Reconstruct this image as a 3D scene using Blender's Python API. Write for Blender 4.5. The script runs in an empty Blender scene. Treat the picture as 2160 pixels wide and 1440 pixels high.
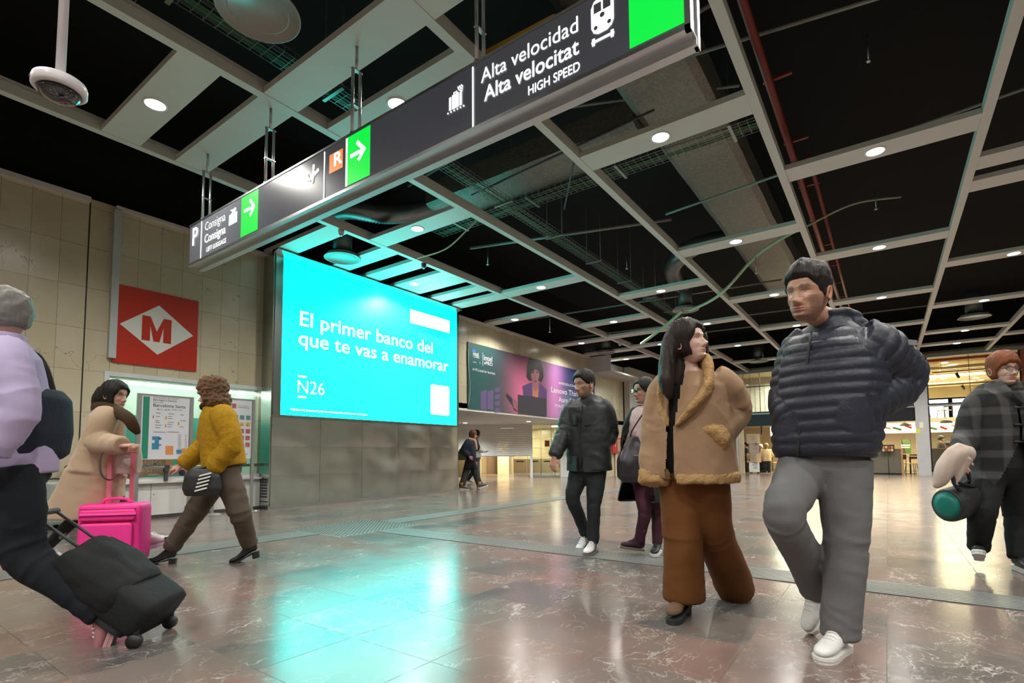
import bpy, bmesh, math, random
import numpy as np
from mathutils import Vector, Matrix, noise
random.seed(7)
S = bpy.context.scene
COL = S.collection
PI = math.pi

# ------------------------------------------------------------------ camera
F_PX, CX, CY = 1101.84, 1076.84, 886.11
YAW, PITCH, ROLL = math.radians(35.7686), math.radians(3.7310), math.radians(-0.3752)
EYE = np.array([0.0, 0.0, 0.93])
FWD = np.array([math.cos(YAW)*math.cos(PITCH), math.sin(YAW)*math.cos(PITCH), math.sin(PITCH)])
_r0 = np.array([math.sin(YAW), -math.cos(YAW), 0.0]); _u0 = np.cross(_r0, FWD)
RGT = math.cos(ROLL)*_r0 + math.sin(ROLL)*_u0
UPV = -math.sin(ROLL)*_r0 + math.cos(ROLL)*_u0
cam = bpy.data.cameras.new('camera')
cam.sensor_width = 36.0
cam.lens = F_PX*36/2160
cam.shift_x = (1080-CX)/2160
cam.shift_y = (CY-720)/2160
cam.clip_start = 0.05; cam.clip_end = 200
camo = bpy.data.objects.new('camera', cam); COL.objects.link(camo)
M = Matrix.Identity(4)
for i in range(3):
    M[i][0], M[i][1], M[i][2], M[i][3] = RGT[i], UPV[i], -FWD[i], EYE[i]
camo.matrix_world = M
S.camera = camo

# ------------------------------------------------------------------ view, world
S.view_settings.view_transform = 'Standard'
S.view_settings.look = 'None'
S.view_settings.gamma = 1.0
S.view_settings.use_curve_mapping = False
S.view_settings.exposure = EXPOSURE = 0.0
S.cycles.max_bounces = 7
S.cycles.diffuse_bounces = 4
S.cycles.glossy_bounces = 4
S.cycles.transmission_bounces = 6
S.cycles.transparent_max_bounces = 8
S.cycles.caustics_reflective = False
S.cycles.caustics_refractive = False
S.cycles.sample_clamp_indirect = 6.0
S.cycles.use_denoising = True
W = bpy.data.worlds.new('hall_dark'); S.world = W; W.use_nodes = True
W.node_tree.nodes['Background'].inputs[0].default_value = (0.9, 0.95, 1.0, 1)
W.node_tree.nodes['Background'].inputs[1].default_value = 0.004
LAMP_W = 86.0        # each downlight, watts

# ------------------------------------------------------------------ pixel <-> world
def ray(px, py): return RGT*(px-CX)/F_PX - UPV*(py-CY)/F_PX + FWD
def on(px, py, ax, v):
    d = ray(px, py); s = (v-EYE[ax])/d[ax]; return EYE + d*s
def onX(px, py, v): return on(px, py, 0, v)
def onY(px, py, v): return on(px, py, 1, v)
def onZ(px, py, v=0.0): return on(px, py, 2, v)
def at(px, py, d): return EYE + ray(px, py)*d
def lin(c):
    c = c/255.0
    return c/12.92 if c <= 0.04045 else ((c+0.055)/1.055)**2.4
def rgb(r, g, b): return (lin(r), lin(g), lin(b), 1.0)

# ------------------------------------------------------------------ materials
_M = {}
def newmat(name):
    m = bpy.data.materials.new(name); m.use_nodes = True
    nt = m.node_tree
    return m, nt, nt.nodes['Principled BSDF']
def N(nt, t, **kw):
    n = nt.nodes.new(t)
    for k, v in kw.items():
        if k.startswith('i_'):
            key = k[2:]; key = int(key) if key.isdigit() else key
            n.inputs[key].default_value = v
        else: setattr(n, k, v)
    return n
def mat(name, col, rough=0.5, metal=0.0, var=0.06, scale=8.0, bump=0.0, bscale=None, spec=0.5, sheen=0.0, coat=0.0, stretch=None):
    if name in _M: return _M[name]
    m, nt, b = newmat(name)
    tc = N(nt, 'ShaderNodeTexCoord')
    src = tc.outputs['Object']
    if stretch:
        mp = N(nt, 'ShaderNodeMapping'); mp.inputs['Scale'].default_value = stretch
        nt.links.new(src, mp.inputs[0]); src = mp.outputs[0]
    nz = N(nt, 'ShaderNodeTexNoise', i_Scale=scale, i_Detail=4.0)
    nt.links.new(src, nz.inputs['Vector'])
    mx = N(nt, 'ShaderNodeMix', data_type='RGBA')
    lo = tuple(max(0, c*(1-var*2)) for c in col[:3])+(1,); hi = tuple(min(1, c*(1+var*2)) for c in col[:3])+(1,)
    mx.inputs[6].default_value = lo; mx.inputs[7].default_value = hi
    nt.links.new(nz.outputs[0], mx.inputs[0]); nt.links.new(mx.outputs[2], b.inputs['Base Color'])
    b.inputs['Roughness'].default_value = rough; b.inputs['Metallic'].default_value = metal
    b.inputs['Specular IOR Level'].default_value = spec
    if rough >= .7: b.inputs['Specular IOR Level'].default_value = min(spec, .25)
    if sheen: b.inputs['Sheen Weight'].default_value = sheen
    if coat: b.inputs['Coat Weight'].default_value = coat
    if bump:
        n2 = N(nt, 'ShaderNodeTexNoise', i_Scale=bscale or scale*4, i_Detail=3.0)
        nt.links.new(src, n2.inputs['Vector'])
        bp = N(nt, 'ShaderNodeBump', i_Strength=bump, i_Distance=0.01)
        nt.links.new(n2.outputs[0], bp.inputs['Height']); nt.links.new(bp.outputs[0], b.inputs['Normal'])
    _M[name] = m
    return m
def emat(name, col, strength, base=None):
    if name in _M: return _M[name]
    m, nt, b = newmat(name)
    b.inputs['Base Color'].default_value = base or (0.02, 0.02, 0.02, 1)
    b.inputs['Emission Color'].default_value = col
    b.inputs['Emission Strength'].default_value = strength
    b.inputs['Roughness'].default_value = 0.4
    _M[name] = m
    return m
def glass(name, tint=(1, 1, 1, 1), rough=0.0, refl=0.08):
    if name in _M: return _M[name]
    m, nt, b = newmat(name)
    nt.nodes.remove(b)
    out = nt.nodes['Material Output']
    tr = N(nt, 'ShaderNodeBsdfTransparent'); tr.inputs[0].default_value = tint
    gl = N(nt, 'ShaderNodeBsdfGlossy'); gl.inputs[1].default_value = rough
    fr = N(nt, 'ShaderNodeFresnel', i_IOR=1.45)
    mx = N(nt, 'ShaderNodeMixShader')
    nt.links.new(fr.outputs[0], mx.inputs[0]); nt.links.new(tr.outputs[0], mx.inputs[1]); nt.links.new(gl.outputs[0], mx.inputs[2])
    nt.links.new(mx.outputs[0], out.inputs[0])
    _M[name] = m
    return m

# ------------------------------------------------------------------ mesh builder
class MB:
    def __init__(self): self.v = []; self.f = []; self.m = []; self.sm = []
    def add(self, vs, fs, mi=0, smooth=False):
        o = len(self.v); self.v += [tuple(map(float, p)) for p in vs]
        for f in fs:
            self.f.append([i+o for i in f]); self.m.append(mi); self.sm.append(smooth)
    def box(self, x0, x1, y0, y1, z0, z1, mi=0):
        self.add([(x0,y0,z0),(x1,y0,z0),(x1,y1,z0),(x0,y1,z0),(x0,y0,z1),(x1,y0,z1),(x1,y1,z1),(x0,y1,z1)],
                 [(0,3,2,1),(4,5,6,7),(0,1,5,4),(1,2,6,5),(2,3,7,6),(3,0,4,7)], mi)
    def obox(self, c, a, b, d, mi=0):
        """oriented box: centre and three half-axis vectors"""
        c, a, b, d = map(np.asarray, (c, a, b, d)); vs = []
        for k in (-1, 1):
            for i, j in ((-1,-1),(1,-1),(1,1),(-1,1)): vs.append(c + a*i + b*j + d*k)
        self.add(vs, [(0,3,2,1),(4,5,6,7),(0,1,5,4),(1,2,6,5),(2,3,7,6),(3,0,4,7)], mi)
    def loft(self, rings, mi=0, cap=True, smooth=True, closed=True):
        n = len(rings[0]); vs = [p for r in rings for p in r]; fs = []
        for k in range(len(rings)-1):
            for i in range(n if closed else n-1):
                j = (i+1) % n
                fs.append((k*n+i, k*n+j, (k+1)*n+j, (k+1)*n+i))
        if cap:
            c0 = len(vs); vs += [np.mean(rings[0], axis=0), np.mean(rings[-1], axis=0)]
            b = (len(rings)-1)*n
            for i in range(n):
                j = (i+1) % n
                fs.append((c0, j, i)); fs.append((c0+1, b+i, b+j))
        self.add(vs, fs, mi, smooth)
    def tube(self, pts, rad, n=10, mi=0, sub=1, smooth=True, cap=True, flat=None, ref=None):
        pts = [np.asarray(p, float) for p in pts]
        if not hasattr(rad, '__len__'): rad = [rad]*len(pts)
        if sub > 1 and len(pts) > 2:
            P, Rr = [], []
            for k in range(len(pts)-1):
                p0 = pts[max(k-1, 0)]; p1 = pts[k]; p2 = pts[k+1]; p3 = pts[min(k+2, len(pts)-1)]
                for s in range(sub):
                    t = s/sub
                    P.append(0.5*((2*p1)+(p2-p0)*t+(2*p0-5*p1+4*p2-p3)*t*t+(3*p1-p0-3*p2+p3)*t**3)); Rr.append(rad[k]*(1-t)+rad[k+1]*t)
            P.append(pts[-1]); Rr.append(rad[-1]); pts, rad = P, Rr
        elif sub > 1:
            P = [pts[0]*(1-s/sub)+pts[1]*s/sub for s in range(sub+1)]; rad = [rad[0]*(1-s/sub)+rad[1]*s/sub for s in range(sub+1)]; pts = P
        rings = []; a = None
        for k, p in enumerate(pts):
            t = pts[min(k+1, len(pts)-1)] - pts[max(k-1, 0)]; t = t/(np.linalg.norm(t)+1e-9)
            if a is None:
                h = np.asarray(ref, float) if ref is not None else (np.array([0, 0, 1.0]) if abs(t[2]) < 0.9 else np.array([1.0, 0, 0]))
                a = h - t*(h@t)
            else: a = a - t*(a@t)
            a = a/(np.linalg.norm(a)+1e-9); b = np.cross(t, a)
            fl = flat if flat is not None else 1.0
            rings.append([p + a*rad[k]*math.cos(2*PI*i/n)*1.0 + b*rad[k]*fl*math.sin(2*PI*i/n) for i in range(n)])
        self.loft(rings, mi, cap, smooth)
    def cyl(self, p0, p1, r, n=16, mi=0, r1=None, smooth=True):
        self.tube([p0, p1], [r, r if r1 is None else r1], n, mi, 1, smooth)
    def lathe(self, prof, c=(0, 0, 0), n=32, mi=0, smooth=True, axis='z'):
        rings = []
        for r, z in prof:
            ring = []
            for i in range(n):
                a = 2*PI*i/n
                if axis == 'z': ring.append((c[0]+r*math.cos(a), c[1]+r*math.sin(a), c[2]+z))
                elif axis == 'y': ring.append((c[0]+r*math.cos(a), c[1]+z, c[2]+r*math.sin(a)))
                else: ring.append((c[0]+z, c[1]+r*math.cos(a), c[2]+r*math.sin(a)))
            rings.append(ring)
        self.loft(rings, mi, True, smooth)
    def prism(self, poly, n, mi=0):
        """polygon (list of 3-D points) extruded by vector n"""
        k = len(poly); n = np.asarray(n, float)
        vs = [np.asarray(p, float) for p in poly] + [np.asarray(p, float)+n for p in poly]
        fs = [tuple(range(k))[::-1], tuple(range(k, 2*k))] + [(i, (i+1) % k, k+(i+1) % k, k+i) for i in range(k)]
        self.add(vs, fs, mi)
    def ell(self, c, a, b, d, n=16, mi=0):
        """ellipsoid, half-axis vectors a, b, d (d is the pole axis)"""
        c, a, b, d = map(lambda q: np.asarray(q, float), (c, a, b, d)); rings = []
        for k in range(1, n//2):
            th = PI*k/(n//2)
            rings.append([c - d*math.cos(th) + (a*math.cos(2*PI*i/n)+b*math.sin(2*PI*i/n))*math.sin(th) for i in range(n)])
        self.loft(rings, mi, True, True)
        o = len(self.v)
        self.v[o-2] = tuple(c-d); self.v[o-1] = tuple(c+d)
    def mesh(self, name):
        me = bpy.data.meshes.new(name); me.from_pydata(self.v, [], self.f)
        me.polygons.foreach_set('material_index', self.m); me.polygons.foreach_set('use_smooth', self.sm)
        me.update(); return me

def root(name, loc, label, cat, group=None):
    o = bpy.data.objects.new(name, None); COL.objects.link(o); o.location = [float(q) for q in loc]; o.empty_display_size = 0.1
    o['label'] = label; o['category'] = cat
    if group: o['group'] = group
    return o
def link_mesh(name, me, mats, parent=None, label=None):
    for m in (mats if isinstance(mats, (list, tuple)) else [mats]): me.materials.append(m)
    o = bpy.data.objects.new(name, me); COL.objects.link(o)
    if parent is not None:
        o.parent = parent
        L = Matrix.Identity(4); p = parent
        while p is not None: L = Matrix.Translation(p.location) @ p.matrix_parent_inverse @ L if p.parent else Matrix.Translation(p.location) @ L; p = p.parent
        o.matrix_parent_inverse = L.inverted()
    if label: o['label'] = label
    return o
def part(name, mb, mats, parent, label=None): return link_mesh(name, mb.mesh(name), mats, parent, label)
def thing(name, mb, mats, label, cat, group=None):
    o = link_mesh(name, mb.mesh(name), mats); o['label'] = label; o['category'] = cat
    if group: o['group'] = group
    return o
def struct(name, mb, mats, label=None, parent=None):
    o = link_mesh(name, mb.mesh(name), mats, parent)
    if parent is None:
        o['kind'] = 'structure'
        if label: o['label'] = label
    return o

# ------------------------------------------------------------------ lettering (built-in font, turned into meshes)
_DG = None
def text_mesh(s, bold=0.0, res=4):
    cu = bpy.data.curves.new('t', 'FONT'); cu.body = s; cu.size = 1.0; cu.offset = bold; cu.resolution_u = res; cu.fill_mode = 'BOTH'
    o = bpy.data.objects.new('t', cu); COL.objects.link(o)
    dg = bpy.context.evaluated_depsgraph_get()
    me = bpy.data.meshes.new_from_object(o.evaluated_get(dg))
    bpy.data.objects.remove(o); bpy.data.curves.remove(cu)
    v = np.array([q.co[:2] for q in me.vertices]) if len(me.vertices) else np.zeros((1, 2))
    fs = [tuple(p.vertices) for p in me.polygons]; bpy.data.meshes.remove(me)
    return v, fs
_CAP = {}
def lettering(mb, s, bl, br, tl, nrm, bold=0.0, mi=0, bbox=False, res=4):
    """baseline-left, baseline-right and cap-height-left points carry the words; nrm lifts them off the face"""
    v, fs = text_mesh(s, bold, res)
    if 'H' not in _CAP: _CAP['H'] = text_mesh('H')[0][:, 1].max()
    x0, x1 = v[:, 0].min(), v[:, 0].max()
    y0, cap = (v[:, 1].min(), v[:, 1].max()-v[:, 1].min()) if bbox else (0.0, _CAP['H'])
    bl, br, tl, nrm = map(lambda q: np.asarray(q, float), (bl, br, tl, nrm))
    P = [bl + (br-bl)*(p[0]-x0)/(x1-x0) + (tl-bl)*(p[1]-y0)/cap + nrm for p in v]
    mb.add(P, fs, mi)
# ------------------------------------------------------------------ shell materials
def mat_floor():
    m, nt, b = newmat('red_marble_tiles'); L = nt.links.new
    tc = N(nt, 'ShaderNodeTexCoord'); sep = N(nt, 'ShaderNodeSeparateXYZ'); L(tc.outputs['Object'], sep.inputs[0])
    def math_(op, a, v=None, c=None):
        n = N(nt, 'ShaderNodeMath', operation=op)
        for i, q in enumerate((a, v, c)):
            if q is None: continue
            if isinstance(q, (int, float)): n.inputs[i].default_value = q
            else: L(q, n.inputs[i])
        return n.outputs[0]
    ux = math_('DIVIDE', math_('ADD', sep.outputs[0], 18.31), 0.5015)
    uy = math_('DIVIDE', math_('ADD', sep.outputs[1], 19.99), 0.5565)
    ix, iy = math_('FLOOR', ux), math_('FLOOR', uy)
    fx, fy = math_('FRACT', ux), math_('FRACT', uy)
    cmb = N(nt, 'ShaderNodeCombineXYZ'); L(ix, cmb.inputs[0]); L(iy, cmb.inputs[1])
    wn = N(nt, 'ShaderNodeTexWhiteNoise', noise_dimensions='2D'); L(cmb.outputs[0], wn.inputs['Vector'])
    ex = math_('MINIMUM', fx, math_('SUBTRACT', 1.0, fx)); ey = math_('MINIMUM', fy, math_('SUBTRACT', 1.0, fy))
    edge = math_('MINIMUM', ex, ey)
    # per-tile shifted coordinates so veins stop at the joints
    sh = N(nt, 'ShaderNodeVectorMath', operation='MULTIPLY_ADD'); L(wn.outputs['Color'], sh.inputs[0]); sh.inputs[1].default_value = (7, 7, 7); L(tc.outputs['Object'], sh.inputs[2])
    warp = N(nt, 'ShaderNodeTexNoise', i_Scale=1.6, i_Detail=5.0); L(sh.outputs[0], warp.inputs['Vector'])
    wv = N(nt, 'ShaderNodeVectorMath', operation='MULTIPLY_ADD'); L(warp.outputs['Color'], wv.inputs[0]); wv.inputs[1].default_value = (0.7, 0.7, 0.7); L(sh.outputs[0], wv.inputs[2])
    def veins(scale, width, detail):
        mp = N(nt, 'ShaderNodeMapping'); mp.inputs['Scale'].default_value = (1.0, 1.7, 1.0); mp.inputs['Rotation'].default_value = (0, 0, 0.5); L(wv.outputs[0], mp.inputs[0])
        n = N(nt, 'ShaderNodeTexNoise', i_Scale=scale, i_Detail=detail, i_Roughness=0.55); L(mp.outputs[0], n.inputs['Vector'])
        d = math_('ABSOLUTE', math_('SUBTRACT', n.outputs[0], 0.5))
        return math_('SUBTRACT', 1.0, math_('SMOOTHSTEP', d, 0.0, width)) if False else math_('MAXIMUM', 0.0, math_('SUBTRACT', 1.0, math_('DIVIDE', d, width)))
    v1 = veins(2.0, 0.009, 5.0); v2 = veins(5.5, 0.014, 6.0)
    msk = N(nt, 'ShaderNodeTexNoise', i_Scale=2.3, i_Detail=2.0); L(sh.outputs[0], msk.inputs['Vector'])
    mk = N(nt, 'ShaderNodeMapRange'); mk.inputs[1].default_value = 0.42; mk.inputs[2].default_value = 0.62; L(msk.outputs[0], mk.inputs[0])
    vein = math_('MINIMUM', 1.0, math_('ADD', math_('MULTIPLY', v1, mk.outputs[0]), math_('MULTIPLY', math_('MULTIPLY', v2, mk.outputs[0]), 0.65)))
    cr = N(nt, 'ShaderNodeValToRGB'); e = cr.color_ramp.elements
    e[0].position = 0.0; e[0].color = (0.165, 0.102, 0.088, 1); e[1].position = 0.98; e[1].color = (0.125, 0.12, 0.113, 1)
    for p, c in ((0.3, (0.195, 0.128, 0.110, 1)), (0.5, (0.165, 0.128, 0.115, 1)), (0.68, (0.145, 0.125, 0.112, 1)), (0.82, (0.09, 0.085, 0.085, 1))):
        q = cr.color_ramp.elements.new(p); q.color = c
    cl = N(nt, 'ShaderNodeTexNoise', i_Scale=1.9, i_Detail=6.0, i_Roughness=0.62); L(wv.outputs[0], cl.inputs['Vector'])
    pos = math_('ADD', math_('MULTIPLY', wn.outputs['Value'], 0.62), math_('MULTIPLY', math_('SUBTRACT', cl.outputs[0], 0.30), 0.9)); L(pos, cr.inputs[0])
    mx = N(nt, 'ShaderNodeMix', data_type='RGBA'); L(vein, mx.inputs[0]); L(cr.outputs[0], mx.inputs[6]); mx.inputs[7].default_value = (0.42, 0.40, 0.37, 1)
    jn = math_('LESS_THAN', edge, 0.0035)
    wear = N(nt, 'ShaderNodeTexNoise', i_Scale=14.0, i_Detail=3.0); L(tc.outputs['Object'], wear.inputs['Vector'])
    jw = math_('MULTIPLY', jn, math_('GREATER_THAN', wear.outputs[0], 0.40))
    mj = N(nt, 'ShaderNodeMix', data_type='RGBA'); L(math_('MULTIPLY', jw, 0.75), mj.inputs[0]); L(mx.outputs[2], mj.inputs[6]); mj.inputs[7].default_value = (0.025, 0.02, 0.018, 1)
    L(mj.outputs[2], b.inputs['Base Color'])
    rg = N(nt, 'ShaderNodeTexNoise', i_Scale=3.0, i_Detail=5.0); L(tc.outputs['Object'], rg.inputs['Vector'])
    mr = N(nt, 'ShaderNodeMapRange'); mr.inputs[3].default_value = 0.13; mr.inputs[4].default_value = 0.27; L(rg.outputs[0], mr.inputs[0])
    L(math_('ADD', mr.outputs[0], math_('MULTIPLY', jw, 0.4)), b.inputs['Roughness'])
    bn = N(nt, 'ShaderNodeTexNoise', i_Scale=7.0, i_Detail=3.0); L(tc.outputs['Object'], bn.inputs['Vector'])
    bp = N(nt, 'ShaderNodeBump', i_Strength=0.06, i_Distance=0.01); L(bn.outputs[0], bp.inputs['Height']); L(bp.outputs[0], b.inputs['Normal'])
    b.inputs['Specular IOR Level'].default_value = 0.85
    return m
def mat_wall():
    m, nt, b = newmat('beige_marble_cladding'); L = nt.links.new
    tc = N(nt, 'ShaderNodeTexCoord'); sep = N(nt, 'ShaderNodeSeparateXYZ'); L(tc.outputs['Object'], sep.inputs[0])
    def math_(op, a, v=None):
        n = N(nt, 'ShaderNodeMath', operation=op)
        for i, q in enumerate((a, v)):
            if q is None: continue
            if isinstance(q, (int, float)): n.inputs[i].default_value = q
            else: L(q, n.inputs[i])
        return n.outputs[0]
    ux = math_('DIVIDE', math_('ADD', math_('ADD', sep.outputs[0], sep.outputs[1]), 30.75-9.1-1.4595), 0.3075)
    uz = math_('DIVIDE', math_('ADD', sep.outputs[2], 5.89-3.915), 0.589)
    ix, iz, fx, fz = math_('FLOOR', ux), math_('FLOOR', uz), math_('FRACT', ux), math_('FRACT', uz)
    cmb = N(nt, 'ShaderNodeCombineXYZ'); L(ix, cmb.inputs[0]); L(iz, cmb.inputs[1])
    wn = N(nt, 'ShaderNodeTexWhiteNoise', noise_dimensions='2D'); L(cmb.outputs[0], wn.inputs['Vector'])
    ex = math_('MULTIPLY', math_('MINIMUM', fx, math_('SUBTRACT', 1.0, fx)), 0.3075); ez = math_('MULTIPLY', math_('MINIMUM', fz, math_('SUBTRACT', 1.0, fz)), 0.589)
    jn = math_('LESS_THAN', math_('MINIMUM', ex, ez), 0.0022)
    sh = N(nt, 'ShaderNodeVectorMath', operation='MULTIPLY_ADD'); L(wn.outputs['Color'], sh.inputs[0]); sh.inputs[1].default_value = (5, 5, 5); L(tc.outputs['Object'], sh.inputs[2])
    n1 = N(nt, 'ShaderNodeTexNoise', i_Scale=2.2, i_Detail=6.0); L(sh.outputs[0], n1.inputs['Vector'])
    cr = N(nt, 'ShaderNodeValToRGB'); e = cr.color_ramp.elements
    e[0].position = 0.25; e[0].color = (0.50, 0.44, 0.30, 1); e[1].position = 0.75; e[1].color = (0.62, 0.56, 0.42, 1)
    L(math_('ADD', math_('MULTIPLY', n1.outputs[0], 0.7), math_('MULTIPLY', wn.outputs['Value'], 0.3)), cr.inputs[0])
    n2 = N(nt, 'ShaderNodeTexNoise', i_Scale=1.7, i_Detail=5.0); L(sh.outputs[0], n2.inputs['Vector'])
    d = math_('ABSOLUTE', math_('SUBTRACT', n2.outputs[0], 0.52))
    v = math_('MULTIPLY', math_('LESS_THAN', d, 0.0022), math_('GREATER_THAN', n1.outputs[0], 0.53))
    dk = math_('MINIMUM', 1.0, math_('ADD', math_('MULTIPLY', jn, 0.8), math_('MULTIPLY', v, 0.6)))
    mx = N(nt, 'ShaderNodeMix', data_type='RGBA'); L(dk, mx.inputs[0]); L(cr.outputs[0], mx.inputs[6]); mx.inputs[7].default_value = (0.10, 0.075, 0.045, 1)
    L(mx.outputs[2], b.inputs['Base Color']); b.inputs['Roughness'].default_value = 0.22
    return m
M_FLOOR = mat_floor(); M_WALL = mat_wall()
M_VOID = mat('black_ceiling_void', (0.006, 0.006, 0.006), 0.9, scale=2)
M_GRID = mat('grey_white_painted_steel', (0.62, 0.62, 0.58), 0.45, scale=3, var=0.03)
M_STEEL = mat('brushed_stainless', (0.52, 0.55, 0.53), 0.24, 1.0, scale=3, var=0.04, bump=0.04, bscale=2.0)
M_ALU = mat('satin_aluminium', (0.55, 0.56, 0.57), 0.36, 1.0, var=0.03)
M_WHITE = mat('white_laminate', (0.72, 0.72, 0.71), 0.4, var=0.02)
M_BLACK = mat('matt_black', (0.012, 0.012, 0.013), 0.5)
M_DARK = mat('dark_grey_metal', (0.06, 0.06, 0.065), 0.5)
M_PLAST = mat('plain_grey_plaster', (0.55, 0.54, 0.51), 0.7)

# ------------------------------------------------------------------ floor, walls, ceiling
b = MB(); b.box(-9, 40, -14, 9.1, -0.3, 0); b.box(9.9, 40, 9.1, 17, -0.3, 0)
struct('floor', b, M_FLOOR)
CEIL = 4.62
b = MB(); b.box(-9, 26.2, -14, 9.35, 6.55, 6.8); struct('ceiling', b, M_VOID)
b = MB()   # upper void cheeks so that the void stays closed
b.box(-9, 26.2, 9.35, 9.5, 4.72, 6.55); b.box(26.05, 26.2, -14, 9.35, 4.85, 6.55)
struct('trim_20', b, M_VOID, 'black painted cheek walls closing the open ceiling void')
# left wall: openings for the metro kiosk window and the shop recess
WY = 9.1
b = MB()
b.box(-9, 2.69, WY, WY+.25, 0, 4.62); b.box(2.69, 4.97, WY, WY+.25, 2.10, 4.62); b.box(2.69, 4.97, WY, WY+.25, 0, 0.60)
b.box(4.97, 9.93, WY, WY+.25, 0, 4.62); b.box(9.93, 17.7, WY, WY+.25, 2.14, 4.62); b.box(17.7, 18.9, WY, WY+.25, 2.14, 4.62)
b.box(18.9, 20.9, WY, WY+.25, 0, 4.1)
b.box(20.9, 21.1, WY-.05, 17, 0, 4.62)
struct('wall_left', b, M_WALL)
b = MB(); b.box(18.9, 25.9, WY-.02, WY+.12, 4.1, 4.62); b.box(17.75, 20.9, WY-.9, WY, 4.0, 4.06); b.box(17.75, 17.8, WY-.9, WY, 4.06, 4.6); b.box(20.9, 25.9, WY-.3, WY+.1, 0, 4.62)
struct('wall_far_left', b, M_PLAST)
b = MB(); b.box(-9.2, -9, -14, 9.35, 0, 6.6); struct('wall_back', b, mat('plain_beige_paint', (0.42, 0.38, 0.30), 0.6))
b = MB(); b.box(-9, 25.7, -12.2, -12, 0, 6.6); struct('wall_right', b, mat('pale_beige_paint', (0.62, 0.58, 0.48), 0.6))
b = MB(); b.box(2.376, 2.392, WY-.004, WY, 0, 4.6); struct('trim_21', b, M_BLACK, 'black expansion joint running up the beige wall')
b = MB(); b.box(2.655, 2.745, WY-.075, WY, 2.36, 4.56); thing('cable_cover', b, mat('pale_grey_cover', (0.45, 0.50, 0.49), 0.45), 'pale grey vertical cable cover on the wall left of the red sign', 'cable cover')
# ceiling grid
b = MB(); b.box(-9, 2.375, WY-.07, WY+.02, 4.55, 4.62); b.box(2.68, 17.75, WY-.07, WY+.02, 4.575, 4.62); struct('trim_1', b, M_GRID, 'pale metal edge strip along the top of the beige wall')
RUN = [7.125, 5.055, 3.02, 0.985, -1.05, -3.1, -5.15, -7.2, -9.25, -11.3]
for k, y in enumerate(RUN):
    b = MB(); b.box(-9, 25.75, y-.048, y+.048, CEIL, CEIL+.11); b.box(-9, 25.75, y-.03, y+.03, CEIL+.11, CEIL+.16)
    struct('trim_%d' % (k+2), b, M_GRID, 'long pale ceiling runner, number %d from the tiled wall' % (k+1))
edges = [9.09] + RUN
PAN = {0: [4.94, 6.06, 6.83, 7.60, 7.99, 8.735, 9.47, 11.37, 15.22, 17.3, 18.9],
       1: [1.92, 2.676, 5.70, 9.46, 13.25, 15.11, 17.02, 20.8, -1.9, -5.65],
       2: [2.676, 3.42, 11.31, 15.08, 18.86, 22.6, -0.35, -4.1],
       3: [2.676, 5.63, 9.40, 13.21, 16.9, 20.7, 1.85, -1.9, -5.65],
       4: [7.49, 11.23, 15.0, 18.72, 22.4, 3.71, -.07, -3.9],
       5: [8.62, 9.35, 13.11, 16.86, 20.65, 23.02, 5.56, 1.78, -2.0, -5.7],
       6: [11.3, 15.0, 18.7, 22.3, 0.0, -3.9], 7: [1.8, 9.4, -2.0, 16.9], 8: [0.0, 7.4, 15.0, -4.0]}
n = 30
for bay, xs in PAN.items():
    for x in xs:
        y0, y1 = edges[bay+1]+.05, edges[bay]-(.05 if bay else .0)
        b = MB(); b.box(x, x+.38, y0, y1, CEIL+.004, CEIL+.02); b.box(x, x+.012, y0, y1, CEIL+.02, CEIL+.07); b.box(x+.368, x+.38, y0, y1, CEIL+.02, CEIL+.07)
        struct('trim_%d' % n, b, M_GRID); n += 1
ORD = ['', 'nearest', 'second', 'third', 'fourth', 'fifth', 'sixth', 'seventh', 'eighth', 'ninth', 'tenth']
BAYN = {0: 'ceiling bay along the tiled wall', **{k: ORD[k+1]+' ceiling bay out from the tiled wall' for k in range(1, 9)}}
LIGHTS = {0: [7.79, 11.56, 15.41, 19.1], 1: [2.10, 5.88, 9.65, 13.44, 17.21, 21.0, -1.7, -5.45], 2: [3.60, 11.51, 15.27, 19.05, 22.8, -0.15, -3.9],
          3: [5.82, 9.57, 13.40, 17.08, 20.9, -1.7, -5.45], 4: [7.68, 11.41, 15.21, 18.9, 22.6, 3.9, .12, -3.7], 5: [13.30, 17.04, 20.97, 23.29, 9.53, 5.75, 1.97, -1.8, -5.5],
          6: [11.5, 15.2, 18.9, 22.5, 0.2, -3.7], 7: [2.0, 9.6, -1.8, 17.1], 8: [0.2, 7.6, 15.2, -3.8]}  # lamps out of view continue the grid, added to light the hall and people
M_LAMP = emat('lit_lamp_diffuser', (1.0, 0.97, 0.92, 1), 26.0)
M_RIM = mat('white_lamp_rim', (0.8, 0.8, 0.8), 0.4, var=0.01)
rb = MB(); rb.lathe([(0.092, 0.0), (0.096, -0.006), (0.112, -0.006), (0.114, 0.0)], n=28)
db = MB(); db.lathe([(0.0005, -0.003), (0.05, -0.004), (0.093, -0.002), (0.093, 0.002)], n=28)
rim_me, dif_me = rb.mesh('rim'), db.mesh('diffuser'); rim_me.materials.append(M_RIM); dif_me.materials.append(M_LAMP)
lamp_d = bpy.data.lights.new('downlight', 'SPOT'); lamp_d.energy = LAMP_W*4; lamp_d.spot_size = math.radians(150); lamp_d.spot_blend = 0.6; lamp_d.shadow_soft_size = 0.09; lamp_d.color = (1.0, 0.96, 0.88)
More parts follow.
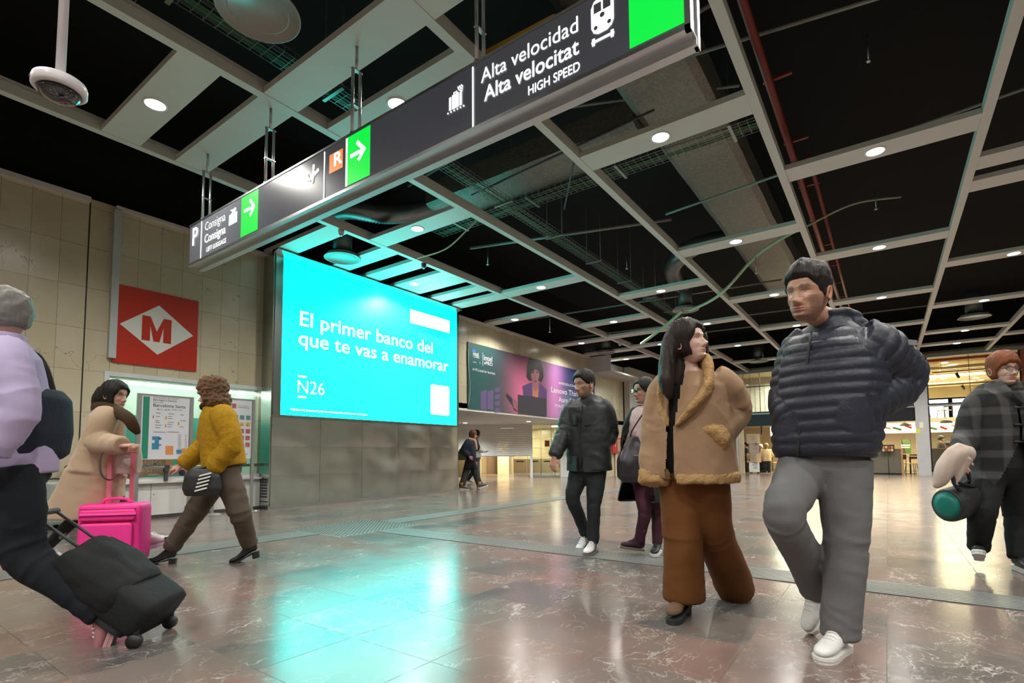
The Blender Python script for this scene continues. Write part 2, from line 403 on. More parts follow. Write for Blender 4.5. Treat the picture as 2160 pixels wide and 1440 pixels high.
for bay, xs in LIGHTS.items():
    yc = {0: 8.16, 1: 6.09, 2: 4.04, 3: 2.0, 4: -0.035, 5: -2.08}.get(bay, (edges[bay]+edges[bay+1])/2)
    for k, x in enumerate(sorted(xs)):
        r = root('ceiling_light', (x, yc, CEIL+.003), '%s round downlight, near to far, in the %s' % (ORD[k+1] if k else 'first', BAYN[bay]), 'ceiling light', 'round downlights in the ceiling grid')
        for nm, me in (('rim', rim_me), ('diffuser', dif_me)):
            o = bpy.data.objects.new(nm, me); COL.objects.link(o); o.parent = r
        lo = bpy.data.objects.new('downlight', lamp_d); COL.objects.link(lo); lo.parent = r; lo.location = (0, 0, -0.02)
# air diffusers
def diffuser(x, y, z, R, label):
    r = root('air_diffuser', (x, y, z), label, 'air diffuser', 'round air diffusers in the ceiling')
    m = mat('diffuser_enamel', (0.30, 0.30, 0.28), 0.35, var=0.03)
    for i, (ro, w, zz) in enumerate(((1.0, .24, 0.0), (.72, .22, .012), (.46, .2, .022))):
        b = MB(); R0 = R*ro
        b.lathe([(R0, zz+.012), (R0, zz), (R0-.01, zz-.004), (R0-R*w*.4, zz+.03), (R0-R*w*.75, zz+.085), (R0-R*w*.75, zz+.09), (R0-R*w*.4, zz+.036)], (x, y, z), 44)
        part('ring', b, m, r)
    b = MB(); b.lathe([(0.001, .035), (R*.14, .037), (R*.18, .05), (R*.17, .062), (0.001, .065)], (x, y, z), 32); part('centre_disc', b, m, r)
    b = MB(); b.cyl((x, y, z+.10), (x, y, z+.75), R*.52, 24); part('neck', b, mat('duct_foil_dark', (0.14, 0.15, 0.14), 0.4, 0.6, scale=20, bump=0.3), r)
for (x, y, R, l) in ((2.12, 4.08, .33, 'large round air diffuser above the black hanging sign'), (5.92, 8.11, .33, 'round air diffuser over the left end of the cyan screen'),
                     (13.4, 4.07, .33, 'round air diffuser above the woman in the tan coat'), (18.95, -2.09, .36, 'round air diffuser above the red-haired woman'),
                     (17.36, 8.19, .33, 'round air diffuser over the far end of the computer advert'), (22.89, 4.09, .36, 'round air diffuser high in front of the far shop glazing')):
    diffuser(x, y, CEIL-.02, R, l)

# ------------------------------------------------------------------ services in the ceiling void
M_FOIL = mat('insulated_duct_foil', (0.19, 0.175, 0.15), 0.42, 0.35, scale=26, var=0.3, bump=0.7, bscale=30)
M_FLEX = mat('flexible_duct_foil', (0.22, 0.22, 0.22), 0.35, 0.7, var=0.1, bump=0.2)
M_RPIPE = mat('red_sprinkler_pipe', (0.22, 0.025, 0.015), 0.35)
M_GPIPE = mat('grey_conduit', (0.25, 0.25, 0.22), 0.45)
M_WIRE = mat('galvanised_wire', (0.30, 0.34, 0.30), 0.4, 0.6)
def duct(pts, w, h, label):
    b = MB()
    for p, q in zip(pts[:-1], pts[1:]):
        p, q = np.array(p, float), np.array(q, float); d = q-p; s = np.array([-d[1], d[0], 0]); s = s/np.linalg.norm(s)*w/2; k = 24
        rings = []
        for i in range(k+1):
            c = p+d*i/k; jit = 0.018*math.sin(i*1.9)+0.012*math.sin(i*4.3)
            u = np.array([0, 0, h/2])
            rings.append([c+s*cx_*(1+jit)+u*cz_ for cx_, cz_ in ((-1,-.8),(-.8,-1),(.8,-1),(1,-.8),(1,.8),(.8,1),(-.8,1),(-1,.8))])
        b.loft(rings, 0, True, False)
    return thing('air_duct', b, M_FOIL, label, 'air duct')
duct([(4.0, 2.05, 5.62), (16.5, 2.05, 5.62)], .95, .5, 'wide foil-wrapped air duct running away above the right end of the sign')
duct([(6.75, 6.4, 5.5), (6.75, 2.55, 5.5)], .75, .42, 'foil-wrapped air duct crossing behind the middle of the sign')
duct([(6.0, -0.9, 5.9), (13, -5.2, 5.9)], .7, .45, 'dim foil-wrapped air duct slanting across the upper right ceiling')
def flex(pts, r, label):
    b = MB(); P = []; 
    for k in range(len(pts)-1):
        p0, p1, p2, p3 = [np.array(pts[min(max(k+i, 0), len(pts)-1)], float) for i in (-1, 0, 1, 2)]
        for s in range(26):
            t = s/26; P.append(0.5*((2*p1)+(p2-p0)*t+(2*p0-5*p1+4*p2-p3)*t*t+(3*p1-p0-3*p2+p3)*t**3))
    b.tube(P, [r*(1.0 if i % 2 else .9) for i in range(len(P))], 18)
    return thing('flexible_duct', b, M_FLEX, label, 'flexible duct')
flex([(6.75, 6.35, 5.45), (6.4, 6.75, 5.3), (5.9, 6.95, 5.12), (5.5, 7.45, 5.2), (5.6, 8.0, 5.25)], .17, 'ribbed flexible duct curving above the cyan screen')
flex([(11.8, 2.6, 5.6), (11.6, 3.3, 5.5), (12.0, 3.9, 5.35), (12.9, 4.15, 5.3), (13.4, 4.07, 5.2)], .2, 'ribbed flexible duct bending down to the diffuser above the tan coat')
def tray(p, q, w, label, step=.11):
    p, q = np.array(p, float), np.array(q, float); d = q-p; Ln = np.linalg.norm(d); d = d/Ln; s = np.array([-d[1], d[0], 0]); u = np.array([0, 0, 1.0]); b = MB()
    for o, z in ((-1, 0), (-.6, 0), (-.2, 0), (.2, 0), (.6, 0), (1, 0), (-1, .06), (1, .06)):
        c = p+s*o*w/2+u*z; b.obox(c+d*Ln/2, d*Ln/2, s*.0025, u*.0025)
    k = int(Ln/step)
    for i in range(k+1):
        c = p+d*(i*step); b.obox(c, d*.0025, s*w/2, u*.0025)
        for sg in (-1, 1): b.obox(c+s*sg*w/2+u*.03, d*.0025, s*.0025, u*.03)
    r = root('cable_tray', p, label, 'cable tray'); part('wire_basket', b, M_WIRE, r)
    b = MB(); rr = random.Random(5)
    for i in range(7):
        o = (rr.random()-.5)*w*.8; b.tube([p+d*Ln*t+s*(o+rr.uniform(-.02, .02))+u*(.015+.02*rr.random()) for t in np.linspace(0, 1, 9)], .008, 5, i % 2)
    part('cables', b, [mat('green_cable', (0.03, 0.16, 0.04), 0.5), M_DARK], r)
    for t in np.arange(.6, Ln, 1.6):
        b = MB(); c = p+d*t; b.obox(c-u*.012, d*.02, s*(w/2+.05), u*.008)
        b.cyl(c+s*(w/2+.03)-u*.01, c+s*(w/2+.03)+u*(6.5-p[2]), .004, 6); b.cyl(c-s*(w/2+.03)-u*.01, c-s*(w/2+.03)+u*(6.5-p[2]), .004, 6); part('hanger', b, M_WIRE, r)
tray((1.2, 4.87, 4.98), (16, 4.87, 4.98), .26, 'wire cable tray running beside the second ceiling runner from the wall')
tray((7.2, 6.9, 5.2), (7.2, 1.1, 5.2), .34, 'wire cable tray full of green cable crossing behind the sign')
tray((1.6, 5.9, 5.4), (1.6, 1.5, 5.4), .4, 'dim wire cable tray between the round diffuser and the camera dome')
b = MB(); b.cyl((1.5, .93, 5.2), (22, .93, 5.2), .045, 10); b.cyl((8.5, .74, 5.22), (22, .74, 5.22), .03, 10)
for x in np.arange(2, 22, 1.5): b.box(x-.02, x+.02, .70, 1.0, 5.24, 5.27)
thing('sprinkler_main', b, M_RPIPE, 'pair of dark red pipes running along the third ceiling runner', 'pipe')
b = MB(); b.cyl((5.9, 6.6, 5.6), (5.2, 1.3, 5.6), .022, 8); b.cyl((6.15, 6.6, 5.62), (5.45, 1.3, 5.62), .022, 8)
thing('conduit', b, M_GPIPE, 'pair of pale conduits showing just under the sign', 'pipe')
b = MB(); b.cyl((6.2, 5.2, 5.05), (6.2, 2.2, 5.25), .016, 8); b.cyl((6.2, 3.3, 5.18), (7.4, 4.2, 5.0), .014, 8)
thing('conduit', b, M_DARK, 'dark conduit with a diagonal brace in front of the foil duct', 'pipe')
b = MB(); b.cyl((8.3, 7.0, 5.3), (9.5, 3.1, 5.3), .03, 8); thing('conduit', b, M_GPIPE, 'single pipe crossing the void beyond the cyan screen', 'pipe')
b = MB(); b.cyl((8.6, 2.9, 5.0), (8.0, -6, 5.35), .02, 8); thing('conduit', b, M_GPIPE, 'thin pipe crossing the void over the man in the puffer jacket', 'pipe')
b = MB(); b.cyl((5.5, 2.2, 5.3), (7.0, -4, 5.5), .02, 8); thing('conduit', b, M_GPIPE, 'thin pipe crossing the dark upper right ceiling', 'pipe')
for y0, x, l in ((8.9, 13.3, 'thin pipe above the near part of the computer advert'), (8.9, 16.4, 'thin pipe above the far part of the computer advert'), (5, 18.4, 'thin pipe behind the far ceiling runners')):
    b = MB(); b.cyl((x, y0, 5.1), (x+.6, y0-7, 5.1), .025, 8); thing('conduit', b, M_GPIPE, l, 'pipe')
# drooping cables
M_CABLE = mat('green_lit_cable', (0.42, 0.55, 0.36), 0.5)  # green light from the screen is put into the cable colour
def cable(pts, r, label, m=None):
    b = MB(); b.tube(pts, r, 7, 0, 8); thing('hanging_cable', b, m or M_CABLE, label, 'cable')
cable([at(1690, 480, 10.2), at(1600, 535, 11), at(1520, 620, 12), at(1455, 655, 13.0)], .035, 'pale bundled cable coloured as if lit green, drooping above the tan-coated woman')
cable([at(1440, 655, 13.2), at(1400, 690, 13.8), at(1352, 725, 14.4)], .04, 'pale cable end coloured as if lit green, hanging left of the diffuser above the tan coat')
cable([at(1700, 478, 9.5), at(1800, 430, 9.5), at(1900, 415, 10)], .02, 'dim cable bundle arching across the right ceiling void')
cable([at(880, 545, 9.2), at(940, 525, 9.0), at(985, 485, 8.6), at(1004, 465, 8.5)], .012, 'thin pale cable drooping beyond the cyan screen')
cable([at(1010, 250, 7.2), at(1056, 262, 7.4), at(1190, 228, 7.2), at(1560, 180, 6.6)], .02, 'grey cable sagging just under the right half of the sign', M_GPIPE)
# sprinkler heads and small detectors under the grid
def sprinkler(p, label):
    x, y, z = p; r = root('fire_sprinkler', p, label, 'sprinkler')
    b = MB(); b.cyl((x, y, z), (x, y, z+.35), .008, 8); part('drop_pipe', b, M_ALU, r)
    b = MB(); b.lathe([(.001, -.02), (.022, -.018), (.03, 0), (.012, .012), (.001, .02)], p, 12); part('deflector', b, M_ALU, r)
for px, py, d, l in ((1029, 557, 10.5, 'small sprinkler head over the void beyond the cyan screen'), (1322, 566, 11.5, 'small sprinkler head left of the tan-coated woman'), (1848, 440, 9.2, 'small sprinkler head under the arching cable bundle'),
                     (1832, 128, 6.4, 'small sprinkler head in the dark upper right ceiling'), (1595, 575, 11.0, 'small sprinkler head beside the puffer-jacketed man'), (1160, 700, 14, 'small sprinkler head above the computer advert')):
    sprinkler(at(px, py, d), l)
def detector(x, y, label, dark=False):
    b = MB(); b.cyl((x, y, CEIL-.07), (x, y, CEIL), .045, 16, 0, .05); b.lathe([(.001, -.1), (.02, -.098), (.034, -.07), (.001, -.069)], (x, y, CEIL), 14, 1)
    thing('detector', b, [M_DARK if dark else M_WHITE, M_ALU], label, 'detector')
p = onZ(716, 487, CEIL); detector(p[0], RUN[0], 'white detector under the runner just behind the sign')
p = onZ(891, 557, CEIL); detector(p[0], RUN[0], 'black detector under the runner above the cyan screen', True)
p = onZ(1305, 724, CEIL); detector(p[0], RUN[0], 'white detector under the runner over the computer advert')
# yellow board stored in the void
b = MB(); b.obox((4.25, 2.72, 5.1), (.42, .02, .25), (0.0, .45, .02), (-.01, 0, .018)); r = thing('ceiling_board', b, mat('yellow_board', (0.42, 0.26, 0.01), 0.5), 'yellow board lying in the void above the sign', 'board')

# ------------------------------------------------------------------ tactile paving
M_TACT = mat('grey_tactile_steel', (0.19, 0.205, 0.20), 0.30, 0.0, scale=4, var=0.1)
M_TDK = mat('dark_groove', (0.045, 0.048, 0.047), 0.5)
def strip(x0, x1, y0, y1, along, label):
    b = MB(); b.box(x0, x1, y0, y1, 0, .0025, 1)
    k = 9; w = ((x1-x0) if along == 'y' else (y1-y0))/k
    for i in range(k):
        if along == 'y': b.box(x0+i*w+.004, x0+(i+1)*w-.011, y0, y1, .0025, .006)
        else: b.box(x0, x1, y0+i*w+.004, y0+(i+1)*w-.011, .0025, .006)
    thing('tactile_paving', b, [M_TACT, M_TDK], label, 'tactile paving')
strip(4.265, 4.655, -12, 5.1, 'y', 'ribbed grey guidance strip crossing the floor under the walkers')
strip(-5, 3.75, 5.50, 5.92, 'x', 'ribbed grey guidance strip running left from the studded square')
strip(4.97, 22, 5.46, 5.88, 'x', 'ribbed grey guidance strip running right from the studded square')
b = MB(); b.box(3.75, 4.97, 5.1, 6.17, 0, .0025)
for i in range(20):
    for j in range(18): b.box(3.78+i*.06, 3.78+i*.06+.026, 5.13+j*.058, 5.13+j*.058+.026, .0025, .0065, 1)
thing('tactile_paving', b, [mat('pale_tactile_base', (0.25, 0.25, 0.23), 0.3), M_TDK], 'studded square where the guidance strips meet before the screen', 'tactile paving')
# ------------------------------------------------------------------ stainless unit with the big advertising screen
M_BUCK = mat('buckled_stainless', (0.64, 0.68, 0.64), 0.25, 1.0, scale=2, var=0.03, bump=1.0, bscale=1.1)
for nn in M_BUCK.node_tree.nodes:
    if nn.type == 'BUMP': nn.inputs['Distance'].default_value = 0.09; nn.inputs['Strength'].default_value = 0.8
    if nn.type == 'TEX_NOISE' and abs(nn.inputs['Scale'].default_value-1.1) < .01: nn.inputs['Detail'].default_value = 1.0
SY = 8.77
scr = root('advertising_screen', (7.4, 8.9, 0), 'huge cyan advertising screen in a stainless steel housing', 'screen')
b = MB(); b.box(4.962, 9.93, SY+.012, WY, 0, 4.56); part('housing', b, M_STEEL, scr)
b = MB(); b.box(4.95, 9.94, SY-.01, SY+.012, 0.0, .045); part('plinth', b, M_ALU, scr)
for i in range(5):
    for j in range(3):
        b = MB(); x0 = 4.987+.982*i; z0 = .05+.522*j; k = 10
        dz = random.Random(i*7+j).uniform(.002, .009)
        vs, fs = [], []
        for q in range(k+1):
            for p in range(k+1):
                u, v = p/k, q/k
                vs.append((x0+.003+u*.976, SY+.004-dz*math.sin(PI*u)*math.sin(PI*v)*(1+math.sin(5*u+3*v+i)), z0+.003+v*.516))
        for q in range(k):
            for p in range(k): a = q*(k+1)+p; fs.append((a, a+1, a+k+2, a+k+1))
        b.add(vs, fs, 0, True); part('cladding_panel', b, M_BUCK, scr)
b = MB(); b.box(4.962, 5.142, SY-.004, SY+.012, 1.62, 4.56); b.box(4.985, 5.0, SY-.03, SY-.004, 1.65, 4.55); part('frame_post', b, M_STEEL, scr)
b = MB(); b.box(9.853, 9.93, SY-.004, SY+.012, 1.62, 4.56); part('frame_post', b, M_STEEL, scr)
b = MB(); b.box(5.142, 9.853, SY-.004, SY+.012, 1.62, 1.664); part('frame_sill', b, M_STEEL, scr)
b = MB(); b.prism([(4.93, SY+.01, 4.552), (4.93, SY-.17, 4.585), (4.93, SY-.17, 4.60), (4.93, SY+.01, 4.60)], (4.94, 0, 0)); part('hood', b, M_STEEL, scr)
b = MB()
for i in range(14):
    for j in range(7):
        b.box(4.955, 4.962, SY+.06+i*.016, SY+.06+i*.016+.008, .2+j*.05, .2+j*.05+.03)
b.box(4.955, 4.962, SY+.03, WY-.04, .12, .14); part('vent_grille', b, M_DARK, scr)
M_CYAN = emat('cyan_display', (0.0, 0.80, 0.73, 1), 5.6)
M_CWHT = emat('white_display', (1.0, 1.0, 1.0, 1), 5.0)
M_CGRY = emat('grey_display', (0.25, 0.26, 0.3, 1), 1.2)
b = MB(); b.box(5.142, 9.853, SY+.0, SY+.012, 1.664, 4.552); part('display', b, M_CYAN, scr)
def yq(px, py): return onY(px, py, SY-.001)
UPZ = np.array([0, 0, 1.0]); nS = np.array([0, -.002, 0])
b = MB()
bl, tl = yq(632.9, 685.4), yq(632.9, 655.2); cap = tl[2]-bl[2]
def sline(s, bl, br, c, bold=.0, mbx=None, mi=0, nrm=nS):
    z = bl[2]; bl = np.array([bl[0], bl[1], z]); br = np.array([br[0], br[1], z]); q = mbx or MB(); lettering(q, s, bl, br, bl+UPZ*c, nrm, bold, mi)
    if mbx is None: part('lettering', q, M_CWHT, scr)
sline('El primer banco del', bl, yq(912.5, 745.8), cap, .004)
sline('que te vas a enamorar', yq(629.5, 726), yq(945.4, 784.4), cap, .004)
n0 = yq(628, 827.8); sline('N26', n0, yq(684.4, 830.6), yq(628, 800.5)[2]-n0[2], -.012)
p0, p1 = yq(628.7, 792), yq(646, 790); b.box(p0[0], p1[0], SY-.003, SY-.001, p0[2]-.022, p0[2]+.01)
p0, p1 = yq(628, 836), yq(646, 834); b.box(p0[0], p1[0], SY-.003, SY-.001, p0[2]-.016, p0[2]+.016)
part('logo_bar', b, M_CWHT, scr)
sline('*N26 Bank AG, Sucursal en España. Para más información, consulta la web www.n26.com', yq(612, 864.5), yq(774, 876), .032)
b = MB(); a, c = yq(865.2, 680), yq(948, 676.8); b.box(a[0], c[0], SY-.003, SY-.001, yq(865.2, 680)[2], yq(865.2, 651.7)[2]); part('notice_card', b, M_CWHT, scr); b = MB()
a, c = yq(908.5, 871.5), yq(947.5, 876.5); z0, z1 = c[2], yq(908.5, 810)[2]; pts = []
for k, (sx, sz) in enumerate(((c[0], z1), (a[0], z1), (a[0], z0), (c[0], z0))):
    ox = -.05 if k in (0, 3) else .05; oz = -.05 if k in (0, 1) else .05
    for t in range(5):
        an = (k*90 + t*22.5)*PI/180; pts.append((sx+ox+.05*math.cos(an), SY-.003, sz+oz+.05*math.sin(an)))
b.prism(pts, (0, .002, 0)); part('white_card', b, M_CWHT, scr)
b = MB()
for k in range(5):
    w = (.62, .5, .58, .5, .42)[k]
    if k == 0: b.box(a[0]-.25, a[0]+.35, SY-.005, SY-.003, yq(905, 667)[2]+.01, yq(905, 667)[2]+.02)
    else: b.box(a[0]-.43, a[0]-.43+w, SY-.005, SY-.003, 3.82-k*.045, 3.827-k*.045); b.box(a[0]+.12, a[0]+.12+w*.6, SY-.005, SY-.003, 3.78-k*.04, 3.787-k*.04)
sline('Descarga tu app ahora', np.array([a[0]+.05, SY-.001, z0+.03]), np.array([c[0]-.05, SY-.001, z0+.03]), .03, 0, b, 0, np.array([0, -.004, 0]))
part('small_print', b, M_CGRY, scr)

# ------------------------------------------------------------------ hanging wayfinding sign
XF = 2.79
sg = root('hanging_sign', (2.87, 3.85, 3.25), 'long dark illuminated direction sign hanging across the hall', 'sign')
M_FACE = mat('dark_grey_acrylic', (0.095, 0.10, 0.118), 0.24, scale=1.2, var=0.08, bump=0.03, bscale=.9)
_f = M_FACE.node_tree.nodes['Principled BSDF']; _f.inputs['Emission Color'].default_value = (.75, .82, 1.0, 1); _f.inputs['Emission Strength'].default_value = .035   # faint glow added to lighten the dark face of the backlit sign
M_LET = emat('lit_white_lettering', (0.95, 1.0, 0.92, 1), 2.2)
M_GRN = emat('lit_green_panel', (0.0, 0.86, 0.06, 1), 1.05)
M_ORA = emat('lit_orange_square', (1.0, 0.28, 0.07, 1), 1.0)
Y0, Y1 = .777, 6.875
b = MB(); b.box(XF+.02, 2.95, Y0+.02, Y1-.005, 3.275, 3.755); part('body', b, M_ALU, sg)
b = MB(); yy = [Y0+.03, 2.335, 4.6, 6.86]
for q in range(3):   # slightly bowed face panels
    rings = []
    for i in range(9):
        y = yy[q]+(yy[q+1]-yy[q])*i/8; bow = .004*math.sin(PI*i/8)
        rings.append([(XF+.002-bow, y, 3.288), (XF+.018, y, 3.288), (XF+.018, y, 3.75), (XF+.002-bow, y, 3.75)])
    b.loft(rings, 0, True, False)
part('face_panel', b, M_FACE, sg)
b = MB()   # underside extrusion: two flanges and a groove, top lip, end cap
b.box(XF-.006, XF+.035, Y0, Y1, 3.256, 3.284); b.box(XF+.035, 2.9, Y0, Y1, 3.274, 3.282); b.box(2.9, 2.965, Y0, Y1, 3.236, 3.282); b.box(XF-.006, XF+.012, Y0, Y1, 3.752, 3.772); b.box(2.93, 2.965, Y0, Y1, 3.282, 3.772); b.box(XF+.012, 2.93, Y0, Y1, 3.756, 3.766)
part('frame_rail', b, M_ALU, sg)
b = MB(); b.box(XF-.006, XF+.03, Y0-.004, Y0+.03, 3.256, 3.772); b.box(2.92, 2.97, Y0-.004, Y0+.02, 3.236, 3.772); b.box(XF+.03, 2.92, Y0+.012, Y0+.03, 3.27, 3.772); part('end_cap', b, M_ALU, sg)
XL = XF-.0035; nX = np.array([-.002, 0, 0])
def xq(px, py): return onX(px, py, XL)
def xline(mbx, s, bl, br, tl, bold=0.0, mi=0):
    bl, br, tl = xq(*bl), xq(*br), xq(*tl); z = (bl[2]+br[2])/2
    bl[2] = br[2] = z; q = MB(); lettering(q, s, bl, br, np.array([XL, bl[1], z+abs(tl[2]-bl[2]+0)]), nX, bold, mi); part('lettering', q, M_LET, sg)
def quad(mbx, y0, y1, z0, z1, mi=0, t=.002): mbx.box(XL-t, XL, min(y0, y1), max(y0, y1), z0, z1, mi)
def stroke(mbx, P, w, mi=0):
    P = [xq(*p) for p in P]
    for p, q in zip(P[:-1], P[1:]):
        d = (q-p); Ln = np.linalg.norm(d); d /= Ln; s = np.cross(d, [1, 0, 0])
        mbx.obox((p+q)/2+nX*.5, d*(Ln/2+w*.3), s*w/2, (.0012, 0, 0), mi)
b = MB()
xline(b, 'P', (405.8, 518), (416.5, 513), (405.8, 483.5), .012)
xline(b, 'Consigna', (432.8, 486.9), (475.2, 465), (432.8, 470.2), -.012)
xline(b, 'Consigna', (431.6, 513), (475.6, 491.5), (431.6, 496.6), .004)
xline(b, 'LEFT LUGGAGE', (435.4, 531.6), (477, 510.6), (435.2, 522.4), .006)
xline(b, 'Alta velocidad', (1015, 178), (1219.5, 63.5), (1015, 147), .0)
xline(b, 'Alta velocitat', (1021.5, 215), (1221.5, 111), (1021.5, 184), .011)
xline(b, 'HIGH SPEED', (1114.5, 201), (1223.5, 148), (1114.5, 182.5), .009)
for px, ya, yb in ((425.5, 466, 545), (684.8, 320, 424), (997.5, 141, 275)):
    p, q = xq(px, ya), xq(px+.7, yb); b = MB(); quad(b, p[1]-.006, p[1]+.006, q[2], min(p[2], 3.742)); part('divider', b, M_LET, sg)
b = MB(); p = xq(731.5, 345); quad(b, p[1]-.010, p[1]+.014, 3.30, 3.74); part('divider', b, M_LET, sg)
# pictograms: suitcases with key / waves, aeroplane, train
def case(cy, z0, w, h):
    quad(b, cy+w*.5, cy+w*.34, z0, z0+h*.8); quad(b, cy+w*.26, cy-w*.26, z0, z0+h*.86); quad(b, cy-w*.34, cy-w*.5, z0, z0+h*.8)
    quad(b, cy+w*.14, cy+w*.08, z0+h*.86, z0+h); quad(b, cy-w*.08, cy-w*.14, z0+h*.86, z0+h); quad(b, cy+w*.14, cy-w*.14, z0+h*.95, z0+h)
b = MB(); p, q = xq(483, 476), xq(499.5, 467.5); case((p[1]+q[1])/2, q[2]+.0, p[1]-q[1], .15)
stroke(b, [(487, 444), (497, 440.5)], .014); k0 = xq(496, 441); b.lathe([(.02, 0), (.02, .0025), (.008, .0025), (.008, 0)], (XL-.0025, k0[1], k0[2]), 14, axis='x')
part('pictogram', b, M_LET, sg); b = MB(); p, q = xq(947.5, 233), xq(974, 221.5); case((p[1]+q[1])/2, (p[2]+q[2])/2+.0, p[1]-q[1], .125)
for i in range(6):
    pa = xq(945+i*6.6, 239.5-i*3.3); b.lathe([(.001, 0), (.0065, 0), (.0065, .002), (.001, .002)], (XL-.002, pa[1], pa[2]), 10, axis='x')
for R in (.018, .034, .05):
    c = xq(977, 176); pts = [c+np.array([0, R*math.cos(a), R*math.sin(a)]) for a in np.linspace(PI*1.02-1.57*0-.1, PI*1.5, 8)]
    pts = [c+np.array([0, R*math.sin(a), -R*math.cos(a)]) for a in np.linspace(.15, 1.5, 7)]
    for u, v in zip(pts[:-1], pts[1:]):
        d = v-u; Ln = np.linalg.norm(d); d = d/Ln; s = np.cross(d, [1, 0, 0]); b.obox((u+v)/2+nX*.5, d*Ln*.55, s*.0045, (.0012, 0, 0))
part('pictogram', b, M_LET, sg); b = MB()
stroke(b, [(652.5, 379), (671, 358.5)], .030); stroke(b, [(661, 369), (661.5, 349)], .026); stroke(b, [(661, 369), (658.5, 384)], .026); stroke(b, [(651, 377), (648, 368)], .016); stroke(b, [(652, 377), (647.5, 381)], .016)
part('pictogram', b, M_LET, sg); b = MB()
c = xq(1270.5, 29); w, h = .075, .115
body = [(-1, -.55), (-.8, -.85), (-.4, -1), (.4, -1), (.8, -.85), (1, -.55), (1, .55), (.75, .88), (.3, 1), (-.3, 1), (-.75, .88), (-1, .55)]
b.prism([(XL, c[1]+w*u, c[2]+h*v) for u, v in body], (-.002, 0, 0))
quad(b, c[1]-w*1.0, c[1]+w*1.0, c[2]-h*1.42, c[2]-h*1.28); quad(b, c[1]-w*.95, c[1]-w*.7, c[2]-h*1.55, c[2]-h*1.15); quad(b, c[1]+w*.95, c[1]+w*.7, c[2]-h*1.55, c[2]-h*1.15)
part('pictogram', b, M_LET, sg)
b = MB()
quad(b, c[1]-w*.75, c[1]-w*.08, c[2]+h*.2, c[2]+h*.72, t=.0035); quad(b, c[1]+w*.75, c[1]+w*.08, c[2]+h*.2, c[2]+h*.72, t=.0035)
for u, v, r in ((0, -.05, .016), (-.6, -.62, .013), (.6, -.62, .013)): b.lathe([(.001, 0), (r, 0), (r, .0035), (.001, .0035)], (XL-.0035, c[1]+w*u, c[2]+h*v), 14, axis='x')
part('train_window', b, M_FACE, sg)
for (pa, pb) in ((509, 544.5), (732.5, 780.5), (1327.5, 1447)):
    b = MB(); yl, yr = xq(pa, 450 if pa < 600 else (345 if pa < 900 else 60))[1], xq(pb, 440 if pa < 600 else (330 if pa < 900 else 30))[1]
    quad(b, yl, yr, 3.30, 3.742, t=.0015); part('green_panel', b, M_GRN, sg)
b = MB(); p, q = xq(695, 347), xq(723, 333); z0, z1 = xq(694, 367.5)[2], xq(695.6, 327.8)[2]; quad(b, p[1], q[1], z0, z1, t=.0015); part('orange_square', b, M_ORA, sg)
b = MB()
stroke(b, [(516, 445.3), (535, 436.2)], .034); stroke(b, [(528, 422.5), (536.5, 435.2), (528, 453)], .034)
part('arrow', b, M_LET, sg); b = MB(); stroke(b, [(741, 329.5), (766, 315.8)], .036); stroke(b, [(754, 300.5), (768.5, 314), (757, 336)], .036)
part('arrow', b, M_LET, sg); nX = np.array([-.003, 0, 0]); xline(b, 'R', (705, 350.5), (722.5, 342), (705, 325), .02)
for y in (6.60, 5.18, 3.745, 2.31):
    for dx in (-.045, .035):
        b = MB(); b.cyl((2.86+dx, y, 3.77), (2.86+dx, y, 4.40), .0145, 14); b.cyl((2.86+dx, y, 3.768), (2.86+dx, y, 3.80), .019, 14); part('tube', b, M_ALU, sg)
    b = MB()
    for z in (4.06, 4.395): b.box(2.80, 2.912, y-.018, y+.018, z-.004, z+.004)
    b.cyl((2.855, y, 4.4), (2.855, y, 4.622), .014, 12); part('hanger', b, M_ALU, sg)

# ------------------------------------------------------------------ camera dome on a pole
p = at(126, 182, 2.4); q = at(131, 150, 2.4)
cc = root('security_camera', (p[0], p[1], p[2]-.04), 'white dome security camera on a ceiling pole', 'security camera')
M_CAMW = mat('white_camera_plastic', (0.78, 0.76, 0.80), 0.35, var=.01)
b = MB(); b.cyl((p[0], p[1], p[2]+.02), (p[0], p[1], CEIL+.6), .019, 20); part('pole', b, M_CAMW, cc)
b = MB(); b.lathe([(.001, .028), (.07, .028), (.098, .02), (.102, .005), (.102, -.02), (.094, -.028), (.082, -.03), (.08, -.022), (.001, -.022)], p, 44); part('housing', b, M_CAMW, cc)
b = MB(); b.lathe([(.08, -.026), (.074, -.048), (.055, -.064), (.03, -.072), (.001, -.075)], p, 36); part('dome', b, mat('smoked_dome', (0.01, 0.012, 0.012), 0.06, coat=1.0), cc)
b = MB(); pp = p+RGT*-.085+FWD*-.05; b.obox(p+(-FWD*.098*.8-RGT*.1*.6)*1.0+np.array([0, 0, -.002]), RGT*.006, (0, 0, .006), FWD*.004); part('badge', b, M_DARK, cc)

